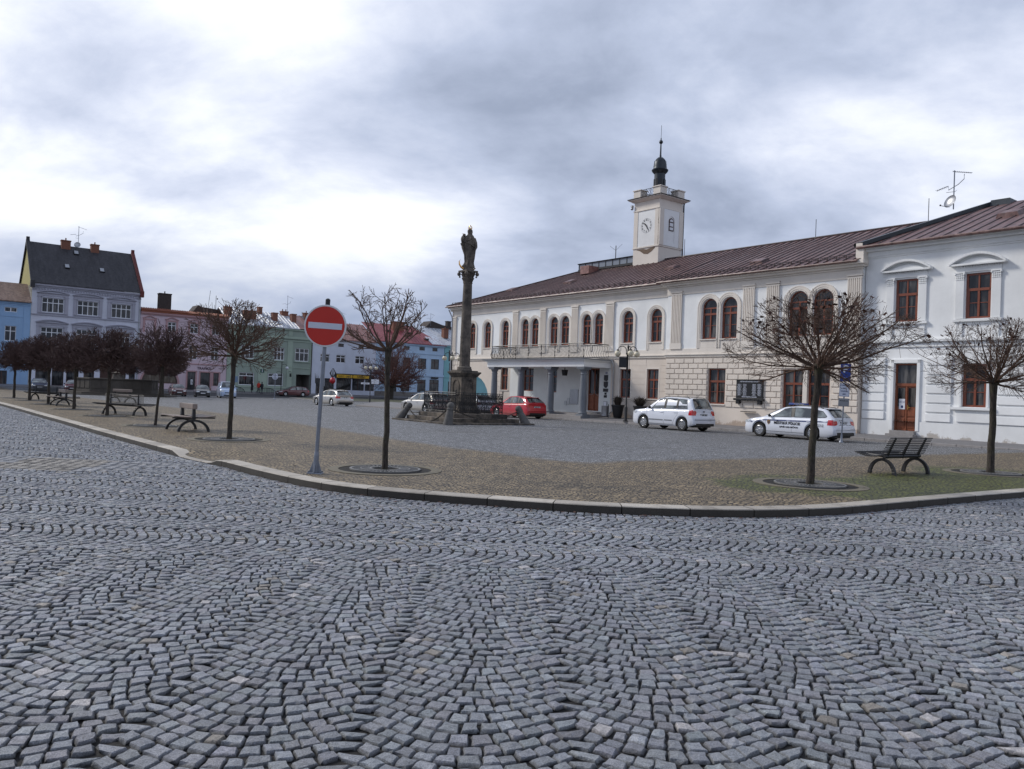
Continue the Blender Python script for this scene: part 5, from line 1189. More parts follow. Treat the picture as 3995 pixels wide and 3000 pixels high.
lamp(-4.95,64.6,.05,0,'three globe street lamp beside the left corner of the town hall, behind the column')
t=thing('street_lamp','tall black lamp with two globes on stepped arms before the green house passage','street lamp',(-34.7,119.5,gz(-34.7,119.5)),0,'street lamps with globes')
mb=MB(); mb.tube([(0,0,0),(0,0,5.0)],.06,8); mb.build('pole',M['iron'],t)
for s,z in ((1,4.3),(-1,3.2)):
    mb=MB(); mb.tube([(0,0,z)]+[(s*(.4-.4*math.cos(q)),0,z+.35*math.sin(q)) for q in [PI*i/8 for i in range(1,9)]],.03,5); a=mb.build('arm',M['iron'],t); mb=MB(); mb.sphere((s*.8,0,z-.22),.24,14,8); mb.build('globe',simple('white_globe',(.6,.63,.68),.3,var=.05),a,smooth=True)
# ---------------------------------------------------------------- signs
M['signred']=simple('sign_red',(.50,.018,.008),.45,var=.06); M['signwhite']=simple('sign_white',(.56,.59,.68),.45,var=.05); M['signblue']=simple('sign_blue',(.012,.045,.26),.4,var=.05); M['signgrey']=simple('sign_rim',(.62,.64,.66),.45,var=.05)
t=thing('no_entry_sign','round red no entry sign with white bar on a leaning grey pole by the kerb','road sign',(-3.27,13.46,.106)); t.rotation_euler=(0,R(1.9),R(0))
mb=MB(); mb.lathe([(.034,.02),(.034,2.9)],16); 
pole=mb.build('pole',M['steel'],t,smooth=True); mb=MB(); mb.lathe([(.04,2.86),(.042,2.95),(.02,2.97)],12); mb.build('cap',M['black'],t)
mb=MB(); mb.frus(-.13,.13,-.10,.10,0,.02,.008)
for k in range(4): mb.M=Matrix.Rotation(k*PI/2,4,'Z'); mb.prism([(.03,.02),(.11,.02),(.05,.2),(.03,.2)],-.007,.007)
mb.M=Matrix.Identity(4); mb.lathe([(.048,.02),(.045,.3),(.038,.36)],12)
for sx in (-.10,.10):
    for sy in (-.07,.07): mb.lathe([(.014,.02),(.016,.045)],6,(sx,sy,0))
mb.build('foot',M['steel'],t,bevel=.004)
d=MB(); d.M=Matrix.Translation((0,-.05,2.5))@Matrix.Rotation(R(90),4,'X'); d.lathe([(.345,-.012),(.358,-.004),(.358,.01),(.346,.014)],56)
disc=d.build('disc',M['signgrey'],t); d=MB(); d.M=Matrix.Translation((0,-.0655,2.5)); ring(d,0.0001,.330,0,56); d.build('face',M['signred'],disc)
d=MB(); d.box(-.285,.285,-.0685,-.067,2.45,2.55); d.build('bar',M['signwhite'],disc)
mb=MB(); mb.box(-.2,.2,-.04,-.02,2.64,2.67); mb.box(-.2,.2,-.04,-.02,2.33,2.36); mb.lathe([(.042,2.62),(.042,2.69)],12); mb.lathe([(.042,2.31),(.042,2.38)],12); mb.build('clamp',M['steel'],t)
t=thing('parking_sign','grey pole with blue, white and grey parking plates behind the police car','road sign',(14.16,34.0,.0)); t.rotation_euler=(0,R(1.5),R(-20))
mb=MB(); mb.tube([(0,0,.0),(0,0,3.45)],.032,10); mb.lathe([(.10,0),(.09,.05),(.05,.12),(.045,.35)],10); mb.build('pole',M['steel'],t,smooth=True)
for nm,z0,z1,w_,mt,lines in (('parking_plate',2.62,3.38,.21,'signblue',()),('text_plate',1.97,2.54,.205,'signwhite',('VYHRAZENO','PRO','VOZIDLA','MěÚ')),('hours_plate',1.56,1.9,.215,'gunmetal',('PO-PÁ 6,00-17,00',))):
    mb=MB(); mb.box(-w_,w_,-.055,-.04,z0,z1); p=mb.build(nm,M[mt],t,bevel=.006)
    if nm=='parking_plate': text('lettering','P',M['signwhite'],.42,p,(0,-.058,3.14),(R(90),0,0),.02); text('lettering','RESERVÉ',M['signwhite'],.085,p,(0,-.058,2.76),(R(90),0,0))
    if nm=='text_plate': mb=MB(); mb.box(-w_+.02,w_-.02,-.0565,-.055,z1-.03,z1-.02); mb.box(-w_+.02,w_-.02,-.0565,-.055,z0+.02,z0+.03); mb.box(-w_+.02,-w_+.03,-.0565,-.055,z0+.03,z1-.03); mb.box(w_-.03,w_-.02,-.0565,-.055,z0+.03,z1-.03); mb.build('border',M['navy'],p)
    for k,l in enumerate(lines): text('lettering',l,M['navy' if mt=='signwhite' else 'ink'],.075 if len(lines)>1 else .05,p,(0,-.058,z1-.09-k*.125 if len(lines)>1 else (z0+z1)/2+.06),(R(90),0,0),.002,sx=.86)
t=thing('round_sign','back of a round white road sign on a thin pole before the green house','road sign',(-29.9,100.3,-.38))
mb=MB(); mb.tube([(0,0,0),(0,0,3.2)],.045,8); mb.lathe([(.18,0),(.15,.08),(.06,.15)],8); mb.build('pole',M['steel'],t); mb=MB(); mb.M=Matrix.Translation((0,-.06,2.85))@Matrix.Rotation(R(90),4,'X'); mb.lathe([(.38,-.01),(.38,.01)],28); d=mb.build('disc',M['signwhite'],t); mb=MB(); mb.box(-.28,.28,-.085,-.072,3.0,3.05); mb.box(-.28,.28,-.085,-.072,2.65,2.7); mb.box(-.04,.04,-.09,-.072,2.5,3.2); mb.build('bracket',M['steel'],d)
t=thing('blue_sign','blue grey square sign on a thin pole beside the pale van','road sign',(-33.9,97.2,-.38))
mb=MB(); mb.tube([(0,0,0),(0,0,2.75)],.04,8); mb.build('pole',M['steel'],t); mb=MB(); mb.box(-.38,.38,-.06,-.04,1.95,2.7); mb.build('plate',simple('blue_grey_sign',(.16,.23,.33),.5,var=.1),t)
# ---------------------------------------------------------------- memorial board on the town hall wall
x,y=tw(30.9,-.46)
t=thing('memorial_board','black memorial board with white names hung on the rusticated town hall wall','board',(x,y,0),TA)
mb=MB(); mb.box(-.88,.88,-.07,0,1.78,2.8); mb.box(-.92,.92,-.10,0,2.8,2.84); b_=mb.build('board',M['black'],t,bevel=.008)
text('lettering','OBĚTEM SVĚTOVÉ VÁLKY 1914-1918',M['signwhite'],.085,b_,(0,-.074,2.72),(R(90),0,0),.002,sx=.92)
rn=random.Random(4); NM=['NOVÁK J.','DVOŘÁK A.','KUČERA F.','HORÁK V.','ZEMAN K.','MAREK O.','POKORNÝ R.','URBAN L.','KRÁL J.','BENEŠ T.']
for cx_ in (-.66,-.3,.32,.66): 
    text('lettering','\n'.join(rn.choice(NM) for _ in range(12)),M['signwhite'],.055,b_,(cx_,-.074,2.26),(R(90),0,0),.001)
text('lettering','VĚČNÁ PAMÁTKA HRDINŮM',M['signwhite'],.075,b_,(0,-.074,1.86),(R(90),0,0),.003)
mb=MB(); mb.box(-.97,.97,-.2,0,1.66,1.78); mb.box(-.82,-.6,-.16,0,1.46,1.66); mb.box(.6,.82,-.16,0,1.46,1.66)
for k in range(6): mb.sphere((-.7+k*.28,-.2,1.72),.03,8,5)
mb.build('shelf',M['black'],t,bevel=.008); mb=MB(); mb.box(-.45,.45,-.2,.0,1.02,1.06); mb.build('lower_shelf',M['iron'],t)
# ---------------------------------------------------------------- planters and litter bin by the lamp
def grass_tuft(mb,c,r,h,n,droop):
    for k in range(n):
        a=rnd.uniform(0,2*PI); q=rnd.uniform(.1,1)*r; hh=h*rnd.uniform(.6,1.1); b=Vector(c)+Vector((q*.4*math.cos(a),q*.4*math.sin(a),0)); o=q*droop*rnd.uniform(.6,1.3); w_=.012
        p=[b,b+Vector((o*.35*math.cos(a),o*.35*math.sin(a),hh*.7)),b+Vector((o*math.cos(a),o*math.sin(a),hh*rnd.uniform(.3,.95)))]
        s=Vector((-math.sin(a),math.cos(a),0))*w_
        mb.poly([p[0]-s,p[0]+s,p[1]+s,p[1]-s]); mb.poly([p[1]-s,p[1]+s,p[2]])
for (u,v,lb,h,dr) in ((20.95,-.75,'tall dark planter with dry upright grasses behind the street lamp',.75,.9),(22.9,-.75,'dark planter with drooping brown grass left of the white car',.75,2.2)):
    X,Y=tw(u,v); t=thing('planter',lb,'planter',(X,Y,.2),TA,'planters before the town hall')
    mb=MB(); mb.lathe([(.24,0),(.27,.05),(.40,.75),(.44,.78),(.44,.86),(.38,.86),(.36,.78)],18); mb.build('pot',M['trimblack'],t,smooth=True)
    mb=MB(); grass_tuft(mb,(0,0,.8),.45,h,420,dr); mb.build('plant',simple('dry_grass',(.045,.032,.022),.85,var=.5,scale=9),t)
X,Y=tw(20.3,-1.3); t=thing('litter_bin','small grey round litter bin beside the lamp post','bin',(X,Y,.17)); mb=MB(); mb.lathe([(.2,.12),(.22,.14),(.22,.75),(.24,.78),(.2,.8)],18); mb.build('body',M['zinc'],t,smooth=True); mb=MB(); mb.tube([(.24,.0,0),(.24,0,.9)],.03,6); mb.build('post',M['iron'],t)
# ---------------------------------------------------------------- benches
M['slat']=simple('dark_bench_slats',(.024,.022,.023),.42,var=.35,scale=10,bst=.15); M['plank']=simple('weathered_plank',(.235,.19,.165),.5,var=.35,scale=8,bst=.2)
def arch_leg(span,h,w=.06,th=.055):
    mb=MB(); n=14; r=span/2
    o=[(-r*math.cos(PI*k/n),h*math.sin(PI*k/n)) for k in range(n+1)]; i=[(-(r-.075)*math.cos(PI*k/n),(h-.06)*math.sin(PI*k/n)) for k in range(n+1)]
    for k in range(n): mb.prism([i[k],i[k+1],o[k+1],o[k]],-w/2,w/2)
    return mb
def slat_bench(label,x,y,rz,sides=(1,),L=1.66):
    t=thing('bench',label,'bench',(x,y,.104),rz,'benches on the square')
    l0=None
    for sx in (-L*.40,L*.40):
        if l0 is None: mb=arch_leg(.66,.36); l0=mb.build('leg',M['iron'],t,(sx,.06 if len(sides)==1 else 0,0),(0,0,R(90)),bevel=.006)
        else: inst('leg',l0,t,(sx,.06 if len(sides)==1 else 0,0),(0,0,R(90)))
    for sd in sides:
        mb=MB()
        for k in range(9):
            yy=sd*(.06+k*.062); zz=.41+.05*(k/8)**2-.02*math.sin(PI*k/8); mb.box(-L/2-.05,L/2+.05,min(yy,yy+sd*.045),max(yy,yy+sd*.045),zz-.014,zz+.014)
        mb.build('seat',M['slat'],t,bevel=.004)
    mb=MB(); back=len(sides)==1
    for k in range(10):
        z=.45+k*.041; yy=-.02-(.20*(k/9) if back else 0); mb.tube([(-L/2,yy,z),(L/2,yy,z)],.0125,6)
    mb.build('backrest',M['slat'],t)
    mb=MB()
    for sx in (-L*.36,0,L*.36) if back else (-L*.36,L*.36):
        mb.prism([(-.05,.36),(.05,.36),(.04,.5),(-.06,.5)],sx-.03,sx+.03) if False else None
        mb.tube([(sx,.0,.36),(sx,-.02,.44),(sx,-.21 if back else -.02,.83)],[.035,.035,.022],6); mb.tube([(sx,.0,.39),(sx,sides[0]*.55,.43)],.025,6)
    mb.tube([(-L*.42,.0,.40),(L*.42,.0,.40)],.045,8); mb.build('frame',M['iron'],t)
    return t
slat_bench('black slatted bench seen from behind, between the two trees at the right',8.86,17.95,R(33),(1,))
slat_bench('long black slatted double bench with an open slatted backrest by the leaning tree trunk',-15.6,32.1,R(-25),(1,-1),2.2)
slat_bench('farthest black slatted bench standing between the tree trunks before the dark car',-27.6,47.2,R(-12),(1,-1),2.0)
def plank_bench(label,x,y,rz,L=1.25,lk=True):
    t=thing('bench',label,'bench',(x,y,.10),rz,'benches on the square'); l0=None
    for sx in (-L*.5,L*.5):
        if l0 is None: mb=arch_leg(.92,.36); l0=mb.build('leg',M['iron'],t,(sx,0,0),(0,0,R(90)),bevel=.006)
        else: inst('leg',l0,t,(sx,0,0),(0,0,R(90)))
    for sd in (1,-1):
        mb=MB()
        for k in range(9): 
            yy=sd*(.09+k*.056); zz=.43+.03*(k/8)**2; mb.box(-L*.58,L*.58,min(yy,yy+sd*.046),max(yy,yy+sd*.046),zz-.015,zz+.015)
        mb.build('seat',M['plank'],t,bevel=.004)
    mb=MB(); mb.box(-L*.55,L*.55,-.07,.07,.66,.82); mb.build('backrest',M['plank'],t,bevel=.02)
    mb=MB()
    for sx in (-L*.5,L*.5): mb.frus(sx*.92-.06,sx*.92+.06,-.05,.05,.36,.67,.015); mb.box(sx-.03,sx+.03,-.6,.6,.39,.43)
    mb.tube([(-L*.5,0,.38),(L*.5,0,.38)],.04,8); mb.build('frame',M['iron'],t); return t
plank_bench('double bench with a thick wooden backrest plank between two thin trees',-9.6,23.65,R(-52))
plank_bench('plank backed double bench farther left between the dark round trees',-22.15,39.3,R(-48))
plank_bench('half hidden plank backed bench beyond the tree trunk near the fountain',-23.0,47.0,R(-20))
# ---------------------------------------------------------------- bicycle racks, sculpture
for k,(x,y,lb) in enumerate(((-40.9,117.2,'low black arched bicycle rack beside the blue sign pole'),(-36.6,118.6,'low black arched bicycle rack right of the standing people'))):
    mb=MB(); n=7
    for j in range(n):
        xx=-1.1+j*.37; h=.75*math.sqrt(max(0,1-(xx/1.5)**2)); mb.tube([(xx,0,0),(xx,0,h),(xx+.16,0,h),(xx+.16,0,0)],.035,5)
    mb.tube([(1.55*-math.cos(PI*i/12),0,.85*math.sin(PI*i/12)) for i in range(13)],.05,6)
    o=mb.build('bicycle_rack',M['iron'],None,(x,y,gz(x,y)+.08),(0,0,FR)); tag(o,lb,'bicycle rack','bicycle racks')
t=thing('metal_sculpture','black winged metal sculpture with a red ball before the white shop house','sculpture',(-25.4,112.5,gz(-25.4,112.5)),R(10)); t.scale=(1.2,1.2,1.35)
mb=MB(); mb.tube([(0,0,0),(0,0,1.9),(0,0,3.3)],[.16,.12,.03],8)
for s in (-1,1):
    for k in range(9): mb.tube([(0,0,.7+k*.05),(s*(.4+.16*k)*.8,-.05,.75+.02*k),(s*(.5+.18*k),0,1.2+.07*k),(s*(.45+.2*k),.1,1.7+.13*k)],[.10,.10,.08,.01],5)
mb.tube([(-.12,0,2.4),(-.3,0,2.8),(-.05,0,3.3)],[.06,.1,.02],5); mb.tube([(.12,0,2.4),(.3,0,2.8),(.05,0,3.3)],[.06,.1,.02],5)
mb.build('wings',M['iron'],t); mb=MB(); mb.sphere((0,-.15,2.0),.34,14,8); mb.build('ball',simple('red_ball',(.40,.02,.03),.3,var=.1),t,smooth=True)
# ---------------------------------------------------------------- tree grates
M['grate']=simple('iron_grate',(.030,.030,.032),.5,var=.3,scale=9); M['ringstone']=simple('ring_kerb',(.15,.132,.095),.8,var=.4,scale=5,bst=.3,bscale=60); M['grateedge']=simple('worn_grate_edge',(.16,.157,.152),.5,.1,var=.3,scale=8)
GR=[]
def grate(x,y,label,green=False):
    z=plaza_h(np.array([x]),np.array([y]),kerb_dist(np.array([[x,y]])))[0]+gz(x,y)
    t=thing('tree_grate',label,'tree grate',(x,y,float(z)),0,'round tree grates')
    if not GR:
        d=MB(); d.lathe([(1.02,-.05),(1.02,.012),(.84,.012),(.84,-.05)],56,cap=False); a=d.build('stone_ring',M['ringstone'],t)
        d=MB(); d.lathe([(.84,.003),(.01,.003)],40,cap=False); dirt=d.build('soil',simple('tree_soil',(.010,.009,.008),.95,var=.5,scale=8,bst=.5,bscale=40),t)
        d=MB()
        for k in range(44):
            d.M=Matrix.Rotation(2*PI*k/44,4,'Z'); d.box(.29,.60,-.011,.011,.006,.026)
        d.M=Matrix.Identity(4)
        for r0,r1 in ((.25,.285),(.43,.45),(.60,.64)): d.lathe([(r0,.006),(r0,.03),(r1,.03),(r1,.006)],48,cap=False)
        g_=d.build('grate',M['grateedge'],t); GR.extend((a,dirt,g_))
    else:
        inst('stone_ring',GR[0],t); inst('soil',GR[1],t); inst('grate',GR[2],t)
    return float(z)
# ---------------------------------------------------------------- cars (x forward, left side +y, s measured back from the nose)
def lerp_list(L,s):
    if s<=L[0][0]: return L[0][1]
    for (a,b),(c,d) in zip(L,L[1:]):
        if s<=c: t=(s-a)/(c-a); return b+(d-b)*t
    return L[-1][1]
def smooth_list(L,s,h=.05): return (lerp_list(L,s-h)+2*lerp_list(L,s)+lerp_list(L,s+h))/4
def wheel(r,w=.2,spokes=10,style=0):
    t=MB(); t.M=Matrix.Rotation(R(90),4,'X'); ri=r*.66
    t.lathe([(ri,-w/2),(r*.93,-w/2),(r,-w*.34),(r,w*.34),(r*.93,w/2),(ri,w/2),(ri,-w/2)],36,cap=False)
    a=MB(); a.M=t.M; a.lathe([(ri+.004,-w/2+.01),(ri-.02,-w/2-.004),(ri-.03,-w/2+.02)],36,cap=False); a.lathe([(ri+.004,w/2-.01),(ri-.02,w/2+.004),(ri-.03,w/2-.02)],36,cap=False)
    for sg in (-1,1):
        for k in range(spokes):
            a.M=Matrix.Rotation(2*PI*k/spokes,4,'Y'); y=sg*(w/2-.02)
            ww=.036*10/spokes if style==0 else .03
            a.prism([(-ww*.75,.05),(ww*.75,.05),(ww*1.15,ri-.02),(-ww*1.15,ri-.02)],y-.012,y+.012)
        a.M=Matrix.Rotation(R(90),4,'X'); a.lathe([(.07,sg*(w/2-.04)),(.065,sg*(w/2-.004)),(.03,sg*(w/2))],14)
    d=MB(); d.M=Matrix.Rotation(R(90),4,'X'); d.lathe([(ri-.01,-w/2+.05),(ri-.01,w/2-.05)],24)
    return t,a,d
WH_CACHE={}
def car(name,label,pos,rz,pm,p,text_=(),full=True,group=None,z=None):
    L,W,wb,fo,wr=p['L'],p['W'],p['wb'],p['fo'],p['wr']; top,roof=p['top'],p['roof']; s0,s1,s2,s3=p['cab']; gc=p.get('gc',.19)
    t=thing(name,label,p.get('cat','car'),(pos[0],pos[1],gz(*pos)+.006 if z is None else z),rz,group)
    hw=W/2; fw,rw=fo,fo+wb
    fn=p.get('nose',.10); rn_=p.get('tailr',.06)
    def wd(s):
        e=max(0,(.6-s)/.6); r_=max(0,(s-(L-.5))/.5); return hw*(1-fn*e**2.2-rn_*r_**2.2)
    def tp(s): return smooth_list(top,s,.03)
    def zb(s):
        z=gc+.05*max(0,(.3-s)/.3)+.12*max(0,(s-(L-.35))/.35)
        for q in (fw,rw):
            ra=wr+.055
            if abs(s-q)<ra: z=max(z,wr+math.sqrt(ra*ra-(s-q)**2))
        return z
    X=lambda s:L/2-s
    st=sorted(set([round(i*L/46,3) for i in range(47)]+[.015,.04,.09,L-.015,L-.04,L-.09]+[round(q+d_,3) for q in (fw,rw) for d_ in (-wr-.056,-wr-.05,-wr-.02,-wr*.9,-wr*.75,-wr*.5,-wr*.25,0,wr*.25,wr*.5,wr*.75,wr*.9,wr+.02,wr+.05,wr+.056)]))
    B=MB(); rows=[]; mid=p.get('mid',.56)
    for s in st:
        w_,zt,zl=wd(s),tp(s),zb(s); ef=max(0,(.10-s)/.10); er=max(0,(s-(L-.08))/.08); inset=.05*(ef+er)
        w2=w_-inset
        zs_=[zl,zl+.05,max(zl+.06,.34),max(zl+.08,mid),max(zl+.10,zt-.13),max(zl+.11,zt-.045),max(zl+.12,zt),max(zl+.12,zt+.02),max(zl+.12,zt+.03)]
        ys=[w2*.955,w2*.985,w2*1.0,w2*1.0,w2*.985,w2*.955,w2*.89,w2*.5,0]
        half=[(X(s),y,zz) for y,zz in zip(ys,zs_)]
        rows.append([B.P(q) for q in half]+[B.P((a,-b,c)) for a,b,c in half[-2::-1]])
    nn=len(rows[0])
    for i in range(len(rows)-1):
        for k in range(nn-1): B.F((rows[i][k],rows[i+1][k],rows[i+1][k+1],rows[i][k+1]))
    for r_ in (rows[0],rows[-1]):
        for k in range(nn//2): B.F((r_[k],r_[k+1],r_[nn-2-k],r_[nn-1-k])) if k<nn//2-1 else B.F((r_[k],r_[k+1],r_[nn-1-k]))
    # cabin
    def bel(s): return tp(s)-.01
    def zr(s): return smooth_list(roof,s,.02)
    tum=p.get('tum',.36)
    def wbelt(s): return wd(s)*.915
    def side_y(s,z): return wbelt(s)-max(0,z-bel(s))*tum-.25*max(0,z-bel(s)-.2)**2
    cs=sorted(set([round(s0+(s3-s0)*i/26,3) for i in range(27)]+[s1,s2])); rows=[]
    def section(s):
        z0,z1=bel(s)-.03,max(zr(s),bel(s)); yt=side_y(s,z1)
        return [(wbelt(s),z0),(side_y(s,z0+(z1-z0)*.4),z0+(z1-z0)*.4),(side_y(s,z0+(z1-z0)*.8),z0+(z1-z0)*.8),(yt-.015,z1-.02),(yt-.07,z1+.005),(yt*.55,z1+.028),(0,z1+.036)]
    for s in cs:
        h=[(X(s),y,z_) for y,z_ in section(s)]; rows.append([B.P(q) for q in h]+[B.P((a,-b,c)) for a,b,c in h[-2::-1]])
    nn=len(rows[0])
    for i in range(len(rows)-1):
        for k in range(nn-1): B.F((rows[i][k],rows[i+1][k],rows[i+1][k+1],rows[i][k+1]))
    for r_ in (rows[0],rows[-1]): B.F(r_)
    body=B.build('body',M[pm],t,smooth=True)
    # underside and wheel wells
    U=MB(); U.box(X(L-.15),X(.2),-hw*.72,hw*.72,gc-.02,.62); U.build('underbody',M['trimblack'],t)
    # glass
    def patch(nm,fs,ys,mat,off,parent=t):
        """grid over the cabin top surface between stations, across y fractions"""
        g=MB(); gr=[]
        for s in fs:
            sec=section(s); pts=sec+[(-y,z_) for y,z_ in sec[-2::-1]]; full_w=[q[0] for q in sec]
            row=[]
            for f in ys:
                y=f*(sec[3][0]); 
                ss=sec[::-1]; zz=lerp_list([(a,b) for a,b in sorted([(q[0],q[1]) for q in sec[3:]])],abs(y))
                row.append(g.P((X(s)+off[0],y,zz+off[1])))
            gr.append(row)
        for i in range(len(gr)-1):
            for k in range(len(ys)-1): g.F((gr[i][k],gr[i+1][k],gr[i+1][k+1],gr[i][k+1]))
        return g.build(nm,M[mat],parent,smooth=True)
    yf=[-.93,-.75,-.5,-.25,0,.25,.5,.75,.93]
    n_=6
    patch('windscreen',[s0+.10+(s1-s0-.13)*i/n_ for i in range(n_+1)],yf,'cglass',(.010,.012))
    if s3-s2>.12: patch('rear_window',[s2+.05+(s3-s2)*(p.get('rwf',.86)-.05)*i/n_ for i in range(n_+1)],[y*.92 for y in yf],'cglass',(-.012,.012))
    for poly in p['side']:
        for sg in (1,-1):
            g=MB(); pts=[]
            for (s,f) in poly:
                z_=bel(s)+.035+(f)*(zr(s)-bel(s)-.085); pts.append((X(s),sg*(side_y(s,z_)+.007),z_))
            g.poly(pts)
            if full:
                g.mi=1; n__=len(pts)
                for a,b in zip(pts,pts[1:]+pts[:1]): g.tube([a,b],.011,4)
            g.build('side_window',[M['cglass'],M['trimblack']],t)
    for (a,b) in p.get('pill',()):       # dark pillars between the panes
        for sg in (1,-1):
            g=MB(); pl_=p.get('plean',.03)
            def pp(s,f): z_=bel(s)+.03+f*(zr(s)-bel(s)-.075); return (X(s),sg*(side_y(s,z_)+.006),z_)
            for i in range(6):
                f0,f1=i/6,(i+1)/6; g.poly([pp(a-.01+pl_*f0,f0),pp(b+.01+pl_*f0,f0),pp(b+.01+pl_*f1,f1),pp(a-.01+pl_*f1,f1)])
            g.build('door_pillar',M['trimblack'],t)
    # lights, plates, bumpers, grille
    def ysurf(s,z):
        w_,zt,zl=wd(s),tp(s),zb(s); w2=w_-.05*(max(0,(.10-s)/.10)+max(0,(s-(L-.08))/.08))
        prof=[(zl,w2*.955),(zl+.05,w2*.985),(max(zl+.06,.34),w2),(max(zl+.08,mid),w2),(max(zl+.10,zt-.13),w2*.985),(max(zl+.11,zt-.045),w2*.955),(max(zl+.12,zt),w2*.89)]
        return lerp_list(prof,z)
    def xrear(z):
        s=L
        while s>L-.24 and tp(s)<z: s-=.005
        return X(s)
    zt_=p.get('tailz',(.72,.95)); 
    for sg in (1,-1):
        g=MB(); zl,zh=zt_; ll=p.get('taill',.26); wi=p.get('tailw',.30)
        for za,zb_ in ((zl,zh),):
            nz=5
            for i in range(nz):
                z0,z1=zl+(zh-zl)*i/nz,zl+(zh-zl)*(i+1)/nz
                row=lambda z_:[(X(L-ll*(1.0 if z_<zl+(zh-zl)*.6 else .92)),ll)]+[(xrear(z_)+d_,d_) for d_ in (.16,.10,.05,.012)]
                def pts(z_):
                    o=[]
                    for xx,d_ in row(z_):
                        s_=L/2-xx; o.append((xx-(.004 if d_<.02 else 0),sg*(ysurf(min(s_,L-.08),z_)+.008),z_))
                    xr=xrear(z_)-.010; ye=ysurf(L-.10,z_)-.012
                    o+= [(xr,sg*(ye-.01),z_),(xr-.002,sg*(ye-wi*.5),z_),(xr-.002,sg*(ye-wi*(1-.12*i/nz)),z_)]
                    return o
                A_,B_=pts(z0),pts(z1)
                for k in range(len(A_)-1): g.poly([A_[k],A_[k+1],B_[k+1],B_[k]])
        g.build('tail_light',M['tail'],t)
        g=MB(); zh,zl=p.get('headz',(.76,.60)); 
        a=[(.03,zl+.02),(.12,zl-.02),(.40,zh-.02),(.44,zh+.02),(.2,zh)]
        g.poly([(X(s),sg*(wd(s)-(.05*max(0,(.10-s)/.10))+.006),z_) for s,z_ in ((.05,zl),(.30,zl+.05),(.46,zh+.02),(.2,zh+.0),(.05,zh-.03))])
        g.poly([(X(.05)+.006,sg*(wd(.05)-.02),zl),(X(.0)+.008,sg*(wd(0)-.13),zl-.0),(X(.0)+.008,sg*(wd(0)-.34),zl+.02),(X(.03)+.006,sg*(wd(0)-.30),zh-.04),(X(.05)+.006,sg*(wd(.05)-.03),zh-.03)])
        g.build('headlight',M['head'],t)
        g=MB(); sm=s0+p.get('mir',.42); zz=bel(sm)+.07; y=wd(sm)*.93; g.sphere((X(sm),sg*(y+.10),zz),.085,12,8,.75,1.15,.8); g.tube([(X(sm),sg*(y-.06),zz-.05),(X(sm),sg*(y+.08),zz-.02)],.025,6); g.build('mirror',M[p.get('mirm',pm)],t,smooth=True)
    g=MB(); g.box(X(.0)-.03,X(0)+.010,-hw*.45,hw*.45,.60,.70); g.box(X(.0)-.03,X(0)+.012,-hw*.55,hw*.55,.27,.40); g.build('grille',M['trimblack'],t)
    g=MB(); g.box(X(0),X(0)+.022,-.26,.26,.43,.54); o=g.build('number_plate',M['plate'],t)
    pz=p.get('platez',.72); rx=xrear(pz)-.004
    g=MB(); g.box(rx-.022,rx+.05,-.27,.27,pz-.065,pz+.065); o=g.build('number_plate',M['trimblack'],t); g=MB(); g.box(rx-.026,rx-.021,-.255,.255,pz-.052,pz+.052); o2=g.build('plate_face',M['plate'],o)
    if full: text('plate_number',p.get('plate','5M8 1843'),M['ink'],.105,o,(rx-.028,0,pz-.003),(R(90),0,R(-90)),.004,sx=.95)
    g=MB(); g.box(X(L)-.004,X(L)+.12,-hw*.78,hw*.78,.27,.40); g.build('bumper',M['trimblack'],t)
    # door seams, handles, sill
    if full:
        def strip(nm,pl,mat,off=.004,wdt=.008):
            for sg in (1,-1):
                g=MB()
                for (a,b) in zip(pl,pl[1:]):
                    P_=lambda s,z_: (X(s),sg*(wd(s)*(1 if z_<tp(s)-.25 else 1-.015*min(1,(z_-(tp(s)-.25))/.12))+off),z_)
                    dx,dz=b[0]-a[0],b[1]-a[1]; l=math.hypot(dx,dz); nx,nz=-dz/l*wdt/2,dx/l*wdt/2
                    g.poly([P_(a[0]-nx,a[1]-nz),P_(b[0]-nx,b[1]-nz),P_(b[0]+nx,b[1]+nz),P_(a[0]+nx,a[1]+nz)])
                g.build(nm,M[mat],t)
        zt0=lambda s:tp(s)-.12
        d0,d1,d2=p['doors']
        strip('door_seam',[(d0,zt0(d0)),(d0,.62),(d0+.02,.30)],'trimblack'); strip('door_seam',[(d1,zt0(d1)),(d1,.30)],'trimblack'); strip('door_seam',[(d2+.1,zt0(d2)),(d2+.02,.78),(d2-.16,.55),(d2-.26,.30)],'trimblack')
        strip('sill_line',[(d0,.295),(d2-.2,.295)],'trimblack',.004,.012)
        for hs in (d1-.16,d2-.10):
            for sg in (1,-1):
                g=MB(); g.box(X(hs)-.09,X(hs)+.09,sg*(wd(hs)*.99)-.012,sg*(wd(hs)*.99)+.026,tp(hs)-.19,tp(hs)-.155); g.build('door_handle',M[p.get('handm',pm)],t,bevel=.008)
        if p.get('rub'): strip('rub_strip',[(d0+.1,.50),(d1-.04,.50)],'gunmetal',.012,.055); strip('rub_strip',[(d1+.04,.50),(d2-.28,.50)],'gunmetal',.012,.055)
        if p.get('stripe'): strip('blue_stripe',[(.42,tp(.42)-.155),(1.2,tp(1.2)-.15),(2.2,tp(2.2)-.15),(3.2,tp(3.2)-.15),(L-.25,tp(L-.4)-.15)],'navy',.006,.05)
    if p.get('rails'):
        for sg in (1,-1):
            g=MB(); ss=[s1+.15+(s2-s1-.2)*i/12 for i in range(13)]; g.tube([(X(s),sg*(side_y(s,zr(s))-.07),zr(s)+(.015 if i in(0,12) else .06)) for i,s in enumerate(ss)],.018,6); g.build('roof_rail',M['trimblack'],t)
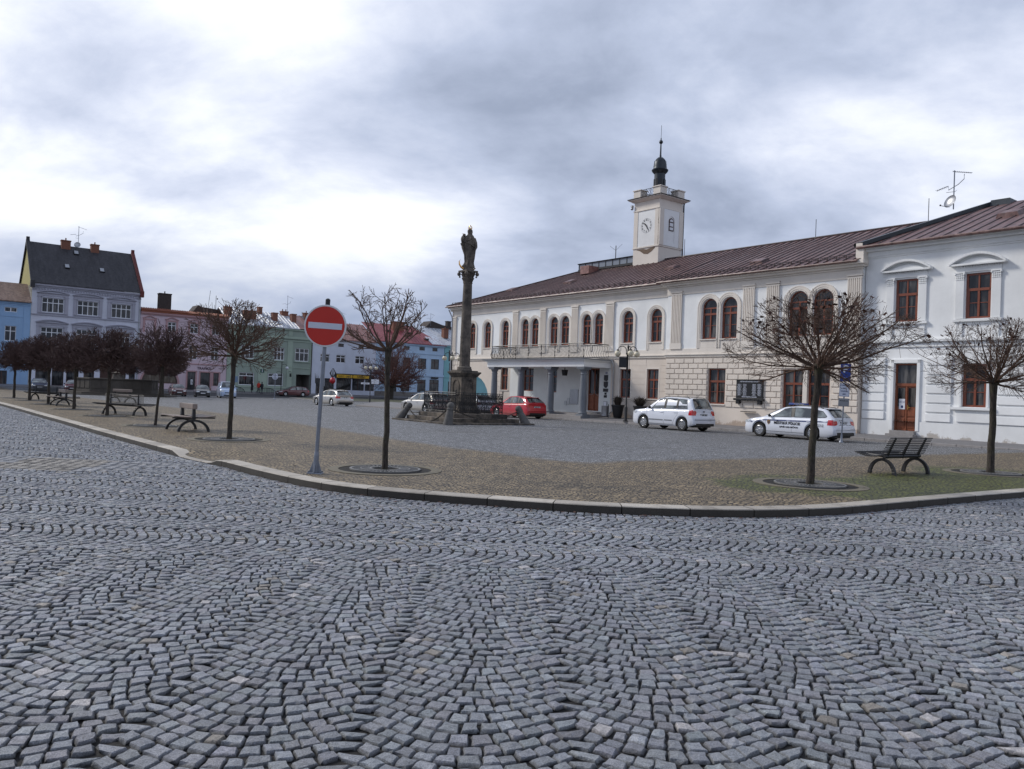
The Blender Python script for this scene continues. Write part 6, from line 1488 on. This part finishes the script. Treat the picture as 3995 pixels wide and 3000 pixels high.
    if p.get('ant'): g=MB(); g.tube([(X(s2-.15),0,zr(s2-.2)+.02),(X(s2+.12),0,zr(s2-.2)+.3)],.008,5); g.build('antenna',M['trimblack'],t)
    g=MB(); sp=s2+.02; g.prism([(X(sp-.12),zr(sp-.1)+.015),(X(sp+.20),zr(sp)+.01),(X(sp+.20),zr(sp)+.035),(X(sp-.12),zr(sp-.1)+.04)],-side_y(s2,zr(s2))*.86,side_y(s2,zr(s2))*.86) if p.get('spoil') else None
    if p.get('spoil'): g.build('spoiler',M[pm],t,bevel=.008)
    key=(round(wr,3),p.get('spokes',10))
    for s in (fw,rw):
        for sg in (1,-1):
            y=sg*(hw-.115)
            if key not in WH_CACHE:
                a,b,c=wheel(wr,.2,key[1]); A_=a.build('wheel',M['tyre'],t,(X(s),y,wr),smooth=True); B_=b.build('rim',M['alloy'],A_,bevel=.003); C_=c.build('hub_disc',M['trimblack'],A_); WH_CACHE[key]=(A_,B_,C_)
            else:
                A_=inst('wheel',WH_CACHE[key][0],t,(X(s),y,wr),(0,rnd.uniform(0,3),0)); inst('rim',WH_CACHE[key][1],A_); inst('hub_disc',WH_CACHE[key][2],A_)
    for f in text_: f(t,L,X,wd,tp)
    return t
HEAD=TA+PI
# white boxy SUV
SUV=dict(L=4.22,W=1.79,wb=2.58,fo=.88,wr=.335,gc=.22,nose=.13,tailr=.04,mid=.62,top=[(0,.70),(.05,.88),(.2,.95),(.6,1.0),(1.08,1.05),(1.5,1.06),(3.9,1.10),(4.1,1.08),(4.13,.80),(4.22,.66)],roof=[(.98,1.04),(1.35,1.30),(1.78,1.60),(2.3,1.665),(3.0,1.66),(3.7,1.62),(3.85,1.60),(4.10,1.09)],cab=(.98,1.85,3.78,4.10),rwf=.92,
 side=[[(1.40,.0),(2.22,0),(2.22,1),(1.86,1)],[(2.34,0),(3.02,0),(3.02,1),(2.34,1)],[(3.12,0),(3.74,.0),(3.62,1),(3.12,1)]],pill=((2.22,2.34),(3.02,3.12)),plean=0,doors=(1.12,2.28,3.12),tailz=(.80,1.075),taill=.34,tailw=.20,platez=.82,bumpz=.70,slope=.20,rails=True,ant=True,rub=True,plate='5M9 9843',mir=.36,mirm='trimblack',tum=.24,headz=(.90,.74),spokes=10)
def badge(t,L,X,wd,tp):
    g=MB(); g.M=Matrix.Translation((X(L)+.075,0,1.0))@Matrix.Rotation(R(90),4,'Y'); g.lathe([(.05,-.01),(.05,.01)],18); g.build('badge',M['gunmetal'],t)
car('white_suv','boxy white SUV with roof rails parked before the rusticated wing',(8.43,41.45),HEAD,'p_white',SUV,(badge,))
# police estate
POL=dict(L=4.66,W=1.81,wb=2.68,fo=.90,wr=.325,gc=.17,nose=.15,tailr=.05,mid=.52,top=[(0,.56),(.05,.70),(.2,.77),(.6,.86),(1.1,.94),(1.6,.945),(3.2,.97),(4.3,1.0),(4.52,.98),(4.56,.74),(4.66,.60)],roof=[(1.05,.93),(1.5,1.16),(2.0,1.40),(2.5,1.46),(3.2,1.455),(3.95,1.40),(4.1,1.36),(4.54,.98)],cab=(1.05,2.08,3.98,4.54),rwf=.90,
 side=[[(1.55,.0),(2.50,0),(2.42,1),(2.10,.92)],[(2.66,0),(3.46,0),(3.40,1),(2.58,1)],[(3.56,0),(4.16,.06),(4.22,.32),(3.98,.85),(3.52,.98)]],pill=((2.50,2.66),(3.46,3.56)),plean=-.06,doors=(1.22,2.58,3.5),tailz=(.70,.93),taill=.36,tailw=.24,platez=.80,bumpz=.62,slope=.30,rails=True,stripe=True,plate='3M6 6735',mirm='trimblack',tum=.38,spokes=14,spoil=True,cat='police car')
def police(t,L,X,wd,tp):
    sg=1; rot=(R(90),0,PI)
    for tx,s,z_,sz,b in (('MĚSTSKÁ POLICIE',2.34,.685,.165,.006),('LIPNÍK NAD BEČVOU',2.44,.515,.098,.004),('tel.: 581 722 198',3.92,.70,.06,.001),('720 511 876',3.98,.63,.06,.001)):
        text('lettering',tx,M['ink'],sz,t,(X(s),wd(s)+.008,z_),rot,b)
    for tx,s,z_,sz,b in (('MĚSTSKÁ POLICIE',2.34,.685,.165,.006),('LIPNÍK NAD BEČVOU',2.44,.515,.098,.004)): text('lettering',tx,M['ink'],sz,t,(X(s),-wd(s)-.008,z_),(R(90),0,0),b)
    text('lettering','MĚSTSKÁ POLICIE',M['ink'],.125,t,(X(L)+.055,-.02,.675),(R(90),0,R(-90)),.005)
    text('lettering','158  156',M['ink'],.06,t,(X(L)+.07,.35,.925),(R(90),0,R(-90)),.002)
    g=MB(); pts=[]
    for k in range(8): a=PI/2+k*PI/4; 
    P_=lambda x,z_:(X(1.40)-x,wd(1.4)+.007,.70+z_)
    g.poly([P_(*q) for q in ((-.07,.07),(-.035,.09),(0,.125),(.035,.09),(.07,.07),(.085,.02),(.06,-.05),(0,-.11),(-.06,-.05),(-.085,.02))]); o=g.build('crest',M['gold'],t)
    P_=lambda x,z_:(X(1.40)-x,wd(1.4)+.010,.70+z_)
    g=MB(); g.poly([P_(*q) for q in ((-.045,.05),(.045,.05),(.04,-.03),(0,-.065),(-.04,-.03))]); g.build('crest_shield',M['navy'],o); text('crest_figure','5',M['gold'],.08,o,(X(1.40),wd(1.4)+.013,.70),rot,.003)
    g=MB(); s=2.35; zz=1.50
    g.box(X(s)-.13,X(s)+.13,-.60,.60,zz,zz+.035); lb=g.build('light_bar',M['black'],t,bevel=.01); g=MB()
    for y0,y1 in ((-.62,-.22),(.22,.62)): g.frus(X(s)-.15,X(s)+.15,y0,y1,zz+.035,zz+.12,.03)
    g.build('blue_lens',simple('blue_lens',(.01,.04,.22),.12,var=.2,scale=30,coat=1),lb,bevel=.01)
    g=MB()
    g.box(X(s)-.12,X(s)+.12,-.2,.2,zz+.035,zz+.09); g.build('bar_middle',M['zinc'],lb,bevel=.008)
car('police_car','white municipal police estate car with blue stripe and blue light bar',(13.15,36.40),HEAD,'p_white',POL,(police,))
# red hatchback
RED=dict(L=4.30,W=1.71,wb=2.60,fo=.86,wr=.315,gc=.17,nose=.15,tailr=.06,mid=.52,top=[(0,.55),(.05,.68),(.2,.76),(.6,.86),(1.05,.94),(1.6,.95),(3.0,.99),(4.0,1.02),(4.18,1.0),(4.21,.74),(4.30,.60)],roof=[(1.0,.93),(1.45,1.16),(1.95,1.41),(2.4,1.46),(3.0,1.45),(3.6,1.38),(3.72,1.35),(4.20,1.0)],cab=(1.0,2.02,3.58,4.19),rwf=.86,
 side=[[(1.5,.0),(2.36,0),(2.30,1),(2.02,.93)],[(2.50,0),(3.10,0),(3.02,1),(2.44,1)],[(3.2,0),(3.72,.12),(3.5,.85),(3.13,.98)]],pill=((2.36,2.50),(3.10,3.2)),plean=-.06,doors=(1.16,2.44,3.2),tailz=(.78,.95),taill=.24,tailw=.16,platez=.78,bumpz=.62,slope=.32,plate='5M2 3571',tum=.38,spoil=True,ant=True,spokes=10,mirm='trimblack')
car('red_hatchback','bright red hatchback parked before the porch columns, right of the monument',(.45,54.25),HEAD,'p_red',RED)
# silver estate driving away
AV=dict(POL,plate='4M1 5580',stripe=False,cat='car',spokes=7,tailz=(.72,1.0),mirm=None); AV.pop('mirm')
car('silver_estate_car','silver estate car seen from behind on the square, right of the no entry sign pole',(-16.85,74.9),HEAD+R(6),'p_silver',AV)
OC=dict(POL,plate='2M7 4410',stripe=False,cat='car',spokes=8,L=4.57,rails=False); OC.pop('mirm')
car('silver_hatchback','silver car half hidden behind the iron fence left of the column',(-6.3,58.7),HEAD,'p_silver',OC)
X_,Y_=tw(9.6,-4.6); car('white_car','white car mostly hidden behind the pedestal before the town hall arcade',(X_,Y_),HEAD,'p_white',dict(RED,plate='1M4 7702'),full=False)
# cars facing us before the pink house and further left
HB=dict(RED,L=4.0,top=[(0,.56),(.05,.70),(.2,.78),(.6,.86),(.95,.94),(1.5,.95),(3.0,.99),(3.75,1.02),(3.88,1.0),(3.91,.74),(4.0,.60)],roof=[(.9,.93),(1.35,1.18),(1.8,1.40),(2.3,1.45),(3.0,1.43),(3.4,1.38),(3.9,1.0)],cab=(.9,1.85,3.35,3.89),wb=2.45,fo=.82,side=[[(1.4,.0),(2.2,0),(2.12,1),(1.9,.93)],[(2.3,0),(3.2,.1),(3.0,.9),(2.24,1)]],pill=((2.2,2.3),),doors=(1.05,2.25,3.0))
EST=dict(POL,stripe=False,cat='car',rails=True)
front=R(-70)
grp='cars parked facing us across the square'
for nm,lb,pos,pm,pr,rot in (('black_car','black estate car facing us right beside the fountain basin',(-44.6,97.9),'p_black',EST,.0),
 ('maroon_hatchback','maroon hatchback facing us before the pink arched shopfront',(-40.6,96.6),'p_dred',HB,.05),
 ('black_hatchback','small black hatchback facing us before the tobacconist door',(-37.7,96.8),'p_black',HB,-.03),
 ('navy_car','dark blue saloon facing us behind the tree trunks before the blue house',(-56.6,95.2),'p_navy',EST,.1),
 ('dark_red_car','dark red car facing us, half hidden left of the fountain basin',(-53.2,96.4),'p_dred',HB,.0)):
    car(nm,lb,pos,front+rot+.12,pm,pr,full=False,group=grp)
VAN=dict(L=4.8,W=1.90,wb=3.1,fo=.83,wr=.33,gc=.18,nose=.12,tailr=.03,mid=.62,top=[(0,.70),(.06,.92),(.3,1.02),(.75,1.16),(1.1,1.18),(4.7,1.2),(4.78,1.2),(4.8,.7)],roof=[(.62,1.12),(1.1,1.62),(1.5,1.90),(2,1.96),(4.6,1.94),(4.75,1.86),(4.79,1.2)],cab=(.62,1.5,4.65,4.79),side=[[(1.05,.05),(2.0,0),(2.0,.95),(1.45,.95)],[(2.15,0),(3.3,0),(3.3,.95),(2.15,.95)],[(3.4,0),(4.5,0),(4.5,.95),(3.4,.95)]],pill=(),doors=(1.0,2.1,3.3),tum=.16,headz=(.98,.72),tailz=(.8,1.2),cat='van',mir=.25)
car('pale_blue_van','pale blue van facing us between the cars and the tree trunk',(-34.9,97.3),front+.10,'p_blue',VAN,full=False,group=grp)
car('maroon_estate_car','dark maroon estate seen from the side before the green house passage',(-32.6,118.4),FR+PI,'p_dred',EST,full=False)
car('maroon_hatchback','dark maroon car far behind the silver car, before the light blue house',(-14.6,134),FR+PI,'p_dred',EST,full=False)
# ---------------------------------------------------------------- trees
def rvec(r): 
    while True:
        v=Vector((r.uniform(-1,1),r.uniform(-1,1),r.uniform(-1,1)))
        if .05<v.length<1: return v.normalized()
def grow(mb,r,p,d,length,rad,level,P,env):
    """one branch as a tapered tube; spawns children; env(point)->True inside the crown"""
    n=max(3,int(length/P['seg'])); pts=[p.copy()]; q=p.copy(); dd=d.normalized(); st=length/n
    kids=[]
    for i in range(n):
        wob=rvec(r)*P['wob'][level]; pull=Vector((0,0,P['lift'][level])); dd=(dd+wob+pull).normalized(); q=q+dd*st; pts.append(q.copy())
        if not env(q): break
        t=(i+1)/n
        if level<P['levels'] and t>P['bare'][level]: 
            k=P['kids'][level]/n; k=int(k)+(1 if r.random()<k-int(k) else 0)
            for _ in range(k): kids.append((q.copy(),dd.copy(),t))
    m=len(pts); rr=[max(rad*(1-.72*i/(m-1)),P['minr']) for i in range(m)]
    mb.tube(pts,rr,6 if level==0 else (4 if level==1 else 3),False)
    for (a,b,t) in kids:
        side=rvec(r); side=(side-b*side.dot(b)); 
        if side.length<.1: continue
        side.normalize(); ang=r.uniform(*P['ang']); nd=b*math.cos(ang)+side*math.sin(ang)
        grow(mb,r,a,nd,P['len'][level+1]*r.uniform(.6,1.25)*(1-.25*t),max(rad*(1-.7*t)*P['rr'],P['minr']),level+1,P,env)
    if P.get('buds') and level==P['levels']: P['tips'].append((pts[-1],dd))
def tree(label,x,y,z,trunk_h,trunk_r,lean,P,dirs,env,group,mats=('bark','twig'),seed=1,leaves=0,name='bare_tree',cat='tree'):
    r=random.Random(seed); t=thing(name,label,cat,(x,y,z),0,group)
    mb=MB(); n=9; top=Vector((lean[0],lean[1],trunk_h)); pts=[Vector((lean[0]*(i/n)**1.2,lean[1]*(i/n),-.05+(trunk_h+.05)*i/n))+Vector((r.uniform(-.012,.012),r.uniform(-.012,.012),0)) for i in range(n+1)]
    rr=[trunk_r*(1.25 if i==0 else 1.08-.22*i/n) for i in range(n+1)]; rr[-1]=trunk_r*1.25; rr[-2]=trunk_r*1.05
    mb.tube(pts,rr,14); mb.sphere(top,trunk_r*1.55,12,8,1,1,.8); mb.build('trunk',M[mats[0]],t,smooth=True)
    P=dict(P); P['tips']=[]; mb=MB(); e2=lambda q:env(q-Vector((0,0,0)))
    for d,l in dirs(r): grow(mb,r,top+Vector((0,0,-.03)),d,l,P['r0']*r.uniform(.75,1.15),0,P,e2)
    cr=mb.build('crown',M[mats[1]],t)
    if leaves:
        lf=MB()
        for _ in range(leaves):
            q,dd=r.choice(P['tips']); 
            if leaves_ok(q,x): 
                u_=rvec(r)*.05; w_=rvec(r)*.035; lf.poly([q-u_,q+w_,q+u_,q-w_])
        if lf.f: lf.build('dead_leaves',M['leaf'],t)
    return t
leaves_ok=lambda q,x:q.z>2.75
def ell(cx,cy,cz,rx,ry_,rz_): return lambda q:((q.x-cx)/rx)**2+((q.y-cy)/ry_)**2+((q.z-cz)/rz_)**2<1.0
def fan(n,lo,hi,l0,l1,flat=.0):
    def f(r):
        o=[]
        for k in range(n):
            a=2*PI*(k+r.uniform(-.3,.3))/n*1.618*2; e=R(lo+(hi-lo)*((k+.5)/n)**1.0)+r.uniform(-.1,.1); o.append((Vector((math.cos(a)*math.cos(e),math.sin(a)*math.cos(e),math.sin(e))),r.uniform(l0,l1)))
        return o
    return f
GLOBE=dict(levels=3,seg=.10,wob=(.10,.13,.16,.2),lift=(.012,.008,.0,-.01),kids=(7.4,5.4,4.3,0),bare=(.16,.12,.15,0),len=(1.6,.60,.36,.20),ang=(.35,.9),rr=.6,minr=.0034,r0=.025,buds=True)
gp='clipped bare trees along the square'
z=grate(5.6,14.78,'round tree grate with green moss under the largest bare tree')
tree('largest bare clipped tree with wide brown crown, in front of the police car',5.6,14.78,z,2.2,.066,(.10,.02),GLOBE,fan(28,-16,70,1.4,2.0),ell(.12,0,2.62,1.8,1.7,.95),gp,seed=11,leaves=420)
z=grate(11.56,19.1,'tree grate under the bare tree at the right edge',)
tree('bare clipped tree at the right edge beyond the slatted bench',11.56,19.1,z,2.2,.078,(.02,0),GLOBE,fan(28,-14,72,1.4,1.95),ell(.05,0,2.72,1.75,1.7,1.0),gp,seed=5,leaves=260)
z=grate(-2.25,14.5,'clean tree grate with wide stone ring beside the no entry sign')
P2=dict(GLOBE,levels=3,kids=(6.5,4.2,3.0,0),wob=(.13,.16,.18,.2),lift=(.045,.012,0,0),bare=(.30,.2,.2,0),len=(1.2,.34,.18,.11),minr=.0044,r0=.024,ang=(.4,.95),rr=.6)
def open_dirs(r):
    L=[((-.62,.1,.62),1.35),((-.32,-.1,.9),1.1),((.02,.2,1),1.15),((.42,0,.86),1.25),((.62,.2,.55),1.0),((-.9,.1,.28),1.15),((-.95,-.2,.05),1.05),((-.85,.2,-.08),.95),((.75,-.2,.22),.8),((.2,.5,.8),1.0),((-.2,-.5,.75),.9),((.55,-.4,.7),1.05),((-.75,-.25,.45),1.2),((.5,.5,.4),.8),((-.5,.6,.35),.9)]
    return [(Vector(d).normalized(),l) for d,l in L]
tree('sparse bare tree with few open upward branches beside the no entry sign',-2.25,14.5,z,2.2,.050,(-.03,.02),P2,open_dirs,ell(-.12,0,2.62,.92,.85,.80),gp,seed=8)
z=grate(-7.25,20.55,'tree grate with pale ring under the bare tree before the pink house')
tree('bare clipped tree with umbrella crown, before the pink and green houses',-7.25,20.55,z,2.2,.060,(.04,0),dict(GLOBE,levels=2,kids=(10,8,0),len=(1.5,.55,.34),minr=.0055),fan(26,-14,80,1.1,1.5),ell(.0,0,2.6,1.32,1.3,1.0),gp,seed=21)
z=grate(-11.27,25.25,'thin ringed tree grate by the plank backed bench')
FARP=dict(GLOBE,levels=2,kids=(11,8,0),len=(1.1,.5,.34),minr=.008,r0=.028,seg=.14)
tree('thin leaning tree with a small dense round crown, left of the plank bench',-11.27,25.25,z,1.95,.042,(.14,.05),FARP,fan(24,-18,80,.8,1.15),ell(.14,0,2.5,1.0,.95,.85),gp,mats=('bark','twig_far'),seed=3)
# the dark round row: one dense crown copied with turns
row=[(-15.45,30.45,'nearest dark round tree of the left row, behind the long slatted bench'),(-19.4,35.3,'second dark round tree of the left row, right of the plank backed bench'),(-23.4,40.2,'third dark round tree of the left row, its trunk left of the plank backed bench'),(-27.7,45.7,'fourth dark round tree of the left row, in front of the dark blue car'),(-31.4,50.2,'farthest dark round tree of the left row, before the blue house')]
first=None
DENSE=dict(FARP,kids=(13,10,0),r0=.032,minr=.009)
for k,(x,y,lb) in enumerate(row):
    z=grate(x,y,('low tree grate under the %s dark tree of the left row')%('nearest','second','third','fourth','farthest')[k])
    if first is None: first=tree(lb,x,y,z,1.9,.062,(.03,0),DENSE,fan(30,-22,80,.95,1.35),ell(.02,0,2.5,1.32,1.3,.92),gp,mats=('bark','twig_far'),seed=31)
    else:
        c=copy_tree(first); c.location=(x,y,z); c.rotation_euler=(0,0,k*1.3); s=1+.05*k; c.scale=(s,s,1.0+.02*k); c['label']=lb
gp2='dark trees around the fountain'
big=None
for k,(x,y,lb) in enumerate(((-50.2,91.5,'thick dark tree left of the fountain basin, beside the dark red car'),(-46.0,90.0+4,'thick dark tree standing behind the middle of the fountain basin'),(-37.6,85.5,'thick dark tree right of the fountain basin, before the black estate car'),(-41.6,94.5,'dark tree behind the right part of the fountain basin'))):
    if big is None: big=tree(lb,x,y,gz(x,y),2.8,.20,(.05,0),dict(DENSE,kids=(12,9,0),len=(2.4,1.1,.75),minr=.02,r0=.075,seg=.3),fan(28,-18,80,2.0,2.8),ell(0,0,4.0,2.75,2.7,1.75),gp2,mats=('bark','twig_far'),seed=41)
    else: c=copy_tree(big); c.location=(x,y,gz(x,y)); c.rotation_euler=(0,0,k*1.9); c['label']=lb
tree('large reddish bare tree with spreading crown on the lawn before the light blue house',-19.6,129.0,gz(-19.6,129),2.2,.42,(.1,0),dict(GLOBE,levels=3,seg=.4,kids=(8,6,3.6,0),len=(5.5,2.4,1.3,.8),minr=.020,r0=.16,bare=(.12,.1,.1,0),lift=(.02,.01,0,0)),fan(20,-4,80,4.5,6.5),ell(0,0,4.6,5.5,5.2,4.6),None,mats=('bark','twig_red'),seed=6)
# ---------------------------------------------------------------- people far across the square
M['skin']=simple('skin',(.42,.26,.2),.6,var=.1)
def person(label,x,y,rz,coat,legs,coatlen=.0,hat=None,h=1.74,sway=0):
    z=gz(x,y)+.09
    J=[(0,0,.95),(0,0,1.15),(0,.0,1.38),(0,0,1.50),(0,.01,1.62),(0,.015,1.70),
       (-.10,0,.90),(-.11,.02,.50),(-.12,-.02,.08),(-.12,.12,.03),(.10,0,.90),(.12,-.03,.50),(.13,-.06,.08),(.13,.08,.03),
       (-.19,0,1.42),(-.26,.02,1.14),(-.20,.16,.98),(.19,0,1.42),(.27,0,1.14),(.22,.14,.98),(-.18,.22,.94),(.2,.2,.94)]
    E=[(0,1),(1,2),(2,3),(3,4),(4,5),(0,6),(6,7),(7,8),(8,9),(0,10),(10,11),(11,12),(12,13),(2,14),(14,15),(15,16),(16,20),(2,17),(17,18),(18,19),(19,21)]
    rad=[.15,.145,.16,.06,.095,.09,.095,.065,.045,.04,.095,.065,.045,.04,.075,.055,.04,.075,.055,.04,.035,.035]
    me=bpy.data.meshes.new('person'); me.from_pydata([(a,b,c) for a,b,c in J],E,[]); o=bpy.data.objects.new('person',me); C.objects.link(o); o.location=(x,y,z); o.rotation_euler=(0,0,rz)
    s=o.modifiers.new('skin','SKIN'); 
    for v,r_ in zip(me.skin_vertices[0].data,rad): v.radius=(r_,r_*.85)
    me.skin_vertices[0].data[0].use_root=True
    sb=o.modifiers.new('sub','SUBSURF'); sb.levels=sb.render_levels=1
    me.materials.append(legs); tag(o,label,'person')
    # coat with sleeves, hair
    mb=MB(); k=.0
    mb.lathe([(.19+coatlen*.12,.86-coatlen),(.185,1.0),(.18,1.2),(.20,1.38),(.17,1.47),(.08,1.53)],14,(0,0,0),1.08,.78)
    for sx in (-1,1): mb.tube([(sx*.17,0,1.44),(sx*.26,.02,1.16),(sx*.21,.16,1.0)],[.085,.07,.055],8)
    mb.build('coat',coat,o,smooth=True)
    mb=MB(); mb.sphere((0,.03,1.66),.092,12,8,.85,1,1.2); mb.sphere((0,.125,1.65),.018,6,4); f=mb.build('face',M['skin'],o,smooth=True)
    mb=MB(); mb.sphere((0,.0,1.70),.105,12,8,.95,1,1.05); mb.build('hair',hat or M['ink'],o,smooth=True)
    return o
dk=simple('dark_cloth',(.012,.012,.016),.9,var=.2); dk2=simple('black_jacket',(.010,.011,.015),.7,var=.2); rd=simple('red_jacket',(.55,.05,.03),.8,var=.2); jn=simple('dark_jeans',(.015,.017,.028),.85,var=.2); lt=simple('pale_jacket',(.5,.52,.55),.8,var=.2)
person('person in a long black coat standing left of the group by the green house window',-38.5,117.8,R(-60),dk,dk,.45)
person('person in a bright red jacket standing between two people in black',-37.6,118.1,R(170),rd,jn)
person('person in a black jacket and dark trousers standing right in the group',-36.9,117.4,R(60),dk2,jn)
person('person in a pale jacket standing at the tobacconist door behind the parked cars',-46.6,115.6,R(-40),lt,jn,.1)

# ---------------------------------------------------------------- camera
cam=bpy.data.cameras.new('camera'); co_=bpy.data.objects.new('camera',cam); C.objects.link(co_); sc.camera=co_
cam.sensor_width=36; cam.sensor_fit='HORIZONTAL'; cam.lens=36*3100/3995; cam.clip_end=12000; cam.clip_start=.05
roll,pitch=R(2.1934),R(.5841)
right=Vector((math.cos(roll),0,math.sin(roll))); fwd=Vector((0,1,0)); up=Vector((-math.sin(roll),0,math.cos(roll)))
rx=Matrix.Rotation(pitch,3,'X'); right,fwd,up=rx@right,rx@fwd,rx@up
m3=Matrix((right,up,-fwd)).transposed(); co_.matrix_world=Matrix.Translation((0,0,1.6))@m3.to_4x4()

# ---------------------------------------------------------------- sky and light
w=bpy.data.worlds.new('World'); sc.world=w; w.use_nodes=True; nt=w.node_tree; bg=nt.nodes['Background']; bg.inputs[1].default_value=.1
SE,SR=R(36),R(-68)         # hidden sun, ahead and to the left
sky=N(nt,'ShaderNodeTexSky',sky_type='NISHITA'); sky.sun_disc=False; sky.sun_elevation=SE; sky.sun_rotation=SR; sky.air_density=1.2; sky.dust_density=1.5
tc=nt.nodes.new('ShaderNodeTexCoord').outputs['Generated']
sp_=N(nt,'ShaderNodeSeparateXYZ'); nt.links.new(tc,sp_.inputs[0])
def mm(op,a,b=None,c=None):
    k=N(nt,'ShaderNodeMath',operation=op)
    for i,x in enumerate((a,b,c)):
        if x is None: continue
        if hasattr(x,'is_linked'): nt.links.new(x,k.inputs[i])
        else: k.inputs[i].default_value=x
    return k.outputs[0]
zc=mm('ADD',mm('MAXIMUM',sp_.outputs[2],0.0),.38)
cx_=mm('DIVIDE',sp_.outputs[0],zc); cy_=mm('DIVIDE',sp_.outputs[1],zc)
cv=N(nt,'ShaderNodeCombineXYZ'); nt.links.new(cx_,cv.inputs[0]); nt.links.new(cy_,cv.inputs[1]); cv.inputs[2].default_value=31.1
mp=N(nt,'ShaderNodeMapping'); mp.inputs['Rotation'].default_value=(0,0,R(20)); mp.inputs['Scale'].default_value=(.95,1.25,1); nt.links.new(cv.outputs[0],mp.inputs[0])
wp=N(nt,'ShaderNodeVectorMath',operation='MULTIPLY_ADD'); nt.links.new(noise(nt,mp.outputs[0],.9,3,.5,1),wp.inputs[0]); wp.inputs[1].default_value=(.42,.42,0); nt.links.new(mp.outputs[0],wp.inputs[2])
f1=noise(nt,wp.outputs[0],.95,8,.5); f2=noise(nt,wp.outputs[0],2.6,9,.6)
f=mm('ADD',mm('MULTIPLY',f1,.72),mm('MULTIPLY',f2,.28))
# brightness towards the hidden sun
def glow(d,pw):
    v=N(nt,'ShaderNodeVectorMath',operation='DOT_PRODUCT'); nt.links.new(tc,v.inputs[0]); v.inputs[1].default_value=Vector(d).normalized(); return mm('POWER',mm('MAXIMUM',v.outputs['Value'],0.0),pw)
g1=glow((-.50,.80,.36),9); g2=glow((-.55,.82,.12),30)
dens=mm('SUBTRACT',mm('ADD',f,.0),mm('ADD',mm('MULTIPLY',g1,.06),mm('MULTIPLY',g2,.05)))
ccol=ramp(nt,dens,[(.32,(11.8,12.0,12.2)),(.385,(9.8,10.2,11.0)),(.435,(7.3,7.9,9.5)),(.49,(5.3,6.0,7.7)),(.56,(3.6,4.2,5.6)),(.66,(2.5,3.0,4.2))])
hz=ramp(nt,sp_.outputs[2],[(.0,1),(.085,.8),(.17,0)])
ccol=mixc(nt,ccol,mixc(nt,(2.5,3.2,4.7),ccol,.38),hz)
cloud=ramp(nt,f,[(.22,.78),(.4,1)])
nt.links.new(mixc(nt,sky.outputs[0],ccol,cloud),bg.inputs[0])
sun=bpy.data.lights.new('sun','SUN'); sun.energy=2.6; sun.angle=R(10); sun.color=(1,.95,.88); so=bpy.data.objects.new('sun',sun); C.objects.link(so)
az=SR  # rotation measured clockwise from +Y in the sky node
dsun=Vector((math.sin(az)*math.cos(SE),math.cos(az)*math.cos(SE),math.sin(SE))); so.rotation_mode='QUATERNION'; so.rotation_quaternion=Vector((0,0,1)).rotation_difference(dsun); so.location=dsun*100
# lettering as plain meshes
dg=bpy.context.evaluated_depsgraph_get()
for o in [o for o in sc.objects if o.type=='FONT']:
    me=bpy.data.meshes.new_from_object(o.evaluated_get(dg)); n_=o.name.split('.')[0]; q=bpy.data.objects.new(n_,me); C.objects.link(q); q.parent=o.parent; q.location=o.location; q.rotation_euler=o.rotation_euler; q.scale=o.scale
    bpy.data.objects.remove(o)
sc.view_settings.view_transform='Standard'; sc.view_settings.look='None'; sc.view_settings.exposure=0; sc.view_settings.gamma=1
sc.cycles.max_bounces=5; sc.cycles.diffuse_bounces=3; sc.cycles.glossy_bounces=3
sc.cycles.use_denoising=True
# fallen leaves and grit along the kerb and round the trees
lv=MB(); r_=random.Random(12)
for _ in range(420):
    k=r_.choice((0,0,1,2))
    if k==0:
        i=r_.randrange(14,len(KERB)-3); a,b=KERB[i],KERB[i+1]; t_=r_.random(); q=abs(r_.gauss(0,.14))+.03; dx,dy=b[0]-a[0],b[1]-a[1]; l_=math.hypot(dx,dy); x,y,z=a[0]+dx*t_+dy/l_*q,a[1]+dy*t_-dx/l_*q,.006
    else:
        cx_,cy_=r_.choice(((5.6,14.78),(11.56,19.1),(-2.25,14.5),(-7.25,20.55),(8.8,17))); x,y=cx_+r_.gauss(0,1.3),cy_+r_.gauss(0,1.0)
        kd_=kerb_dist(np.array([[x,y]]))
        if kd_[0]<.3: continue
        z=float(plaza_h(np.array([x]),np.array([y]),kd_)[0])+.008
    s_=r_.uniform(.015,.038); a_=r_.uniform(0,6.3); u_=Vector((math.cos(a_),math.sin(a_),r_.uniform(-.2,.2)))*s_; w_=Vector((-math.sin(a_),math.cos(a_),r_.uniform(-.3,.3)))*s_*.6; p_=Vector((x,y,z+.006))
    lv.poly([p_-u_,p_+w_,p_+u_,p_-w_])
tag(lv.build('fallen_leaves',M['leaf']),'scattered small brown fallen leaves lying along the kerb and round the trees','leaves',None,'stuff')
